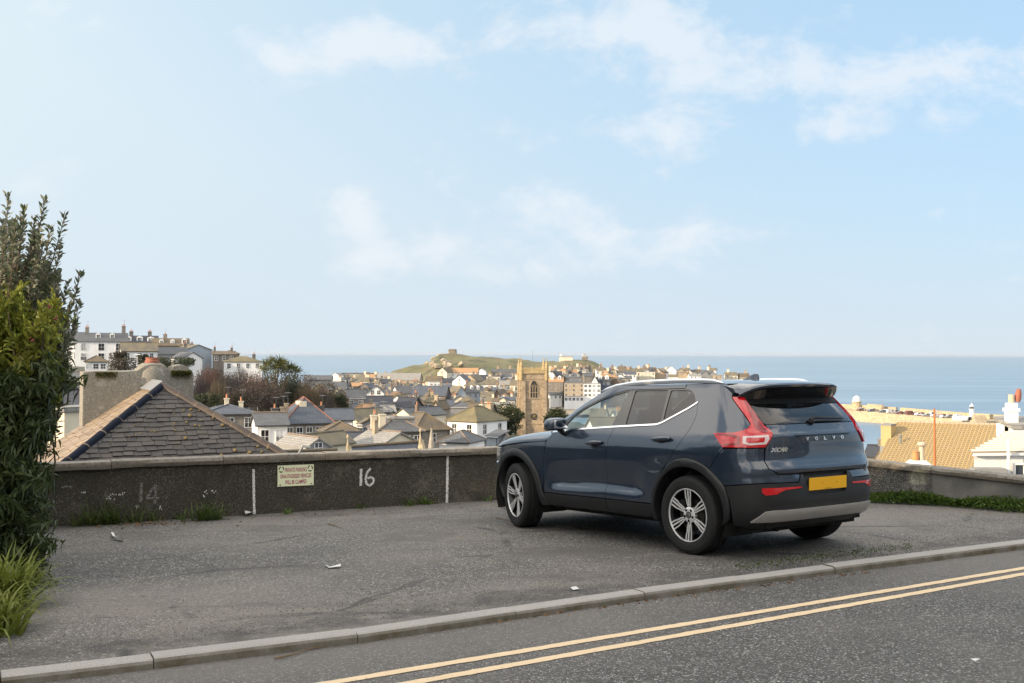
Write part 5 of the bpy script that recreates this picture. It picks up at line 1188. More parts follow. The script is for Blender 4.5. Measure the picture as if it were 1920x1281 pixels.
    P = np.array(P); D = np.array(D); o = leaf_obj('leaves', P, D, rng.uniform(.07, .13, len(P)), rng.uniform(.014, .024, len(P)), rng, L_DARK, ds, .25); o.location = -ds.location
    sb = MB()
    for i in range(40):
        b = Vector((-4.75+rng.normal()*.12, 9.0+rng.normal()*.2, gz(-4.5, 9))); t = at(rng.uniform(-140, 45), rng.uniform(700, 960), 8.8); sb.tube([b, b.lerp(t, .5)+Vector((rng.normal()*.08, rng.normal()*.08, .1)), t], .011, 4, r2=.003)
    sb.build('stems', M_STEM, ds, -ds.location)
    # --- lime tuft at the lower left corner
    for (px, py), n, ln, lab in (((14, 1140), 330, .52, 'lime green grassy tuft, the upper of two at the lower left edge'), ((20, 1184), 190, .42, 'lime green grassy tuft, the lower of two at the lower left edge')):
        g = onground(px, py); g = Vector((g.x-.06, g.y, g.z))
        o = blades_obj('grass_tuft', [np.array((rng.normal()*.09, rng.normal()*.07, 0)) for _ in range(30)], rng, n, ln, .024, L_TUFT, 1.25, None, .05); o.location = g; tag(o, lab, 'grass tuft', 'lime tufts under the shrubs')
bush_left()
def wall_plants():
    rng = np.random.default_rng(11)
    def clump(px, py, n, ln, w, lab, fl=0, spread=.9, rad=.16):
        g = onground(px, py); t = empty('flowering_clump', g); tag(t, lab, 'plant', 'strap-leaved clumps at the wall foot')
        base = [np.array((wa.x*k, wa.y*k, 0)) for k in rng.normal(size=24)*rad]
        blades_obj('leaves', base, rng, n, ln, w, L_STRAP, spread, t, .05)
        if fl:
            mb = MB(); fb = MB()
            for k in range(fl):
                a = rng.uniform(0, 6.28); b = Vector((wa.x*rng.normal()*rad, wa.y*rng.normal()*rad, 0)); tp = b+Vector((rng.normal()*.07, rng.normal()*.04-.04, ln*rng.uniform(.85, 1.25))); mb.tube([b, b.lerp(tp, .6)+Vector((0, 0, .03)), tp], .003, 4)
                for q in range(5):
                    c = tp+Vector((rng.normal()*.016, rng.normal()*.016, rng.normal()*.014)); fb.lathe(c, [(.001, -.010), (.004, -.003), (.0055, .004), (.002, .006)], 5)
            mb.build('flower_stalks', L_STRAP, t); tag(fb.build('flowers', M_FLOWER, t), kind='stuff')
    clump(196, 984, 150, .36, .015, 'large green strap-leaved clump with white flowers, left of number 14', 4, .95, .22)
    clump(262, 979, 60, .20, .012, 'low green strap-leaved clump with white buds below number 14', 2, 1.0, .22)
    clump(398, 975, 130, .30, .014, 'dense green strap-leaved clump between number 14 and the white line', 3, .9, .13)
    clump(108, 985, 60, .24, .012, 'small dark strap-leaved clump beside the left shrubs', 0, 1.0, .2)
    def weed(px, py, n, ln, lab):
        g = onground(px, py); o = blades_obj('weed', [np.array((rng.normal()*.04, rng.normal()*.03, 0)) for _ in range(8)], rng, n, ln, .012, L_WEED, 1.1, None, .04); o.location = g; tag(o, lab, 'weed', 'small weeds at the wall foot')
    weed(332, 974, 26, .13, 'small weed tuft at the wall foot left of the dense clump')
    weed(539, 964, 26, .10, 'tiny yellowish weed under the parking sign')
    weed(676, 953, 22, .12, 'tiny weed at the wall foot below number 16')
    weed(768, 948, 34, .14, 'leafy weed left of the second white line')
    weed(797, 946, 60, .19, 'larger leafy weed beside the second white line')
    weed(911, 939, 20, .11, 'small weed at the wall foot left of the front wheel')
    # weedy strip along the right-hand wall
    A = Vector((4.2, 14.25)); B = WALL_B; P, D = [], []
    n2 = Vector((-wb.y, wb.x)); n2 = n2 if n2.y < 0 else -n2
    for i in range(15000):
        t = rng.uniform(0, 1)**1.0; p = (WALL_C2+wb*1.0).lerp(WALL_B2-Vector((0, .0)), t); w = .02+abs(rng.normal())*.08*(.75+.5*math.sin(t*23)); q = p+n2*w
        hgt = rng.uniform(.0, .15)*max(.15, 1-w/.45)*(.55+.6*abs(math.sin(t*17+1)))
        P.append((q.x, q.y, gz(q.x, q.y)+hgt)); D.append((rng.normal()*.6+n2.x*.4, rng.normal()*.6+n2.y*.4, .7))
    P = np.array(P); D = np.array(D)
    o = leaf_obj('weed_strip', P, D, rng.uniform(.03, .075, len(P)), rng.uniform(.010, .024, len(P)), rng, L_WEED, None, .2); tag(o, 'green weeds growing along the foot of the right-hand wall', 'weeds', kind='stuff')
    # moss and weeds in the tarmac seam
    P, D = [], []
    for i in range(900):
        t = rng.uniform(0, 1); px = 1380+330*t; py = 1062-37*t+rng.normal()*5; g = onground(px, py); P.append(tuple(g)); D.append((rng.normal(), rng.normal(), 1.0))
    P = np.array(P); D = np.array(D); o = leaf_obj('moss_patch', P, D, rng.uniform(.010, .022, len(P)), .012, rng, L_STRAP, None); tag(o, 'thin moss and seedlings in the worn tarmac seam by the kerb', 'moss', kind='stuff')
wall_plants()
def litter():
    rng = np.random.default_rng(21); M_PAPER = simple('white_paper', (.55, .55, .54), .6); M_LEAF = leaf_mat('dead_leaf', (.16, .085, .04), (.24, .15, .08), .1, .8); M_TWIG = simple('dry_twig', (.17, .11, .06), .9)
    def scrap(pts, lab, h=.02, cat='paper scrap'):
        P = [onground(*p) for p in pts]; c = sum(P, Vector())/len(P); mb = MB(); n = len(P)
        V = [(p.x-c.x, p.y-c.y, p.z-c.z+.006+h*rng.uniform(0, 1)) for p in P]; mb.add(V+[(x, y, z+.002) for x, y, z in V], [tuple(range(n)), tuple(range(n, 2*n))]+[(i, (i+1) % n, n+(i+1) % n, n+i) for i in range(n)])
        o = mb.build('paper_scrap', M_PAPER, None, c); tag(o, lab, cat, 'bits of litter on the tarmac')
    scrap([(208, 1004), (213, 1004), (216, 1012), (231, 1014), (231, 1017), (211, 1013)], 'bent white paper strip on the tarmac below number 14', .04)
    scrap([(611, 1062), (618, 1065), (639, 1063), (639, 1066), (617, 1067), (611, 1064)], 'thin white curved plastic sliver in the middle of the tarmac')
    scrap([(458, 965), (470, 963), (472, 968), (460, 970)], 'crumpled white tissue at the foot of the first white line', .05)
    scrap([(1820, 1239), (1830, 1238), (1838, 1243), (1828, 1244)], 'small white scrap on the road at the lower right', .015)
    scrap([(1070, 1104), (1080, 1103), (1086, 1107), (1074, 1108)], 'pale flat scrap near the kerb left of the rear wheel', .01)
    P, D = [], []
    for i in range(90):
        px = rng.normal()*38+268; g = onground(px, 985-.065*(px-230)+abs(rng.normal())*4); P.append((g.x, g.y, g.z+rng.uniform(.004, .03))); D.append((rng.normal(), rng.normal(), rng.normal()*.25))
    for i in range(70):
        px = rng.uniform(300, 960); g = onground(px, 988-.058*(px-100)+abs(rng.normal())*9); P.append((g.x, g.y, g.z+.008)); D.append((rng.normal(), rng.normal(), rng.normal()*.2))
    for i in range(150):
        px = rng.uniform(120, 1300); k = onground(px, 1281-(px*.14)); t = (px-0)/1920
        a = Vector((-2.79, 5.87)).lerp(Vector((4.9, 10.15)), rng.uniform(0, .75)); n = Vector((.49, -.87)); q = a+n*(.17+abs(rng.normal())*.05); P.append((q.x, q.y, gz(q.x, q.y, ROAD_DROP)+.008)); D.append((rng.normal(), rng.normal(), rng.normal()*.15))
    P = np.array(P); o = leaf_obj('dead_leaves', P, np.array(D), rng.uniform(.025, .055, len(P)), .018, rng, M_LEAF, None, .1); tag(o, 'brown dead leaves blown against the wall and kerb', 'dead leaves', kind='stuff')
    def twig(pts, lab, road=False):
        P = [onground(x, y, ROAD_DROP if road else 0) for x, y in pts]; c = P[0]; mb = MB(); mb.tube([p-c+Vector((0, 0, .012)) for p in P], .006, 5, r2=.003); tag(mb.build('twig', M_TWIG, None, c), lab, 'twig', 'dry twigs on the ground')
    twig([(515, 1238), (550, 1231), (585, 1219), (600, 1217)], 'dry forked twig in the gutter under the kerb', True)
    twig([(615, 984), (630, 988), (640, 992)], 'dark thin twig on the tarmac below number 16')
    twig([(931, 974), (945, 975), (958, 979)], 'brown twig left of the front wheel')
    # loose grit, thickest along the kerb
    V, Q = [], []
    for i in range(9000):
        if i % 3: px = rng.uniform(150, 1900); a = Vector((-3.2, 5.7)).lerp(Vector((5.5, 10.5)), rng.uniform(0, 1)); q = a+Vector((-.49, .87))*(abs(rng.normal())*.55+.02)
        else: q = Vector((rng.uniform(-4.5, 6), 0)); q.y = rng.uniform(6, 15)
        if q.y < 7.3+.55*q.x-.1: continue
        s = rng.uniform(.003, .009); z = gz(q.x, q.y); k = len(V)
        for dx, dy, dz in ((1, 0, .0), (-.5, .87, .0), (-.5, -.87, .0), (.1, .1, 1.0)): V.append((q.x+dx*s*rng.uniform(.6, 1.3), q.y+dy*s*rng.uniform(.6, 1.3), z+dz*s))
        Q += [(k, k+1, k+3), (k+1, k+2, k+3), (k+2, k, k+3)]
    mm, nt, b = new_mat('loose_grit'); t = NT(nt); g = nt.nodes.new('ShaderNodeNewGeometry'); nt.links.new(t.ramp(g.outputs['Random Per Island'], [(0, (.04, .038, .036)), (.6, (.12, .11, .10)), (1, (.19, .18, .165))]), b.inputs['Base Color']); b.inputs['Roughness'].default_value = .9
    o = bpy.data.objects.new('grit', np_mesh('grit', V, Q, mm)); link(o); tag(o, 'loose grit lying on the worn tarmac', 'grit', kind='stuff')
litter()
# ================================================================ near buildings beyond the wall
def slate_face(mb, O, U, V, poly, row_h, w_lo, w_hi, rnd, N, th=.012, chips=True):
    """rows of overlapping slates on the plane O + u*U + v*V, clipped to poly (u,v)"""
    v1 = max(p[1] for p in poly); v0 = min(p[1] for p in poly); v = v0; r = 0
    while v < v1:
        us = []
        vm = v+row_h*.5; n = len(poly)
        for i in range(n):
            (ua, va), (ub, vb) = poly[i], poly[(i+1) % n]
            if (va > vm) != (vb > vm): us.append(ua+(ub-ua)*(vm-va)/(vb-va))
        us.sort()
        if len(us) >= 2:
            u = us[0]-(rnd.uniform(0, w_lo)); end = us[-1]
            while u < end:
                w = rnd.uniform(w_lo, w_hi); a, b = max(u+.006, us[0]), min(u+w-.006, end)
                if b-a > .03:
                    lo = v+rnd.uniform(-.030, .016); hi = v+row_h*1.35; t0 = th+.008+rnd.uniform(0, .016); k = rnd.uniform(-.004, .004); cut = rnd.uniform(0, .02) if rnd.random() < .3 else 0
                    P = [O+U*a+V*(lo+cut)+N*(t0+k), O+U*b+V*lo+N*(t0-k), O+U*b+V*hi+N*.004, O+U*a+V*hi+N*.004, O+U*a+V*(lo+cut), O+U*b+V*lo]
                    mb.add(P, [(0, 1, 2, 3), (4, 5, 1, 0), (4, 0, 3), (5, 2, 1)])
                u += w
        v += row_h; r += 1
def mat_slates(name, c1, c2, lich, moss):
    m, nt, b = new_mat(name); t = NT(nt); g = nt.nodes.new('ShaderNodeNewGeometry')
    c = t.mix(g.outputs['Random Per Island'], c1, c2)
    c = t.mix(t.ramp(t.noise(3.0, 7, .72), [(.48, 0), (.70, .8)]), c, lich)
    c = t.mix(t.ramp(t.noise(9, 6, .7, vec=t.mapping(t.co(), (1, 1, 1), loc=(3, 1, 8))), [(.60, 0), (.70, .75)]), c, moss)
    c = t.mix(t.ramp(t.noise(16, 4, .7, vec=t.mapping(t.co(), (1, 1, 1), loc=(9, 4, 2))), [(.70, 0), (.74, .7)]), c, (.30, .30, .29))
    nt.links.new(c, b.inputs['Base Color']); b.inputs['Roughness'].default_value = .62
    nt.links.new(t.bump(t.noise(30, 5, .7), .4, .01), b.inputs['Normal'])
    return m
def slate_house():
    rnd = random.Random(17); th = math.radians(27); u = Vector((math.cos(th), math.sin(th), 0)); n = Vector((-math.sin(th), math.cos(th), 0))
    A = at(305, 723, 22.0); h, r = 3.6, 2.38; E = A-n*h-Vector((0, 0, r)); B = E-u*h; C = E+u*h; A2 = A+n*2.0
    t = empty('slate_roofed_house', (E.x, E.y, E.z)); tag(t, 'house below the wall with weathered slate hipped roof and brown hip tiles', 'house')
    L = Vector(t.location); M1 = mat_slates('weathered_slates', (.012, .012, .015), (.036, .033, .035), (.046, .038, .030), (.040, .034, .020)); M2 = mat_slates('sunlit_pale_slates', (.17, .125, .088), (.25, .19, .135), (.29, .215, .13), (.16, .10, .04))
    # hip end
    V = (A-E); sl = V.length; V.normalize(); N = u.cross(V).normalized()
    mb = MB(); O = E-L; slate_face(mb, O, u, V, [(-h, -.25), (h, -.25), (0, sl)], .150, .17, .31, rnd, N, .008)
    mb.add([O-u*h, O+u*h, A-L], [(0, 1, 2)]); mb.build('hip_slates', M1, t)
    # left main slope
    D = (A-B); Vl = (-u*h-Vector((0, 0, r))).normalized()*-1; Nl = (Vl.cross(n)).normalized(); Nl = Nl if Nl.z > 0 else -Nl
    Ob = B-L; ll = (A-(A-u*h-Vector((0, 0, r)))).length; mb = MB(); dep = 5.6
    slate_face(mb, Ob, n, Vl, [(0, 0), (dep, 0), (h+2.0, ll), (h, ll)], .15, .16, .28, rnd, Nl, .008)
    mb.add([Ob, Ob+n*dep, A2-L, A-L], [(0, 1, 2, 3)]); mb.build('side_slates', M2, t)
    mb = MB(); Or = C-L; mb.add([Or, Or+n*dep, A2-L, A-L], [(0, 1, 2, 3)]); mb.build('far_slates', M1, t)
    M_H1 = simple('dark_hip_tile', (.007, .010, .020), .85, noise=.35, nscale=5, spec=.12); M_H2 = mat_slates('brown_hip_tile', (.034, .023, .019), (.050, .034, .027), (.085, .062, .036), (.16, .11, .05)); M_MORT = simple('mortar', (.12, .095, .07), .9)
    def hip(P, Q, mat, name, cnt, rad):
        q = MB(); jm = MB(); d = (Q-P); ax = d.normalized(); s = ax.cross(Vector((0, 0, 1))).normalized(); up = s.cross(ax)
        for i in range(cnt):
            a = P+d*(i/cnt)+up*rnd.uniform(0, .012); b = P+d*((i+1)/cnt)+ax*.012; vs = []
            for pt, k in ((a, 1.0), (b, .94)):
                for j in range(9):
                    g = math.pi*(j/8)*1.0; vs.append(pt+s*(math.cos(g)*rad*1.15*k)+up*(math.sin(g)*rad*k-.02))
            q.add(vs, [(j, j+1, 10+j, 9+j) for j in range(8)]+[tuple(range(9)), tuple(range(9, 18))[::-1]])
            vs = []
            for pt, k in ((b-ax*.028, 1.02), (b+ax*.004, 1.02)):
                for j in range(9): g = math.pi*j/8; vs.append(pt+s*(math.cos(g)*rad*1.17*k)+up*(math.sin(g)*rad*k-.018))
            jm.add(vs, [(j, j+1, 10+j, 9+j) for j in range(8)])
        o = q.build(name, mat, t, smooth=True); jm.build('mortar_joint', M_MORT, o)
    hip(A-L, B-L, M_H1, 'dark_hip_tiles', 11, .085); hip(A-L, C-L, M_H2, 'brown_hip_tiles', 12, .09)
    lead = MB(); lead.add([A-L+n*.0+Vector((0, 0, .10)), A-L+n*2+Vector((0, 0, .10)), A-L-u*.26-Vector((0, 0, .10))+n*1.9, A-L-u*.26-Vector((0, 0, .10))-n*.1], [(0, 1, 2, 3)]); lead.build('ridge_lead', M_LEAD, t)
    # moss cushions
    ms = MB()
    for i in range(110):
        a = rnd.uniform(-.9, .95); v = rnd.uniform(.05, .80)*sl; uu = a*h*(1-v/sl); p = E-L+u*uu+V*v+N*.02; s = rnd.uniform(.012, .038)*(1.2 if a > .1 else .7)
        ms.lathe(p, [(s*1.1, -.01), (s, s*.35), (s*.6, s*.75), (s*.1, s*.9)], 6)
    tag(ms.build('moss', simple('yellow_brown_moss', (.13, .095, .04), .95, noise=.6, nscale=6), t), kind='stuff')
    bd = MB(); bd.add([B-L-u*0+n*.3, C-L+n*.3, C-L+n*5.5, B-L+n*5.5]+[p+Vector((0, 0, -6.5)) for p in (B-L+n*.3, C-L+n*.3, C-L+n*5.5, B-L+n*5.5)], [(0, 1, 5, 4), (1, 2, 6, 5), (2, 3, 7, 6), (3, 0, 4, 7)]); bd.build('wall', WM['grey'], t)
    # chimney wall behind the apex
    M_RC = mat_wall('grey_roughcast', (.33, .31, .27), (.40, .38, .335), .01, (.20, .18, .145))
    P0 = A+n*1.55; cw = empty('chimney_wall', P0); tag(cw, 'wide grey roughcast chimney wall with one red pot, moss on top', 'chimney')
    K = Vector(P0); z0 = P0.z
    def q(s, z, o=0): return u*s+n*o+Vector((0, 0, z))
    top = at(300, 697, P0.y).z-z0
    prof = [(-1.42, top-.01), (-1.2, top+.02), (-.55, top+.01), (-.30, top+.03), (-.16, top+.13), (.0, top+.17), (.22, top+.165), (.33, top+.08), (.40, top+.0), (.46, top+.12), (.60, top+.16), (.76, top+.13), (.86, top+.02), (.90, top-.05)]
    mb = MB(); m = len(prof); vs = []
    for o in (0, .62): vs += [q(s+rnd.uniform(-.01, .01), z+rnd.uniform(-.012, .012), o) for s, z in prof]+[q(.92, -4, o), q(-1.44, -4, o)]
    m2 = m+2; mb.add(vs, [tuple(range(m2))[::-1], tuple(range(m2, 2*m2))]+[(i, (i+1) % m2, m2+(i+1) % m2, m2+i) for i in range(m2)]); mb.build('stack', M_RC, cw, bevel=.02)
    hb = MB(); hb.lathe(q(.04, top-.10, .28), [(.40, -.2), (.36, .1), (.28, .24), (.20, .29)], 14); hb.build('mortar_haunch', M_RC, cw, smooth=True)
    pt = MB(); pt.lathe(q(.05, top+.17, .28), [(.135, -.05), (.14, .01), (.155, .02), (.16, .06), (.14, .075), (.135, .11), (.145, .12), (.14, .14), (.10, .14), (.09, .05)], 16); pt.build('chimney_pot', simple('red_clay_pot', (.27, .095, .06), .75, noise=.3, nscale=5), cw)
    rng = np.random.default_rng(3); Pm, Dm = [], []
    for s0, s1, nn, dz in ((-1.15, -.72, 900, .0), (.42, .86, 1500, .02)):
        for i in range(nn):
            s = rng.uniform(s0, s1); f = abs(rng.normal())*.07; p = q(s, top-.02+dz-f*.9+rng.uniform(0, .03), -.015-abs(rng.normal())*.02); Pm.append(tuple(p)); Dm.append((rng.normal(), -1+rng.normal()*.4, rng.normal()*.7))
    Pm = np.array(Pm); o = leaf_obj('moss', Pm, np.array(Dm), rng.uniform(.015, .035, len(Pm)), .018, rng, leaf_mat('chimney_moss', (.09, .085, .012), (.06, .07, .015), .2, .8), cw)
slate_house()
def right_group():
    # ---- pantile house
    M_PAN = mat_slates('sunlit_pantiles', (.26, .185, .085), (.34, .26, .145), (.33, .24, .09), (.17, .12, .07))
    D = 74.0; tl = at(1682, 791, D+6); tr = at(1925, 799, D+.8); bl = at(1640, 872, D); br = tr+(bl-tl)
    r = empty('pantiled_house', bl); tag(r, 'house with a big golden pantiled roof and one square chimney by the harbour', 'house'); L = Vector(bl)
    U = (tr-tl); W = U.length; U = U.normalized(); V = (bl-tl); HL = V.length; V = V.normalized(); N = V.cross(U).normalized(); N = N if N.z > 0 else -N; O = tl-L
    rnd = random.Random(6); NC, NR = int(W/.27), int(HL*1.25/.34); V3, F = [], []; per = 8
    for j in range(NR):
        for e in (0, 1):
            vv = (j+e*.98)*.34; lift = .0 if e == 0 else .045
            for i in range(NC*per+1):
                uu = i/per*.27; ph = (i % per)/per*2*math.pi; bump = .042*math.sin(ph)+(.014*math.sin(2*ph)); jit = rnd.uniform(-.004, .004)
                V3.append(O+U*uu+V*vv+N*(bump+lift+jit))
    w = NC*per+1
    F = [(k*w+i, k*w+i+1, (k+1)*w+i+1, (k+1)*w+i) for k in range(2*NR-1) for i in range(w-1)]
    mb = MB(); mb.add(V3, F); o = mb.build('pantiles', M_PAN, r)
    rg = MB(); n = 26
    for i in range(n): a = O+U*(W*i/n); rg.tube([a, a+U*(W/n-.02)], .14, 8)
    rg.build('ridge_tiles', simple('ridge_clay', (.34, .26, .19), .85, noise=.4, nscale=3), r)
    bk = MB(); back = Vector((-V.x, -V.y, V.z)); bk.add([O, O+U*W, O+U*W+Vector((0, HL*.85, -HL*.55)), O+Vector((0, HL*.85, -HL*.55))], [(0, 1, 2, 3)]); bk.build('far_slope', M_PAN, r)
    wl_ = MB(); g = O+V*HL*1.2; wl_.add([O+Vector((0, 0, -.1)), g+U*.1, g+U*.1+Vector((0, 0, -6)), O+Vector((0, HL*.8, -HL*.55)), O+Vector((0, HL*.8, -9))], [(0, 1, 2, 4, 3)]); wl_.build('gable_wall', WM['stone'], r)
    cp = at(1661, 812, D+4.0); c = MB(); c.box(cp-L+Vector((.22, .1, -.7)), (.74, 1.1, 2.6), math.radians(-38)); ch = c.build('chimney', mat_render('ochre_render', (.42, .31, .15)), r)
    c = MB(); c.box(cp-L+Vector((.22, .1, .62)), (.80, 1.16, .10), math.radians(-38)); c.box(cp-L+Vector((.2, .05, -1.2)), (.84, 1.2, .5), math.radians(-38)); c.build('chimney_flashing', M_LEAD, ch)
    v = MB(); p = at(1688, 829, D+2.4); v.lathe(p-L, [(.09, -.5), (.09, .35), (.13, .38), (.13, .5)], 8); v.build('soil_vent', M_LEAD, r)
    s = MB(); p = at(1772, 845, D+1.8)-L+N*.10; s.add([p-U*.28-V*.38, p+U*.28-V*.38, p+U*.28+V*.38, p-U*.28+V*.38]+[p-U*.28-V*.38-N*.2, p+U*.28-V*.38-N*.2, p+U*.28+V*.38-N*.2, p-U*.28+V*.38-N*.2], [(0, 1, 2, 3), (0, 4, 5, 1), (1, 5, 6, 2), (2, 6, 7, 3), (3, 7, 4, 0)]); sk = s.build('skylight', M_PANE, r)
    s = MB(); s.tube([p-U*.30, p+U*.30], .035, 4); s.build('skylight_bar', M_FRAME, sk)
    # ---- rusty pole
    b = at(1753, 880, 30.0); t = at(1752, 766, 30.0); q = MB(); q.tube([b+Vector((0, 0, -6)), b, t], .050, 8, r2=.026); tag(q.build('rusty_pole', simple('rust_orange', (.36, .13, .045), .8, noise=.35, nscale=3)), 'tall orange rusty pole in front of the pantiled roof', 'pole')
    # ---- chimney pots just above the wall
    p = at(1722, 872, 32.0); c = empty('pot_chimney', p); tag(c, 'low white chimney with an orange pot and a pale cowled pot just above the wall', 'chimney')
    q = MB(); q.add([(-.32, -.2, -3), (.32, -.2, -3), (.32, .3, -3), (-.32, .3, -3), (-.36, -.25, -.02), (.36, -.25, -.02), (.36, .3, -.02), (-.36, .3, -.02), (-.2, -.1, .14), (.2, -.1, .14), (.2, .2, .14), (-.2, .2, .14)], [(0, 1, 5, 4), (1, 2, 6, 5), (2, 3, 7, 6), (3, 0, 4, 7), (4, 5, 9, 8), (5, 6, 10, 9), (6, 7, 11, 10), (7, 4, 8, 11), (8, 9, 10, 11)]); q.build('stack', WM['white'], c)
    q = MB(); q.lathe((-.09, 0, .08), [(.105, 0), (.10, .15), (.085, .30), (.095, .31), (.095, .34), (.07, .34)], 10); q.build('chimney_pot', simple('orange_pot', (.50, .22, .09), .8, noise=.2, nscale=4), c)
    q = MB(); q.lathe((.10, 0, .08), [(.085, 0), (.075, .35), (.07, .48), (.085, .49)], 10); q.lathe((.10, 0, .60), [(.13, 0), (.13, .05), (.09, .09)], 10)
    for a in range(4): q.tube([(.10+.07*math.cos(a*1.57), .07*math.sin(a*1.57), .55), (.10+.08*math.cos(a*1.57), .08*math.sin(a*1.57), .62)], .012, 4)
    q.build('cowl_pot', simple('buff_pot', (.46, .38, .30), .8), c)
    # ---- white house at the right edge
    D = 40.0; a = at(1826, 848, D); b = at(1990, 846, D+.5); h = empty('white_house', a); tag(h, 'bright white low house with a slatted pale roof at the right edge', 'house'); L = Vector(a)
    ux = (b-a).normalized(); up = Vector((0, 0, 1)); nf = Vector((ux.y, -ux.x, 0)); Wd = 6.5
    mb = MB(); dp = Vector((3.0, 4.0, 0)); V = [Vector((0, 0, 0)), ux*Wd, ux*Wd+dp, dp]; mb.add(V+[v+Vector((0, 0, -5)) for v in V], [(0, 1, 5, 4), (1, 2, 6, 5), (2, 3, 7, 6), (3, 0, 4, 7)]); mb.build('wall', mat_render('bright_white_render', (.78, .77, .75)), h)
    sl = (at(1916, 812, D+3.2)-a); rise = Vector((1.55, 3.1, 0)); tz = sl.z
    rf = MB(); A0 = ux*-.15+Vector((0, -.15, .02)); A1 = ux*Wd+Vector((0, -.15, .02)); A2 = ux*Wd+Vector((3.0, 3.4, tz)); A3 = Vector((2.85, 3.4, tz)); rf.add([A0, A1, A2, A3]+[p+Vector((0, 0, -.10)) for p in (A0, A1, A2, A3)], [(0, 1, 2, 3), (0, 4, 5, 1), (3, 2, 6, 7), (0, 3, 7, 4)]); ro = rf.build('roof', simple('dull_roof_felt', (.30, .24, .17), .9), h)
    for i in range(9):
        f = i/8.5; p0 = A0.lerp(A3, f); p1 = A1.lerp(A2, f); q = MB(); q.add([p0+Vector((0, 0, .02)), p1+Vector((0, 0, .02)), p1+Vector((.02, .16, .085)), p0+Vector((.02, .16, .085)), p0+Vector((.0, .16, .0)), p1+Vector((.0, .16, .0))], [(0, 1, 2, 3), (3, 2, 5, 4)]); q.build('roof_slat', simple('pale_batten', (.60, .54, .44), .7) if 'pale_batten' not in MATS else MATS['pale_batten'], ro)
    gt = MB(); gt.box((ux*Wd/2)+Vector((0, -.16, -.08)), (Wd+.2, .14, .10), math.atan2(ux.y, ux.x)); gt.build('gutter', M_FRAME, h)
    dpipe = MB(); p = at(1891, 862, D-.2)-L; dpipe.tube([p+Vector((0, 0, .75)), p+Vector((0, 0, -3))], .06, 8); dpipe.build('downpipe', M_FRAME, h)
    p = at(1912, 884, D)-L; window(h, p.x+.15, p.y-.05, p.z-.15, .7, .8)
    lw = MB(); p = at(1858, 884, D-.6)-L; lw.box(p+Vector((0, .25, -.4)), (1.2, .5, 1.0)); lw.build('meter_box', WM['grey'], h)
    # ---- house behind with white chimney and tilted pot
    D = 47.0; p = at(1899, 798, D); h = empty('white_chimney_house', p); tag(h, 'white house with tall white chimney at the right edge above the slatted roof', 'house')
    mb = MB(); mb.box((2.5, .8, -2.0), (5.0, 1.6, 4.0)); mb.build('wall', MATS['bright_white_render'], h)
    mb = roof_mb('shed', 5.0, 1.6, .30, .10); o = mb.build('roof', RM['pale'], h); o.location = (2.5, 0, .02)
    st = MB(); st.box((.22, .6, -.1), (.44, .4, 1.44)); st.box((.22, .6, .67), (.56, .52, .14)); st.box((.22, .6, .82), (.40, .36, .30)); ch = st.build('chimney', MATS['bright_white_render'], h)
    q = MB(); q.lathe((.22, .6, .97), [(.13, 0), (.13, .38)], 12); q.build('square_pot', simple('buff_square_pot', (.50, .40, .28), .8), ch)
    q = MB(); q.lathe((0, 0, 0), [(.10, 0), (.14, .15), (.135, .38), (.09, .58), (.02, .6)], 12); o = q.build('tilted_pot', MATS['red_clay_pot'], ch, (.50, .6, 1.02), smooth=True); o.rotation_euler = (0, math.radians(6), 0)
    # dark roofs at the water's edge right of the car
    house(1640, 856, 150, 30, 12, 18, 'gable', -30, 'stone', 'dark', 'dark slate roof with a small chimney between the car and the pantiled roof', (0, 0), (0, 0), [(.1, .5, 6, 10, 0, 'stone')], dep=6)
right_group()
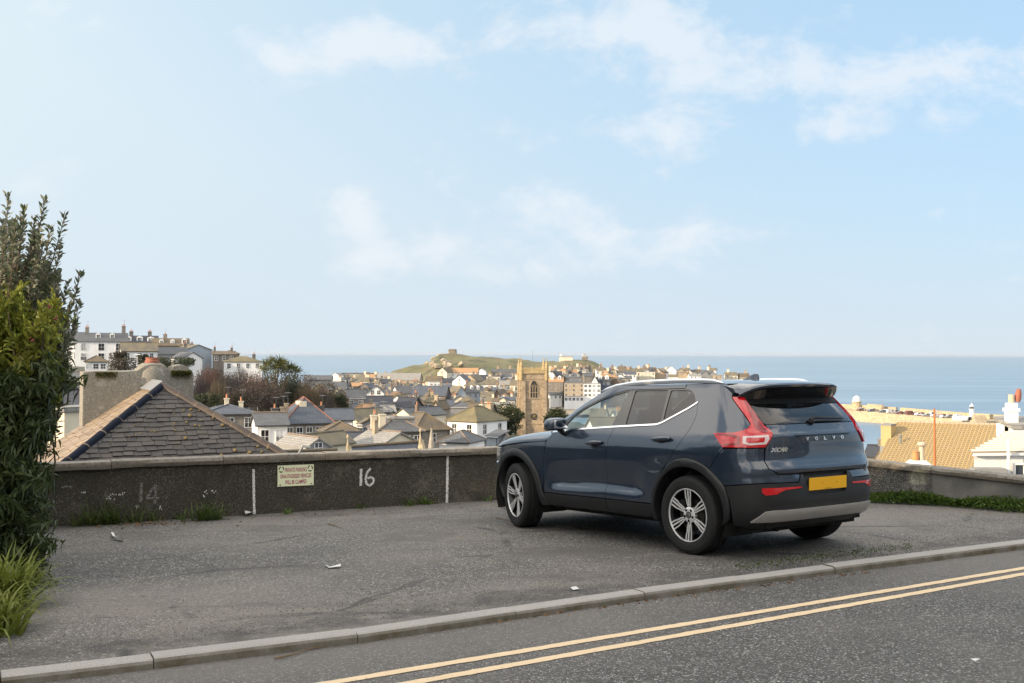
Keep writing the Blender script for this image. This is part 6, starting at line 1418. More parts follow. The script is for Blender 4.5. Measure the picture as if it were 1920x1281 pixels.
def trees():
    L_OAK = leaf_mat('holm_oak_leaf', (.028, .040, .014), (.055, .062, .022), .2, .6); L_IVY = leaf_mat('ivy_leaf', (.03, .045, .018), (.06, .07, .03), .2, .6); L_PALM = leaf_mat('cordyline_leaf', (.14, .14, .035), (.08, .095, .028), .25, .5); L_SHR = leaf_mat('brown_shrub_leaf', (.075, .058, .040), (.045, .045, .030), .2, .7)
    L_SCRUB = leaf_mat('scrub_leaf', (.050, .040, .036), (.075, .058, .050), .1, .85)
    TW = []
    for nm, c in (('grey_twig', (.115, .095, .085)), ('red_twig', (.145, .085, .072)), ('dark_twig', (.060, .055, .060)), ('brown_twig', (.125, .098, .065))): TW.append(leaf_mat(nm, c, tuple(x*.65 for x in c), .1, .9))
    rng = np.random.default_rng(77)
    def leafy(name, px, py_top, py_bot, d, wpx, n, mat, lab, size=.45, cat='tree', group=None, lobes=9):
        k = d/FPX; base = at(px, py_bot, d); hgt = (py_bot-py_top)*k; w = wpx*k; gnd = min(terr(base.x, base.y)-.5, base.z-.5)
        r = empty(name, (base.x, base.y, gnd)); tag(r, lab, cat, group)
        up = base.z-gnd
        tr = MB(); tr.tube([(0, 0, 0), (.1*w*.2, 0, up+hgt*.45), (.0, 0, up+hgt*.7)], max(.12, w*.03), 7, r2=.05)
        cs = [(rng.normal()*.24*w, rng.normal()*.2*w, up+hgt*rng.uniform(.25, .80), rng.uniform(.20, .34)*w) for _ in range(lobes)]
        for x, y, z, s in cs[:6]: tr.tube([(0, 0, up+hgt*.25), (x*.6, y*.6, z*.9), (x, y, z)], max(.06, w*.012), 5, r2=.03)
        tr.build('trunk', M_STEM, r)
        P, D = [], []
        for i in range(n):
            x, y, z, s = cs[rng.integers(len(cs))]; v = unit(rng.normal(size=3)); rad = s*rng.uniform(.55, 1.05)*(1+.25*math.sin(v[0]*7+x)*math.cos(v[2]*6)); p = np.array((x, y, z))+v*rad*np.array((1, 1, .72)); p[2] = min(max(p[2], up*.6), up+hgt*1.02); P.append(p); D.append(v+rng.normal(size=3)*.6)
        leaf_obj('crown', np.array(P), np.array(D), rng.uniform(.6, 1.3, n)*size, size*.62, rng, mat, r)
        return r
    def bare(px, py_top, py_bot, d, wpx, n, mat, lab, group='bare winter trees on the left slope'):
        k = d/FPX; base = at(px, py_bot, d); hgt = (py_bot-py_top)*k; w = wpx*k; gnd = min(terr(base.x, base.y)-.5, base.z-.5); up = base.z-gnd
        r = empty('bare_tree', (base.x, base.y, gnd)); tag(r, lab, 'tree', group); tr = MB()
        tr.tube([(0, 0, 0), (0, 0, up*.5+hgt*.25)], .22, 6, r2=.15); V, Q = [], []
        def strand(p, q, w0):
            ax = q-p; s = np.cross(ax, rng.normal(size=3)); s = s/max(np.linalg.norm(s), 1e-6)*w0; b = len(V); V.extend([p-s, p+s, q+s*.35, q-s*.35]); Q.append((b, b+1, b+2, b+3))
        for i in range(int(n*1.7)):
            a = rng.uniform(0, 2*math.pi); el = rng.uniform(.15, 1.0); rr = w*.5*math.sqrt(rng.uniform(0, 1)); t = np.array((rr*math.cos(a), rr*math.sin(a), up+hgt*math.sqrt(max(.02, 1-(rr/(w*.5))**2))*rng.uniform(.42, 1.0)))
            m = np.array((t[0]*.45, t[1]*.45, up*.5+hgt*.22+(t[2]-up*.5-hgt*.22)*.55))
            if i % 9 == 0:
                tr.tube([(0, 0, up*.5+hgt*.22), tuple(m), tuple(t)], .075, 4, r2=.02)
            for kx in range(6):
                f = rng.uniform(.35, 1.0); p = m+(t-m)*f*.8; q = p+unit(t-m+rng.normal(size=3)*w*.10)*rng.uniform(.8, 2.0); q = q+np.array((0, 0, .2)); strand(p, q, rng.uniform(.010, .026))
        tr.build('trunk', M_STEM, r); o = bpy.data.objects.new('twigs', np_mesh('twigs', V, Q, mat)); link(o, r)
    # holm oaks round the tower
    leafy('holm_oak', 941, 762, 822, 262, 92, 11000, L_OAK, 'dark rounded evergreen tree left of the church tower', .5, group='evergreens beside the tower')
    leafy('holm_oak', 928, 776, 826, 250, 46, 4000, L_OAK, 'lower dark evergreen behind the white corner house', .5, group='evergreens beside the tower')
    leafy('holm_oak', 1042, 766, 815, 268, 52, 6000, L_OAK, 'dark evergreen tree between the church tower and the car', .5, group='evergreens beside the tower')
    # left hill trees
    leafy('round_tree', 228, 652, 678, 280, 26, 1600, L_SHR, 'bushy tree with pale stems in front of the large white villa', .4)
    leafy('conifer', 268, 660, 692, 272, 18, 1300, L_OAK, 'dark narrow conifer below the white hill cottage, left of its twin', .4)
    leafy('conifer', 281, 663, 690, 272, 13, 900, L_OAK, 'smaller dark conifer right of the taller one below the hill cottage', .4)
    leafy('hedge_bank', 222, 674, 700, 262, 60, 2400, L_SHR, 'brown shrubby bank below the large white villa', .4, 'shrubs')
    leafy('hedge_bank', 310, 672, 700, 268, 60, 2400, L_OAK, 'dark green shrubby bank right of the conifers', .4, 'shrubs')
    leafy('hedge_bank', 345, 670, 690, 280, 34, 1200, L_IVY, 'green shrub patch under the grey slate hill roof', .4, 'shrubs')
    names = ['grey', 'reddish', 'dark', 'brown']
    spec = [(392, 678, 742, 235, 62, 240, 1, 'reddish bare tree right of the chimney wall, nearest the hill houses'), (378, 690, 760, 205, 46, 200, 2, 'dark bare tree hard against the right side of the chimney wall'), (425, 690, 758, 215, 66, 260, 2, 'dark bare tree in the middle of the wood'), (452, 684, 740, 240, 60, 220, 0, 'grey bare tree in front of the olive-roofed hill house'), (480, 692, 752, 222, 62, 280, 1, 'rounded reddish bare tree below the cordyline'), (540, 706, 752, 235, 54, 240, 2, 'dark bare tree right below the cordyline'), (576, 712, 765, 225, 60, 220, 3, 'brown bare tree above the granite house'), (606, 716, 772, 232, 50, 200, 0, 'grey bare tree left of the evergreen at the wood end'), (640, 726, 780, 238, 44, 170, 3, 'brown bare tree at the right end of the wood'), (508, 712, 764, 210, 50, 220, 0, 'grey bare tree above the dark chimney of the granite house'), (410, 705, 766, 196, 52, 200, 3, 'brown bare tree above the low blue slate roof'), (562, 704, 748, 262, 40, 150, 1, 'small reddish bare tree at the back of the wood')]
    for px, a, b, d, w, n, c, lab in spec: bare(px, a, b, d, w, n, TW[c], lab)
    leafy('evergreen', 530, 702, 752, 226, 56, 2200, L_IVY, 'dark evergreen base under the cordyline', .4, 'shrubs')
    leafy('evergreen', 590, 716, 770, 244, 70, 2200, L_SHR, 'brown scrub behind the bare trees at the right end of the wood', .4, 'shrubs')
    leafy('evergreen', 400, 700, 752, 256, 74, 2200, L_SHR, 'brown scrub behind the chimney wall at the left end of the wood', .4, 'shrubs')
    leafy('evergreen', 430, 694, 750, 262, 120, 3600, L_SCRUB, 'dark brown scrub mass behind the middle bare trees', .4, 'shrubs')
    leafy('evergreen', 520, 700, 756, 258, 120, 3600, L_SCRUB, 'dark brown scrub mass behind the cordyline', .4, 'shrubs')
    leafy('evergreen', 470, 720, 766, 206, 110, 3200, L_SCRUB, 'dark brown scrub at the front edge of the wood', .36, 'shrubs')
    leafy('evergreen', 632, 735, 770, 236, 26, 1300, L_OAK, 'dark green evergreen among the bare trees near the granite house', .4)
    leafy('evergreen', 545, 722, 764, 228, 50, 2200, L_IVY, 'ivy-dark evergreen in the wood above the granite house', .4)
    leafy('evergreen', 440, 740, 772, 200, 74, 2600, L_SHR, 'low olive shrub mass above the low blue slate roof', .35, 'shrubs')
    leafy('evergreen', 380, 735, 775, 190, 40, 1800, L_IVY, 'dark ivy mass at the foot of the chimney wall side', .35, 'shrubs')
    leafy('evergreen', 500, 730, 764, 246, 90, 2600, L_IVY, 'dark undergrowth behind the bare trees in the wood', .45, 'shrubs')
    leafy('evergreen', 430, 716, 760, 252, 90, 2600, L_IVY, 'dark undergrowth in the upper left of the wood', .45, 'shrubs')
    leafy('evergreen', 60, 690, 752, 230, 90, 2600, L_SCRUB, 'brown scrub on the slope behind the left shrubs', .4, 'shrubs')
    leafy('evergreen', -40, 700, 770, 200, 110, 2600, L_IVY, 'dark ivy scrub on the slope far behind the left shrubs', .4, 'shrubs')
    leafy('evergreen', 130, 716, 768, 205, 70, 2000, L_IVY, 'dark scrub between the left shrubs and the chimney wall', .36, 'shrubs')
    # cordyline heads
    base = at(515, 706, 214); r = empty('cordyline', (base.x, base.y, terr(base.x, base.y)-.5)); tag(r, 'spiky cordyline palm with yellow-green heads above the wood', 'palm tree'); up = base.z-r.location.z
    tr = MB(); V = []; P, D = [], []; k = 222/FPX
    for dx, dy in ((-14, 20), (-6, 27), (2, 24), (9, 27), (17, 22), (24, 15), (30, 13), (-20, 12), (6, 16), (14, 14), (0, 14), (36, 9)):
        h = Vector((dx*k, rng.normal()*.8, up+dy*k)); tr.tube([(0, 0, 0), (dx*k*.4, 0, up*.8), tuple(h)], .13, 5, r2=.07)
        for i in range(90):
            v = unit(rng.normal(size=3)+np.array((.35, 0, .5))); P.append(np.array(h)); D.append(v)
    tr.build('trunk', M_STEM, r); P = np.array(P); leaf_obj('crown', P, np.array(D), rng.uniform(1.0, 2.1, len(P)), .12, rng, L_PALM, r, .08)
    lp = MB(); p = at(257, 684, 255); lp.tube([(0, 0, -3), (0, 0, 2.4)], .06, 5); lp.box((0, 0, 2.45), (1.6, .3, .15)); tag(lp.build('street_lamp', M_FRAME, None, p), 'pale double-armed lamp post in front of the hill conifers', 'street lamp')
trees()
def off_camera():
    """unseen surroundings: hedge and terrace that show in the paint, plus added sun blockers"""
    rng = np.random.default_rng(9); L_H = leaf_mat('hedge_leaf', (.032, .045, .016), (.065, .075, .03), .15, .6)
    P, D = [], []
    def top_at(y):   # shaped for the light: tall shades the car, dip lets sun onto shrubs
        return 4.3 if y < 6.15 else (1.4 if y < 7.6 else (4.4 if y < 10.3 else 2.0))
    for i in range(30000):
        y = rng.uniform(3.6, 13.0); x = -8.3+rng.normal()*.42; top = top_at(y+rng.normal()*.12)+.25*math.sin(y*4.3); z = gz(x, y)+rng.uniform(0, 1)**.75*top
        P.append((x, y, z)); D.append(rng.normal(size=3))
    h = empty('tall_hedge', (-8.3, 8, gz(-8.3, 8))); tag(h, 'tall dark evergreen hedge along the left end of the car park', 'hedge')
    P = np.array(P); o = leaf_obj('leaves', P, np.array(D), rng.uniform(.14, .26, len(P)), .13, rng, L_H, h); o.location = -h.location
    st = MB()
    for i in range(14): b = Vector((-8.3, 3.8+9*i/13, gz(-8.3, 3.8+9*i/13))); st.tube([b, b+Vector((0, 0, 1.9))], .07, 5, r2=.03)
    o = st.build('stems', M_STEM, h, -h.location)
    def block(x, y, w, dp, hw, hr, yaw, wall, roof, label, cols, name='terrace_house'):
        r = empty(name, (x, y, gz(max(-14, min(12, x)), y)+hw), math.radians(yaw)); tag(r, label, 'house', 'houses across the road')
        wall_mb('gable', w, dp, hr, -hw-.6).build('wall', WM[wall], r); roof_mb('gable', w, dp, hr, .35).build('roof', RM[roof], r)
        for i in range(cols):
            for j in range(2): window(r, -w/2+w*(i+.5)/cols, -.03, -1.5-j*2.8, 1.1, 1.5)
        chimney(r, w*.42, dp/2, hr, 1.1, .7, 1.2, 3, WM['stone'])
    # across the road, behind the camera: the fronts face the car park
    n = Vector((.49, -.872)); u = Vector((.872, .49)); c0 = Vector((0, 7.25))+n*14.0
    for i, (wall, roof) in enumerate((('cream', 'slate'), ('white', 'slate'), ('tan', 'dark'), ('white', 'slate'), ('cream', 'brown'), ('stone', 'slate'))):
        p = c0+u*(-9.4+i*6.4); block(p.x, p.y, 6.35, 7, 6.0, 2.2, 209.4, wall, roof, '%s terraced house across the road, place %s along its row' % (wall, ['one', 'two', 'three', 'four', 'five', 'six'][i]), 2)
    # unseen tall house added up the road to block the low sun
    block(-27.5, -16.2, 13.0, 9, 10.5, 3.2, 90, 'stone', 'slate', 'added unseen tall granite house up the road, blocking the low sun', 4, 'sun_block_house')
    t = empty('shade_tree', (-12, 1.0, gz(-12, 1.0))); tag(t, 'added unseen tree with a raised crown, shading the kerb and road', 'tree')  # unseen tree added to shade the road, crown raised to let sun under
    tr = MB(); tr.tube([(0, 0, -.2), (.1, 0, 2.5), (0, .1, 5)], .2, 8, r2=.1)
    for a in range(6): tr.tube([(.05, 0, 2.6+a*.3), (1.3*math.cos(a*1.1), 1.3*math.sin(a*1.1), 4+a*.5)], .07, 5, r2=.02)
    tr.build('trunk', M_STEM, t); P = []
    for i in range(7000):
        v = unit(rng.normal(size=3)); q = v*rng.uniform(.2, 1.0)**.5*np.array((1.9, 2.0, 3.1))+np.array((0, 0, 6.15)); P.append(q)
    P = np.array(P); leaf_obj('crown', P, rng.normal(size=P.shape), rng.uniform(.14, .26, len(P)), .14, rng, L_H, t)
off_camera()
# ================================================================ the parked car
# ---- body surface: s runs round the plan outline from the rear centre, z is height
car_w=pchip([.15,.28,.36,.44,.60,.80,.93,.985,1.04,1.09,1.14,1.50,1.56,1.60],
            [.80,.875,.905,.918,.924,.931,.932,.926,.912,.892,.868,.685,.650,.62])
car_xr=pchip([.15,.28,.36,.44,.56,.66,.72,.745,.77,.80,.88,.92,1.06,1.09,1.13,1.19,1.50,1.60],
             [-.52,-.70,-.79,-.832,-.845,-.842,-.832,-.822,-.838,-.832,-.795,-.790,-.786,-.782,-.755,-.722,-.445,-.36])
car_xf=pchip([.15,.3,.5,.7,.9,1.0],[3.30,3.45,3.55,3.56,3.50,3.40])
car_xg=pchip([1.0,1.1,1.3,1.5,1.6],[2.50,2.38,2.06,1.62,1.36])
XR=.10; NS=4.5
def se_table(a,w,n):
    th=np.linspace(0,math.pi/2,4001)
    cx=np.cos(th)**(2/n); sy=np.sin(th)**(2/n); cx[-1]=0
    L=np.concatenate([[0],np.cumsum(np.hypot(np.diff(a*cx),np.diff(w*sy)))])
    return L,cx,sy
TR=se_table(.9,.92,NS); LR=TR[0][-1]
XF=2.0; TF=se_table(1.55,.92,3.6); LF=TF[0][-1]     # lower front corner
XG=1.08; TG=se_table(1.1,.78,4.8); LG=TG[0][-1]     # windscreen corner
def side_s(x): return LR+(x-XR)
def smooth(t): t=np.clip(t,0,1); return t*t*(3-2*t)
def sculpt(x,z):
    zt=.585-.05*np.abs((x-1.15)/.9); zb=.475
    wx=smooth((x-.52)/.25)*smooth((2.12-x)/.22)
    # facet facing up between zb and zt, dish above fading out by z=.86
    up=smooth((z-zb)/(zt-zb)); dn=1-smooth((z-zt)/(.26))
    d=-.034*up*np.where(z<zt,1,dn)
    hz=.010*np.exp(-((x-.05)/.5)**2-((z-.93)/.10)**2)
    return wx*d+hz
def car_P(s,z,green=False):
    s=np.asarray(s,float); z=np.asarray(z,float)
    sg=np.where(s<0,-1.,1.); s=np.abs(s)
    w=car_w(z); a=XR-car_xr(z)
    cr=np.interp(s,TR[0],TR[1]); sr=np.interp(s,TR[0],TR[2])
    xb=XR-a*cr; yb=w*sr
    if green: X1,T,xf=XG,TG,car_xg(z)
    else: X1,T,xf=XF,TF,car_xf(z)
    x=np.where(s<LR,xb,XR+(s-LR)); y=np.where(s<LR,yb,w)
    u=s-LR-(X1-XR); L=T[0][-1]
    cf=np.interp(L-u,T[0],T[1]); sf=np.interp(L-u,T[0],T[2])
    x=np.where(u>0,X1+(xf-X1)*cf,x); y=np.where(u>0,w*sf,y)
    y=y+sculpt(x,z)*np.clip(y/w,0,1)**4
    return np.stack([x,sg*y,z],-1)
def car_N(s,z,green=False):
    e=.004
    ds=car_P(np.asarray(s)+e,z,green)-car_P(np.asarray(s)-e,z,green)
    dz=car_P(s,np.asarray(z)+e,green)-car_P(s,np.asarray(z)-e,green)
    n=np.cross(dz,ds)
    return n/np.maximum(np.linalg.norm(n,axis=-1,keepdims=True),1e-9)

def car_matrix():
    yaw, p, r = 2.189, .043, .0103
    m = (Matrix.Rotation(yaw, 4, 'Z') @ Matrix.Rotation(p, 4, 'Y') @ Matrix.Rotation(r, 4, 'X'))
    return Matrix.Translation(GO) @ m
car = empty('parked_car'); car.matrix_world = car_matrix()
tag(car, 'dark blue compact SUV parked at an angle against the wall, seen from behind', 'car')

def mat_paint():
    m, nt, b = new_mat('denim_blue_paint'); t = NT(nt)
    fl = t.voro(900, 'F1', out='Color'); sp = nt.nodes.new('ShaderNodeSeparateColor'); nt.links.new(fl, sp.inputs[0])
    c = t.mix(sp.outputs[0], (.006, .016, .037), (.015, .031, .061))
    dust = t.ramp(t.noise(7, 6, .7), [(.5, 0), (.8, .10)])
    c = t.mix(dust, c, (.10, .095, .085))
    nt.links.new(c, b.inputs['Base Color']); b.inputs['Metallic'].default_value = .40; b.inputs['Roughness'].default_value = .42
    b.inputs['Coat Weight'].default_value = 1; b.inputs['Coat Roughness'].default_value = .035; b.inputs['Coat IOR'].default_value = 1.68
    nt.links.new(t.math('ADD', t.math('MULTIPLY', t.noise(14, 6, .75), .03), .0), b.inputs['Coat Roughness'])
    return m
M_PAINT = mat_paint()
M_PLAST = simple('grey_trim_plastic', (.0115, .012, .0135), .48, noise=.35, nscale=9, bump=.12, bscale=500)
M_PLASTD = simple('black_trim_plastic', (.012, .012, .013), .5)
M_GBLACK = simple('gloss_black_trim', (.008, .008, .009), .12, coat=.6)
M_CHROME = simple('satin_chrome', (.82, .83, .85), .16, 1.0)
M_ALU = simple('brushed_rail', (.80, .81, .83), .32, .75, noise=.08, nscale=4)
M_SKID = simple('silver_skid_paint', (.40, .385, .37), .34, .4, noise=.2, nscale=8)
M_TYRE = simple('tyre_rubber', (.0085, .0085, .009), .78, noise=.4, nscale=12, bump=.15, bscale=200)
M_ALLOY = simple('machined_alloy', (.80, .80, .81), .30, .45, noise=.12, nscale=20)
M_RIMBLK = simple('black_alloy', (.008, .008, .009), .3, .2, coat=.3)
M_DISC = simple('brake_disc', (.07, .065, .06), .42, .9, noise=.3, nscale=15)
M_DARK = simple('underbody_black', (.008, .008, .008), .9)
M_SHELL = simple('panel_gap_black', (.004, .004, .005), .8)
M_SEAT = simple('seat_fabric', (.05, .05, .052), .8)
def mat_glass(name, tint, trans, rough=.01):
    m, nt, b = new_mat(name); N = nt.nodes; L = nt.links; N.remove(b)
    out = [n for n in N if n.type == 'OUTPUT_MATERIAL'][0]
    tr = N.new('ShaderNodeBsdfTransparent'); tr.inputs[0].default_value = tuple(tint)+(1,)
    gl = N.new('ShaderNodeBsdfGlossy'); gl.inputs['Roughness'].default_value = rough; gl.inputs[0].default_value = (.95, .96, 1, 1)
    df = N.new('ShaderNodeBsdfDiffuse'); df.inputs[0].default_value = (.012, .013, .015, 1)
    lw = N.new('ShaderNodeLayerWeight'); lw.inputs[0].default_value = .5; t = NT(nt); fz = t.math('ADD', t.math('MULTIPLY', t.math('POWER', lw.outputs['Facing'], 4.0), .85), .05, True)
    m1 = N.new('ShaderNodeMixShader'); m1.inputs[0].default_value = trans; L.new(df.outputs[0], m1.inputs[1]); L.new(tr.outputs[0], m1.inputs[2])
    m2 = N.new('ShaderNodeMixShader'); L.new(fz, m2.inputs[0]); L.new(m1.outputs[0], m2.inputs[1]); L.new(gl.outputs[0], m2.inputs[2])
    L.new(m2.outputs[0], out.inputs[0])
    return m
M_GLASS = mat_glass('clear_car_glass', (.80, .90, .88), .97)
M_PRIV = mat_glass('privacy_glass', (.16, .17, .18), .75)
def mat_lamp(name, col, rough=.12, e=0.0):
    m, nt, b = new_mat(name); t = NT(nt)
    w = nt.nodes.new('ShaderNodeTexWave'); w.inputs['Scale'].default_value = 46; w.inputs['Distortion'].default_value = 0; w.bands_direction = 'Z'
    nt.links.new(t.co(), w.inputs[0])
    c = t.mix(t.ramp(w.outputs['Fac'], [(.2, .0), (.8, .5)]), col, tuple(x*.62 for x in col))
    nt.links.new(c, b.inputs['Base Color']); b.inputs['Roughness'].default_value = .22; b.inputs['Coat Weight'].default_value = 1; b.inputs['Coat Roughness'].default_value = .02
    b.inputs['Subsurface Weight'].default_value = 0
    return m
M_RED = mat_lamp('red_lamp_lens', (.56, .004, .010)); M_REDD = mat_lamp('deep_red_lens', (.26, .002, .006)); M_CLEAR = mat_lamp('pale_lamp_lens', (.74, .60, .60))
M_PLATE = simple('plate_yellow', (.78, .40, .008), .35)

def poly_in(p, poly):
    x, y = p; r = False; n = len(poly)
    for i in range(n):
        x1, y1 = poly[i]; x2, y2 = poly[(i+1) % n]
        if (y1 > y) != (y2 > y) and x < (x2-x1)*(y-y1)/(y2-y1)+x1: r = not r
    return r
def poly_area(p): return .5*sum(p[i][0]*p[(i+1) % len(p)][1]-p[(i+1) % len(p)][0]*p[i][1] for i in range(len(p)))
def inset_poly(poly, d):
    if poly_area(poly) < 0: poly = poly[::-1]
    n = len(poly); out = []
    for i in range(n):
        a, b, c = Vector(poly[i-1]), Vector(poly[i]), Vector(poly[(i+1) % n])
        e1 = (b-a).normalized(); e2 = (c-b).normalized(); n1 = Vector((-e1.y, e1.x)); n2 = Vector((-e2.y, e2.x))
        m = n1+n2
        m = m/max(.35, m.length_squared/2) if m.length > 1e-6 else n1
        out.append(tuple(b+m*d))
    return out
def resample(poly, step):
    out = []
    for i in range(len(poly)):
        a, b = Vector(poly[i]), Vector(poly[(i+1) % len(poly)]); n = max(1, math.ceil((b-a).length/step))
        out += [tuple(a.lerp(b, k/n)) for k in range(n)]
    return out
def round_poly(poly, r, n=4):
    """round every corner of a polygon by up to r"""
    out = []
    for i in range(len(poly)):
        a, b, c = Vector(poly[i-1]), Vector(poly[i]), Vector(poly[(i+1) % len(poly)])
        q = min(r, (b-a).length*.45, (c-b).length*.45)
        p0 = b+(a-b).normalized()*q; p1 = b+(c-b).normalized()*q
        for k in range(n+1):
            t = k/n; out.append(tuple(p0*(1-t)**2+b*2*t*(1-t)+p1*t*t))
    return out
def panel_data(poly, off=0.0, thick=.018, inset=.0022, grid=.035, green=False, holes=(), edge=.03):
    P2 = resample(inset_poly(poly, inset), edge)
    HO = [resample(h, edge) for h in holes]
    pts = list(P2); edges = [(i, (i+1) % len(P2)) for i in range(len(P2))]
    for h in HO:
        b = len(pts); pts += h; edges += [(b+i, b+(i+1) % len(h)) for i in range(len(h))]
    allb = np.array(pts)
    x0, x1 = allb[:, 0].min(), allb[:, 0].max(); y0, y1 = allb[:, 1].min(), allb[:, 1].max()
    for i in range(int((x1-x0)/grid)+1):
        for j in range(int((y1-y0)/grid)+1):
            p = (x0+(i+.5)*grid, y0+(j+.5)*grid)
            if poly_in(p, P2) and not any(poly_in(p, h) for h in HO) and np.min(np.hypot(allb[:, 0]-p[0], allb[:, 1]-p[1])) > grid*.5: pts.append(p)
    r = delaunay_2d_cdt([Vector(p) for p in pts], edges, [], 0, 1e-5)
    V2 = [tuple(v) for v in r[0]]; F = []
    for f in r[2]:
        c = (sum(V2[i][0] for i in f)/len(f), sum(V2[i][1] for i in f)/len(f))
        if poly_in(c, P2) and not any(poly_in(c, h) for h in HO):
            F.append(tuple(f) if poly_area([V2[i] for i in f]) < 0 else tuple(f)[::-1])
    A = np.array(V2); Pp = car_P(A[:, 0], A[:, 1], green); Nn = car_N(A[:, 0], A[:, 1], green)
    top = Pp+Nn*off
    V = [tuple(v) for v in top]; NR = [tuple(n) for n in Nn]
    if thick > 0:
        cnt = {}
        for f in F:
            for k in range(len(f)):
                e = (f[k], f[(k+1) % len(f)]); cnt[e] = 1
        bd = [e for e in cnt if (e[1], e[0]) not in cnt]
        for a, b in bd:
            base = len(V); ia, ib = np.array(V[a]), np.array(V[b]); la, lb = ia-Nn[a]*thick, ib-Nn[b]*thick
            V += [tuple(ia), tuple(ib), tuple(lb), tuple(la)]; fn = np.cross(lb-ia, ib-ia); fn = -fn/max(np.linalg.norm(fn), 1e-9)
            F.append((base, base+3, base+2, base+1))
            n4 = np.cross(la-ia, lb-ia); n4 = n4/max(np.linalg.norm(n4), 1e-9)
            NR += [tuple(n4)]*4
    return V, F, NR
def panel_obj(name, parts, mat, parent=car):
    V, F, NR = [], [], []
    for v, f, n in parts:
        b = len(V); V += v; F += [tuple(i+b for i in q) for q in f]; NR += n
    me = bpy.data.meshes.new(name); me.from_pydata(V, [], F); me.materials.append(mat)
    me.polygons.foreach_set('use_smooth', [True]*len(F))
    me.normals_split_custom_set_from_vertices(NR)
    o = bpy.data.objects.new(name, me); link(o, parent)
    return o
def flip(poly): return [(-s, z) for s, z in poly]
def panel(name, poly, mat, sides='LR', parent=car, **k):
    o = []
    if 'L' in sides: o.append(panel_obj(name, [panel_data(poly, **k)], mat, parent))
    if 'R' in sides:
        k2 = dict(k); k2['holes'] = [flip(h) for h in k.get('holes', ())]
        o.append(panel_obj(name, [panel_data(flip(poly), **k2)], mat, parent))
    return o
def panel_both(name, poly, mat, parent=car, **k):
    k2 = dict(k); k2['holes'] = [flip(h) for h in k.get('holes', ())]
    return panel_obj(name, [panel_data(poly, **k), panel_data(flip(poly), **k2)], mat, parent)
def SX(x): return x+LR-XR
def sx(l): return [(SX(x), z) for x, z in l]
def arc(cx, cz, r, a0, a1, n=16):
    return [(SX(cx+r*math.cos(math.radians(a0+(a1-a0)*i/n))), cz+r*math.sin(math.radians(a0+(a1-a0)*i/n))) for i in range(n+1)]

WBASE = 2.702
BGAP = [(1.145, .43), (1.150, .509), (1.150, .60), (1.138, .71), (1.118, .82), (1.100, .928), (1.088, 1.02), (1.062, 1.096), (1.048, 1.140)]
DREAR = [(1.487, 1.372), (1.461, 1.27), (1.501, 1.157), (1.587, 1.016), (1.709, .871), (1.800, .785)]
# outer edge of the rear arch cladding, rear to front
RARCH = [(1.087, .651), (1.130, .700), (1.169, .741), (1.238, .793), (1.300, .831), (1.40, .868), (1.515, .881), (1.64, .860), (1.747, .805), (1.881, .690), (1.950, .590), (1.975, .50), (1.985, .43)]
FARCH = arc(WBASE, .372, .512, 172, 20, 20)
BELT = sx([(2.02, 1.070), (1.73, 1.098), (1.40, 1.119), (1.06, 1.138)])
# --- doors
fd = sx([(2.02, 1.070), (2.08, 1.02), (2.12, .962), (2.150, .828), (2.168, .60), (2.170, .495), (2.168, .43)])+sx(BGAP)+[BELT[2], BELT[1]]
fdoor = panel('front_door', fd, M_PAINT)
rd = sx(BGAP)[::-1]+[(1.985, .43), (1.975, .50), (1.950, .590), (1.881, .69), (1.80, .785)]+DREAR[::-1][1:]+[(1.52, 1.374), (1.68, 1.30), (1.897, 1.194), (1.94, 1.176), (1.979, 1.167), (2.25, 1.152)]
rdoor = panel('rear_door', rd, M_PAINT)
fcl = sx([(2.165, .424), (2.155, .37), (2.105, .30), (1.125, .298), (1.140, .36), (1.143, .424)])
rcl = sx([(1.137, .424), (1.134, .36), (1.119, .298), (.50, .298), (.475, .36), (.466, .424)])
for d, poly in ((fdoor, fcl), (rdoor, rcl)):
    for q, s in zip(d, ('L', 'R')): panel('door_trim', poly, M_PLAST, s, q, off=.012, thick=.03)
# --- quarter panel, bumper
LIGHT = [(1.192, 1.107), (.977, 1.113), (.90, 1.128), (.844, 1.150), (.815, 1.183), (.83, 1.22), (.863, 1.284), (.943, 1.425), (.800, 1.425), (.771, 1.351), (.726, 1.228), (.690, 1.172), (.644, 1.140), (.62, 1.100), (.645, 1.045), (.689, .986), (.878, .985), (1.064, .986)]
qp = DREAR[:6]+[(1.747, .805), (1.64, .860), (1.515, .881), (1.40, .868), (1.300, .831), (1.238, .793), (1.145, .891), (1.064, .979), (1.066, .988), (1.194, 1.107), (.977, 1.115), (.90, 1.130), (.846, 1.152), (.818, 1.183), (.833, 1.22), (.866, 1.284), (.946, 1.425), (.925, 1.468), (.955, 1.520), (.98, 1.555), (1.75, 1.555), (SX(.24), 1.512), (SX(.16), 1.500), (SX(.10), 1.472), (SX(.03), 1.415)]
panel('quarter_panel', qp, M_PAINT)
bp = [(1.063, .976), (1.1445, .889), (1.2365, .7915), (1.169, .741), (1.087, .655), (1.064, .656), (.89, .672), (.735, .682), (.376, .678), (.338, .742), (.586, .746), (.689, .801), (.702, .869), (.690, .980), (.878, .981)]
REC = [(.305, .738), (.255, .572), (.23, .556), (-.23, .556), (-.255, .572), (-.305, .738)]
REFL = [(.766, .640), (.36, .640), (.345, .622), (.547, .614), (.60, .596), (.637, .578), (.74, .574), (.770, .60)]
lower = [(1.085, .648), (1.062, .650), (.89, .667), (.735, .677), (.376, .673), (.332, .742), (-.332, .742), (-.376, .673), (-.735, .677), (-.89, .667), (-1.062, .650), (-1.085, .648), (-1.04, .50), (-1.015, .383), (-.98, .31), (-.8, .275), (.8, .275), (.98, .31), (1.015, .383), (1.04, .50)]
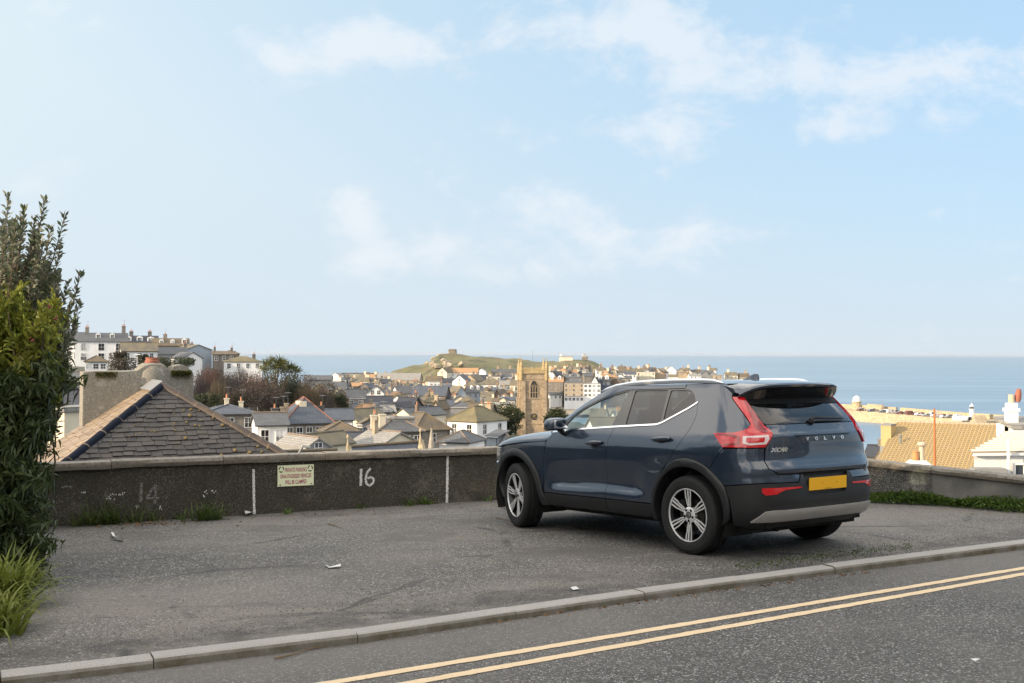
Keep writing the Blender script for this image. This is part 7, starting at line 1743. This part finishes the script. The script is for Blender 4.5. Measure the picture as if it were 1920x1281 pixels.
bump = panel_obj('rear_bumper', [panel_data(lower, off=.006, thick=.03, holes=[REC])], M_PLAST)
panel('bumper_corner', bp, M_PAINT, parent=bump)
panel_obj('plate_recess', [panel_data(inset_poly(REC, -.012), off=-.022, thick=0)], M_PLASTD, bump)
panel_obj('bumper_groove', [panel_data([(.93, .468), (.5, .500), (-.5, .500), (-.93, .468), (-.93, .476), (-.5, .512), (.5, .512), (.93, .476)], off=.0075, thick=0, inset=0)], M_PLASTD, bump)
skid = [(.845, .345), (.735, .438), (.66, .445), (-.66, .445), (-.735, .438), (-.845, .345), (-.80, .335), (-.70, .392), (-.45, .352), (.45, .352), (.70, .392), (.80, .335)]
panel_obj('skid_plate', [panel_data([(.845, .345), (.735, .438), (.66, .445), (-.66, .445), (-.735, .438), (-.845, .345), (-.45, .350), (.45, .350)], off=.022, thick=.03)], M_SKID, bump)
panel('reflector', REFL, M_RED, off=.014, thick=.02, parent=bump)
# --- tailgate
GATE = [(.615, 1.100), (.640, 1.045), (.682, .984), (.696, .869), (.684, .803), (.586, .751), (-.586, .751), (-.684, .803), (-.696, .869), (-.682, .984), (-.640, 1.045), (-.615, 1.100), (-.639, 1.142), (-.672, 1.182), (.672, 1.182), (.639, 1.142)]
gate = panel_obj('tailgate', [panel_data(GATE, grid=.028)], M_PAINT)
GL = [(.690, 1.185), (.724, 1.240), (.768, 1.351), (.800, 1.43), (.815, 1.50), (-.815, 1.50), (-.800, 1.43), (-.768, 1.351), (-.724, 1.240), (-.690, 1.185)]
panel_obj('rear_window', [panel_data(GL, off=-.003, grid=.04, green=True)], M_PRIV, gate)
rw = MB()
# --- emblem slot and letters
def surf_text(txt, s0, z0, size, name, mat, off=.004, width=None, parent=gate, shear=0.0, thick=.004, bold=.0016):
    vs, fs = text_mesh(txt, size, width, bold)
    S = np.array([s0-(v[0]+shear*v[1]) for v in vs]); Z = np.array([z0+v[1] for v in vs])
    P = car_P(S, Z)+car_N(S, Z)*off
    mb = MB(); mb.add([tuple(p) for p in P], fs)
    lo = car_P(S, Z)+car_N(S, Z)*(off-thick)
    cnt = {}
    for f in fs:
        for k in range(len(f)): cnt[(f[k], f[(k+1) % len(f)])] = 1
    bd = [e for e in cnt if (e[1], e[0]) not in cnt]
    vv, ff = [], []
    for a, b in bd:
        i = len(vv); vv += [tuple(P[a]), tuple(P[b]), tuple(lo[b]), tuple(lo[a])]; ff.append((i, i+1, i+2, i+3))
    mb.add(vv, ff)
    return mb.build(name, mat, parent)
panel_obj('emblem_slot', [panel_data([(.345, 1.074), (.25, 1.024), (-.33, 1.024), (-.425, 1.074)], off=.0015, thick=0, inset=0, grid=.02)], simple('slot_gloss', (.10, .11, .12), .14, .9), gate)
panel_obj('slot_shadow_lip', [panel_data([(.362, 1.083), (.345, 1.073), (-.425, 1.073), (-.442, 1.083)], off=.003, thick=0, inset=0, grid=.02)], M_SHELL, gate)
for ch, s in zip('VOLVO', (.193, .068, -.057, -.180, -.306)): surf_text(ch, s, 1.046, .040, 'emblem_letter', M_CHROME, .010, .042, thick=.009)
surf_text('XC40', .540, .961, .050, 'model_badge', M_CHROME, .006, .185, shear=.2, thick=.005, bold=.0020)
# --- tail lamps
for s, pl in (('L', LIGHT), ('R', flip(LIGHT))):
    lamp = panel_obj('tail_light', [panel_data(pl, off=.014, thick=.03, inset=.002, grid=.03)], M_RED)
    k = (lambda p: p) if s == 'L' else flip
    panel_obj('reversing_lens', [panel_data(k([(.890, 1.082), (.672, 1.090), (.655, 1.060), (.683, 1.014), (.82, 1.006), (.885, 1.022)]), off=.0165, thick=0, inset=0)], M_CLEAR, lamp)
    panel_obj('inner_lens', [panel_data(k([(.86, 1.068), (.70, 1.072), (.705, 1.032), (.83, 1.024), (.858, 1.034)]), off=.018, thick=0, inset=0)], M_RED, lamp)
    panel_obj('dark_band', [panel_data(k([(.79, 1.19), (.775, 1.14), (.70, 1.105), (.66, 1.12), (.70, 1.16), (.735, 1.225), (.775, 1.33), (.80, 1.40), (.815, 1.40)]), off=.0165, thick=0, inset=0)], M_REDD, lamp)
    panel_obj('light_strip', [panel_data(k([(1.16, 1.098), (.98, 1.100), (.91, 1.072), (.91, 1.012), (1.05, 1.0), (1.06, 1.015), (.93, 1.03), (.94, 1.06), (1.0, 1.082), (1.15, 1.092)]), off=.0165, thick=0, inset=0)], M_REDD, lamp)
# --- number plate
def build_plate():
    X, Z = -.838, .649; mb = MB(); mb.box((0, 0, 0), (.006, .520, .111))
    o = mb.build('number_plate', M_PLATE, car, (X-.018, 0, Z), bevel=.0015); o.rotation_euler = (0, math.radians(-3), 0)
    q = MB()
    for y in (.085, -.115): q.add([(-.005, y+.005*math.cos(a*math.pi/4), .003+.005*math.sin(a*math.pi/4)) for a in range(8)], [tuple(range(8))])
    q.add([(-.005, .05, -.048), (-.005, -.04, -.048), (-.005, -.04, -.0445), (-.005, .05, -.0445)], [(0, 1, 2, 3)])
    q.build('plate_screw', M_SHELL, o)
build_plate()
# --- arch cladding rings: raised, rolled surface between the outer line and the opening
def cladding(name, outer, cx, cz, rin, a0, a1, extra=()):
    n = 40; o = np.array(resample(outer+outer[-2:0:-1], .02)[:]) if False else None
    for sgn in (1, -1):
        V = []; m = 7
        L = [Vector(p) for p in outer]; acc = [0]
        for i in range(1, len(L)): acc.append(acc[-1]+(L[i]-L[i-1]).length)
        for i in range(n+1):
            d = acc[-1]*i/n; k = max(j for j in range(len(acc)) if acc[j] <= d+1e-9); k = min(k, len(L)-2)
            po = L[k].lerp(L[k+1], (d-acc[k])/max(1e-9, acc[k+1]-acc[k]))
            a = math.radians(a0+(a1-a0)*i/n); pi = Vector((SX(cx+rin*math.cos(a)), cz+rin*math.sin(a)))
            pi.y = max(pi.y, .285)
            for j, (t, off) in enumerate(((0, -.01), (0, .012), (.12, .022), (.6, .027), (.9, .022), (1.0, .008), (1.02, -.05))):
                q = po.lerp(pi, t); P = car_P(q.x, q.y); Nv = car_N(q.x, q.y); w = P+Nv*off; V.append((w[0], sgn*w[1], w[2]))
        mb = MB(); mb.add(V, [(i*m+j, i*m+j+1, (i+1)*m+j+1, (i+1)*m+j) for i in range(n) for j in range(m-1)])
        mb.build(name, M_PLAST, car, smooth=True)
cladding('wheel_arch', [(1.03, .36), (1.045, .50), (1.087, .651)]+RARCH[1:]+[(1.985, .43), (2.00, .298)], 0, .372, .425, 190, -12)
FR = [(SX(2.11), .298), (SX(2.16), .38)]+[p for p in arc(WBASE, .372, .512, 172, 15, 20)]+[(SX(3.22), .36)]
cladding('wheel_arch', FR[::-1], WBASE, .372, .425, -10, 190)
# --- front wing, front bumper, bonnet, lamps
hood_line = [(2.085, 1.005), (2.12, .985), (2.5, .960), (2.95, .915), (3.2, .87)]
SE = LR+(XF-XR)+LF-.01
fw = [(SX(2.168), .60), (SX(2.150), .828), (SX(2.125), .962), (SX(2.13), .978), (SX(2.5), .952), (SX(2.95), .908), (SX(3.08), .885), (SX(3.10), .72), (SX(3.13), .60)]+FARCH[::-1][3:]
panel('front_wing', fw, M_PAINT)
fb = [(SX(3.135), .60), (SX(3.10), .72), (SX(3.2), .70), (SE, .72), (SE, .27), (SX(3.4), .27), (SX(3.20), .36)]
fbo = panel_both('front_bumper', fb, M_PAINT)
panel('headlight', [(SX(3.085), .87), (SX(3.105), .725), (SX(3.9), .735), (SX(3.9), .85), (SX(3.4), .865)], simple('headlight_lens', (.30, .32, .35), .08, .3, coat=1), off=.004)
panel_both('grille', [(SX(3.92), .73), (SE, .73), (SE, .87), (SX(3.92), .87)], M_GBLACK)
def bonnet():
    NX, NY = 26, 18; V, F = [], []
    zl = pchip([p[0] for p in hood_line]+[3.4, 3.56], [p[1] for p in hood_line]+[.86, .855]); zc = pchip([2.0, 2.3, 2.8, 3.3, 3.5], [1.115, 1.10, 1.06, .97, .88])
    S0, S1 = SX(2.05), SE
    for i in range(NX+1):
        s = S0+(S1-S0)*i/NX
        x0 = float(car_P(s, .95)[0]); z0 = float(zl(x0)); p = car_P(s, z0); y = p[1]; x = p[0]
        zt = float(zc(x))
        for j in range(NY+1):
            a = math.pi/2*j/NY; cy = math.cos(a)**(2/2.5) if j < NY else 0; cz = math.sin(a)**(2/2.5)
            V.append((x-(x-2.05)*0, y*cy, z0+(max(zt, z0)-z0)*cz))
    m = NY+1; F = [(i*m+j, (i+1)*m+j, (i+1)*m+j+1, i*m+j+1) for i in range(NX) for j in range(NY)]
    mb = MB(); mb.add(V, F); mb.add([(x, -y, z) for x, y, z in V], [f[::-1] for f in F])
    mb.build('bonnet', M_PAINT, car, smooth='all')
bonnet()
# --- black under-shell that shows in the panel gaps; floor and wheel wells
sh = [(0, .30), (.97, .30), (1.03, .45), (1.09, .655), (1.17, .745), (1.30, .835), (1.515, .885), (1.75, .81), (1.88, .695), (1.97, .56), (2.0, .30), (SX(2.12), .30)]+FARCH[:16]+[(SX(3.2), .50), (SX(3.24), .30), (SE, .30), (SE, .86), (SX(3.0), .88), (SX(2.1), .99), (SX(1.9), 1.08), (SX(.4), 1.15), (.7, 1.165), (0, 1.165)]
panel_both('inner_shell', sh, M_SHELL, off=-.030, thick=0, inset=0, grid=.09)
ub = MB(); ub.box((1.35, 0, .30), (3.9, 1.40, .14)); ub.box((1.35, 0, .33), (1.55, 1.72, .10)); ub.box((-.45, 0, .36), (.5, 1.30, .16)); ub.box((3.05, 0, .40), (.6, 1.30, .3))
ub.tube([(-.62, .42, .26), (-.2, .40, .25)], .035, 8); ub.build('underbody', M_DARK, car)
for xw in (0, WBASE):
    for sg in (1, -1):
        mb = MB(); n = 28; V = []
        for k in range(n+1):
            a = math.radians(-25+230*k/n)
            V += [(xw+.432*math.cos(a), sg*.885, .372+.432*math.sin(a)), (xw+.432*math.cos(a), sg*.50, .372+.432*math.sin(a))]
        b = len(V); V.append((xw, sg*.50, .372))
        mb.add(V, [(2*k, 2*k+1, 2*k+3, 2*k+2) for k in range(n)]+[(2*k+1, b, 2*k+3) for k in range(n)])
        mb.build('wheel_well', M_DARK, car)
# --- cabin sides, glass
FWIN = [(SX(1.76), 1.116), (SX(1.80), 1.124), (3.33, 1.202), (3.335, 1.246), (3.318, 1.275), (3.285, 1.321), (3.225, 1.360), (3.12, 1.409), (2.88, 1.464), (2.60, 1.497), (SX(1.02), 1.499), (SX(1.105), 1.152)]
RWIN = [(SX(.905), 1.170), (SX(.935), 1.506), (SX(.462), 1.506), (SX(.420), 1.212), (SX(.47), 1.186), (SX(.6), 1.178)]
QWIN = [(SX(.392), 1.222), (SX(.425), 1.503), (SX(.22), 1.502), (SX(.145), 1.492), (SX(.09), 1.462), (SX(.03), 1.402), (1.52, 1.392)]
fr = [(SX(2.03), 1.076), (SX(1.73), 1.104), (SX(1.06), 1.144), (SX(.46), 1.174), (SX(.38), 1.200), (SX(.0), 1.378), (SX(.01), 1.40), (SX(.09), 1.474), (SX(.15), 1.503), (SX(.24), 1.517), (SX(1.02), 1.512), (2.88, 1.478), (3.13, 1.425), (3.25, 1.372), (3.31, 1.330), (3.345, 1.28), (3.38, 1.22), (3.42, 1.13)]
panel('window_frame', fr, M_GBLACK, off=-.004, thick=.02, inset=0, green=True, holes=[round_poly(FWIN, .012), round_poly(RWIN, .02), round_poly(QWIN, .02)])
def win(name, poly, mat):
    for s, pl in (('L', poly), ('R', flip(poly))):
        panel_obj(name, [panel_data(pl, off=-.010, thick=0, inset=-.008, green=True, grid=.05)], mat)
win('front_side_window', FWIN, M_GLASS); win('rear_side_window', RWIN, M_PRIV); win('quarter_window', QWIN, M_PRIV)
APO = [(3.46, 1.09), (3.468, 1.2), (3.472, 1.277), (3.465, 1.33), (3.445, 1.40), (3.41, 1.462), (3.34, 1.512), (3.22, 1.556)]
cant = [(SX(.24), 1.519), (SX(1.02), 1.514), (2.88, 1.480), (3.13, 1.427), (3.25, 1.374), (3.31, 1.332), (3.347, 1.28), (3.382, 1.22), (3.42, 1.10)]+APO+[(1.76, 1.556)]
panel('roof_pillar', cant, M_PAINT, green=True, thick=.03)
SG = LR+(XG-XR)+LG-.001
ws = [(p[0]+.012, p[1]) for p in APO]+[(SG+.003, 1.556), (SG+.003, 1.09)]
panel_both('windscreen', ws, M_GLASS, off=-.006, thick=0, inset=0, green=True, grid=.06)
# chrome belt strip
def strip(name, path, w, off, mat, green=False, thick=.01):
    up = [(s, z+w/2) for s, z in path]; dn = [(s, z-w/2) for s, z in path]
    panel(name, dn+up[::-1], mat, off=off, thick=thick, inset=0, green=green, grid=.05)
strip('chrome_strip', [(1.488, 1.386), (1.60, 1.338), (1.75, 1.268), (1.897, 1.200), (1.93, 1.188), (1.979, 1.176), (2.25, 1.163), (2.581, 1.146), (2.92, 1.126), (3.25, 1.106), (3.42, 1.090), (3.542, 1.078)], .016, .006, M_CHROME)
# --- roof
def roof():
    S = [s for s in np.linspace(0, SG, 70)]; O = car_P(np.array(S), np.full(len(S), 1.553), True)
    ring = [tuple(p) for p in O]+[(p[0], -p[1], p[2]) for p in O[::-1]]
    V, F = [], []; R = [1, .97, .9, .8, .65, .5, .35, .2, .05]; cx = .55; n = len(ring)
    for r in R:
        for x, y, z in ring:
            q = 1-r*r; V.append((cx+(x-cx)*r, y*r, 1.553+.048*(1-r**3)))
    V.append((cx, 0, 1.601))
    F = [(i*n+k, i*n+(k+1) % n, (i+1)*n+(k+1) % n, (i+1)*n+k) for i in range(len(R)-1) for k in range(n)]
    F += [((len(R)-1)*n+k, (len(R)-1)*n+(k+1) % n, len(V)-1) for k in range(n)]
    mb = MB(); mb.add(V, F); mb.build('roof', M_PAINT, car, smooth='all')
roof()
# --- roof rails, fin, spoiler
RAIL = [(1.50, .640, 1.515), (1.42, .638, 1.535), (1.28, .632, 1.568), (1.05, .625, 1.592), (.80, .62, 1.603), (.40, .62, 1.606), (.05, .62, 1.600), (-.08, .62, 1.592), (-.20, .62, 1.572)]
for sg in (1, -1):
    mb = MB(); n = 10; V = []
    pts = [Vector(p) for p in RAIL]
    fine = []
    for i in range(len(pts)-1): fine += [pts[i].lerp(pts[i+1], k/4) for k in range(4)]
    fine.append(pts[-1])
    for i, p in enumerate(fine):
        t = i/(len(fine)-1); h = .030*min(1, .25+6*min(t, 1-t)); w = .017
        for k in range(n):
            a = 2*math.pi*k/n; V.append((p.x, sg*p.y+w*math.cos(a), p.z-.010+h*math.sin(a)*(.62 if math.sin(a) > 0 else 1.0)))
    mb.add(V, [(i*n+k, i*n+(k+1) % n, (i+1)*n+(k+1) % n, (i+1)*n+k) for i in range(len(fine)-1) for k in range(n)]+[tuple(range(n)), tuple((len(fine)-1)*n+k for k in range(n))])
    mb.build('roof_rail', M_ALU, car, smooth='all')
def fin():
    V = []; L = [(0, .03, .0), (.10, .026, .0), (.19, .006, 0)]
    sec = [(-.06, 0, .020), (-.05, .055, .010), (-.01, .058, .016), (.06, .035, .016), (.13, .012, .010), (.16, .0, .004)]
    mb = MB()
    for x, h, w in sec: V += [(-.02+x, -w*1.6, 1.590), (-.02+x, -w*.5, 1.592+h), (-.02+x, w*.5, 1.592+h), (-.02+x, w*1.6, 1.590)]
    mb.add(V, [(4*i+k, 4*i+k+1, 4*i+k+5, 4*i+k+4) for i in range(5) for k in range(3)]+[(0, 1, 2, 3), (20, 23, 22, 21)])
    mb.build('roof_antenna', M_PAINT, car, smooth=True)
fin()
def spoiler():
    # rows across the car; each row: roof joint, mid, trailing top, trailing bottom, glass joint
    V = []; n = 41; m = 8
    for i in range(n):
        u = -1+2*i/(n-1); a = abs(u); e = a**6
        ye = u*.672; xt = -.640+.05*a*a+.15*e; zt = 1.546-.012*a*a-.075*a**8
        yr = u*.640; xr = -.19; zr = 1.594-.034*a*a-.012*e
        xm = -.42+.06*e; zm = 1.578-.026*a*a-.045*a**8
        gs = .80*a; gp = car_P(gs, 1.40, True)
        V += [(xr, yr, zr), (xm, u*.664, zm), (xt+.05, ye*.995, zt+.012), (xt+.012, ye, zt+.004), (xt, ye, zt-.008), (xt+.008, ye, zt-.028), (xt+.04, ye*.985, zt-.042), (float(gp[0])+.01, math.copysign(float(gp[1])*.985, u), 1.40)]
    top = [(i*m+k, i*m+k+1, (i+1)*m+k+1, (i+1)*m+k) for i in range(n-1) for k in range(0, 5)]
    bot = [(i*m+k, i*m+k+1, (i+1)*m+k+1, (i+1)*m+k) for i in range(n-1) for k in range(5, 7)]
    mb = MB(); mb.add(V, top, 0); b = len(mb.v)-len(V)
    mb.f += bot; mb.m += [1]*len(bot)
    mb.f += [tuple(range(m)), tuple((n-1)*m+k for k in range(m))[::-1]]; mb.m += [0, 0]
    o = mb.build('roof_spoiler', [M_PAINT, M_GBLACK], car, smooth=True)
    panel_obj('spoiler_reflection_band', [panel_data([(.776, 1.362), (.812, 1.43), (.83, 1.49), (-.83, 1.49), (-.812, 1.43), (-.776, 1.362)], off=.003, thick=0, inset=0, green=True, grid=.05)], simple('spoiler_reflection_black', (.004, .004, .0045), .55, spec=.15), o)  # black band on the glass painted for the spoiler underside's dark reflection
    q = MB(); q.add([(-.595, .16, 1.520), (-.595, -.16, 1.520), (-.560, -.16, 1.508), (-.560, .16, 1.508), (-.60, .16, 1.512), (-.60, -.16, 1.512)], [(0, 1, 5, 4), (4, 5, 2, 3)])
    q.build('brake_light', M_REDD, o)
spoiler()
# --- rear wiper
wp = MB()
def onrear(s, z, off, green=True):
    p = car_P(s, z, green)+car_N(s, z, green)*off
    return tuple(p)
wp.tube([onrear(.06, 1.205, .02), onrear(.02, 1.213, .035), onrear(-.10, 1.210, .034), onrear(-.43, 1.205, .026)], .016, 8, r2=.009)
wp.tube([onrear(.055, 1.19, .0), onrear(.05, 1.20, .03)], .03, 10)
wp.tube([onrear(-.02, 1.195, .012), onrear(-.44, 1.190, .010)], .007, 6)
wp.build('rear_wiper', M_PLASTD, car, smooth=True)
# --- handles
for x0, x1, z0, d in ((1.17, 1.42, .984, fdoor), (.19, .45, 1.046, rdoor)):
    for sg, q in zip((1, -1), d):
        mb = MB(); n = 12; V = []
        for i in range(n+1):
            t = i/n; x = x0+(x1-x0)*t; P = car_P(SX(x), z0); Nn = car_N(SX(x), z0); o = .034*math.sin(math.pi*min(1, max(0, .06+.88*t)))**.45; h = .022*(.55+.45*math.sin(math.pi*t)**.5)
            z = z0-.006*(2*t-1)
            for k in range(8):
                a = 2*math.pi*k/8; V.append((x, sg*(P[1]+o*.95+.014*math.cos(a)), z+h*math.sin(a)))
        mb.add(V, [(i*8+k, i*8+(k+1) % 8, (i+1)*8+(k+1) % 8, (i+1)*8+k) for i in range(n) for k in range(8)]+[tuple(range(8)), tuple(n*8+k for k in range(8))])
        h = mb.build('handle', M_PAINT, q, smooth='all')
        xm = (x0+x1)/2; cup = [(SX(xm+.060*math.cos(a)), z0-.016+.026*math.sin(a)) for a in [2*math.pi*i/16 for i in range(16)]]
        panel_obj('handle_cup', [panel_data(cup if sg == 1 else flip(cup), off=.0025, thick=0, inset=0)], M_SHELL, q)
# --- mirrors
for sg in (1, -1):
    mb = MB(); V = []; nu, nv = 16, 10
    for i in range(nv+1):
        b = math.pi*i/nv
        for k in range(nu):
            a = 2*math.pi*k/nu
            sxp = lambda v, e: math.copysign(abs(v)**e, v)
            x = .105*sxp(math.sin(b), .6)*sxp(math.cos(a), .7); y = .115*sxp(math.sin(b), .6)*sxp(math.sin(a), .7); z = .068*sxp(math.cos(b), .7)
            x = x-.02*(z/.07); V.append((1.80+x, sg*(1.035+y), 1.168+z))
    F = [(i*nu+k, i*nu+(k+1) % nu, (i+1)*nu+(k+1) % nu, (i+1)*nu+k) for i in range(nv) for k in range(nu)]
    mb.add(V, F)
    mb.m = [1 if sum(mb.v[i][2] for i in f)/4 < 1.125 else 0 for f in mb.f]
    o = mb.build('wing_mirror', [M_PAINT, M_GBLACK], car, smooth='all')
    a = MB(); a.tube([(1.80, sg*.99, 1.115), (1.80, sg*.93, 1.075), (1.80, sg*.89, 1.06)], .03, 8); a.build('mirror_arm', M_GBLACK, o, smooth=True)
    g = MB(); g.add([(1.71, sg*(1.035+.09), 1.125), (1.71, sg*(1.035-.09), 1.125), (1.70, sg*(1.035-.09), 1.212), (1.70, sg*(1.035+.09), 1.212)], [(0, 1, 2, 3)]); g.build('mirror_glass', M_CHROME, o)
# --- cabin inside
cab = MB()
for x in (1.35,):
    for y in (.38, -.38):
        cab.box((x, y, .72), (.52, .50, .16)); cab.add([(x-.30+dx, y+dy, z) for dx, z in ((.02, .78), (.14, .78), (-.12, 1.28), (-.2, 1.28)) for dy in (-.24, .24)], [(0, 1, 5, 4), (2, 3, 7, 6), (0, 2, 4, 6)[::-1], (0, 1, 3, 2), (1, 5, 7, 3), (4, 5, 7, 6), (0, 2, 6, 4)])
        cab.box((x-.46, y, 1.37), (.08, .26, .17))
cab.box((.45, 0, .72), (.5, 1.3, .18)); cab.add([(.26+dx, dy, z) for dx, z in ((0, .78), (.12, .78), (-.14, 1.26), (-.2, 1.26)) for dy in (-.65, .65)], [(0, 1, 3, 2), (2, 3, 5, 4), (4, 5, 7, 6), (0, 6, 7, 1), (0, 2, 4, 6), (1, 7, 5, 3)])
for y in (.38, 0, -.38): cab.box((.04, y, 1.33), (.08, .24, .12))
cab.build('seats', M_SEAT, car, bevel=.03)
db = MB(); db.box((2.02, 0, .94), (.42, 1.60, .22)); db.box((1.0, 0, .50), (2.6, 1.6, .06)); db.build('dashboard', M_PLASTD, car, bevel=.03)
st = MB(); st.tube([(1.72+.05*math.sin(a), -.38+.18*math.cos(a), .98+.17*math.sin(a)) for a in [2*math.pi*k/20 for k in range(21)]], .015, 6); st.build('steering_wheel', M_PLASTD, car, smooth=True)
# --- wheels
def wheel_parts():
    def lat(mb, prof, n=56, m=0):
        V = [(r*math.cos(2*math.pi*k/n), h, r*math.sin(2*math.pi*k/n)) for r, h in prof for k in range(n)]
        mb.add(V, [(i*n+k, i*n+(k+1) % n, (i+1)*n+(k+1) % n, (i+1)*n+k) for i in range(len(prof)-1) for k in range(n)], m)
    ty = MB(); half = [(.240, .092), (.246, .106), (.262, .113), (.268, .1125), (.270, .1155), (.300, .1185), (.318, .117), (.320, .1145), (.334, .111), (.347, .103), (.3535, .094), (.3565, .080), (.3568, .062), (.349, .060), (.349, .053), (.3572, .051), (.358, .024), (.350, .022), (.350, .015), (.358, .013)]
    lat(ty, half+[(r, -h) for r, h in half[::-1]], 72)
    # tread notches on the shoulders
    n = 64
    for k in range(n):
        a = 2*math.pi*k/n
        for s in (1, -1):
            V = []
            for da in (-.012, .012):
                for r, h in ((.3475, .1035), (.3545, .094), (.3578, .080), (.3582, .066)):
                    V.append(((r+.0006)*math.cos(a+da), s*h, (r+.0006)*math.sin(a+da)))
            ty.add(V, [(0, 1, 5, 4), (1, 2, 6, 5), (2, 3, 7, 6)], 1)
    rim = MB(); lat(rim, [(.2385, .100), (.234, .094), (.226, .080), (.214, .05), (.205, -.02), (.215, -.09), (.24, -.095)], 56, 0)
    lat(rim, [(.241, .0995), (.2435, .104), (.2425, .1085), (.236, .109), (.2335, .105), (.233, .096)], 72, 1)
    def hgt(r): return .082+.020*(r-.05)/.19
    sp = MB()
    for k in range(6):
        A = math.radians(90+60*k); ca, sa = math.cos(A), math.sin(A)
        def pt(r, w, h): return (r*ca-w*sa, h, r*sa+w*ca)
        rs = [.040, .075, .11, .15, .20, .2345]; ws = [.024, .026, .031, .038, .041, .043]
        V = []
        for r, w in zip(rs, ws): V += [pt(r, -w, hgt(r)-.006), pt(r, w, hgt(r)-.006), pt(r, w*.8, hgt(r)-.045), pt(r, -w*.8, hgt(r)-.045)]
        sp.add(V, [(4*i+j, 4*i+(j+1) % 4, 4*i+4+(j+1) % 4, 4*i+4+j) for i in range(5) for j in range(4)], 0)
        # three machined bars
        def bar(path, w):
            V = []
            for r, c in path: V += [pt(r, c-w/2, hgt(r)), pt(r, c+w/2, hgt(r)), pt(r, c+w/2+.001, hgt(r)-.009), pt(r, c-w/2-.001, hgt(r)-.009)]
            q = len(path)
            sp.add(V, [(4*i+j, 4*i+(j+1) % 4, 4*i+4+(j+1) % 4, 4*i+4+j) for i in range(q-1) for j in range(4)]+[(0, 1, 2, 3), (4*q-4, 4*q-3, 4*q-2, 4*q-1)], 1)
        bar([(.085, .0), (.12, .001), (.2335, .003)], .0125)
        bar([(.068, -.010), (.100, -.0195), (.145, -.0255), (.150, -.031), (.2335, -.0325)], .0105)
        bar([(.068, .010), (.100, .0195), (.165, .0250), (.172, .031), (.2335, .0335)], .0105)
    hub = MB(); lat(hub, [(.0, .090), (.036, .089), (.064, .0865), (.072, .082), (.074, .05)], 40, 0)
    for k in range(5):
        a = math.radians(90+36+72*k); cx, cz = .052*math.cos(a), .052*math.sin(a); n = 12
        V = [(cx+.0135*math.cos(2*math.pi*j/n), .0925, cz+.0135*math.sin(2*math.pi*j/n)) for j in range(n)]
        hub.add(V, [tuple(range(n))], 1)
        V = [(cx+.0075*math.cos(2*math.pi*j/6), .0945, cz+.0075*math.sin(2*math.pi*j/6)) for j in range(6)]
        hub.add(V, [tuple(range(6))], 2)
    cap = MB(); lat(cap, [(0, .0985), (.024, .0980), (.031, .0955), (.032, .088)], 24, 0); lat(cap, [(.016, .0990), (.0205, .0992), (.0215, .0975)], 24, 1)
    cap.add([(-.019, .0995, -.012), (-.016, .0995, -.016), (.019, .0995, .012), (.016, .0995, .016)], [(0, 1, 2, 3)], 1)
    br = MB(); lat(br, [(.0, .045), (.155, .045), (.155, .02), (0, .02)], 40, 0)
    cal = MB(); cal.add([(.10*math.cos(a)+0, h, .10*math.sin(a)) for h in (.0, .07) for a in (.3, .9)]+[(.175*math.cos(a), h, .175*math.sin(a)) for h in (.0, .07) for a in (.3, .9)], [(0, 1, 3, 2), (4, 5, 7, 6), (2, 3, 7, 6), (0, 1, 5, 4), (0, 2, 6, 4), (1, 3, 7, 5)])
    return [('tyre', ty, [M_TYRE, M_SHELL]), ('rim', rim, [M_RIMBLK, M_ALLOY]), ('spokes', sp, [M_RIMBLK, M_ALLOY]), ('hub', hub, [M_ALLOY, M_SHELL, M_RIMBLK]), ('hub_cap', cap, [M_RIMBLK, M_CHROME]), ('brake_disc', br, [M_DISC]), ('brake_caliper', cal, [M_DARK])]
def wheels():
    W = wheel_parts(); built = None
    for x, y, rot, steer in ((0, .813, 0, 0), (WBASE, .80, 17, -14), (0, -.813, 40, 0), (WBASE, -.80, 5, -14)):
        w = empty('wheel'); w.parent = car; w.location = (x, y, .358)
        spin = Matrix.Rotation(math.radians(rot), 4, 'Y'); st = Matrix.Rotation(math.radians(steer), 4, 'Z'); side = Matrix.Rotation(math.pi, 4, 'Z') if y < 0 else Matrix.Identity(4)
        w.matrix_local = Matrix.Translation((x, y, .358)) @ st @ side @ spin
        if built is None:
            built = [mb.build(n, m, w, smooth=True) for n, mb, m in W]
        else:
            for b in built: c = b.copy(); COL.objects.link(c); c.parent = w
wheels()
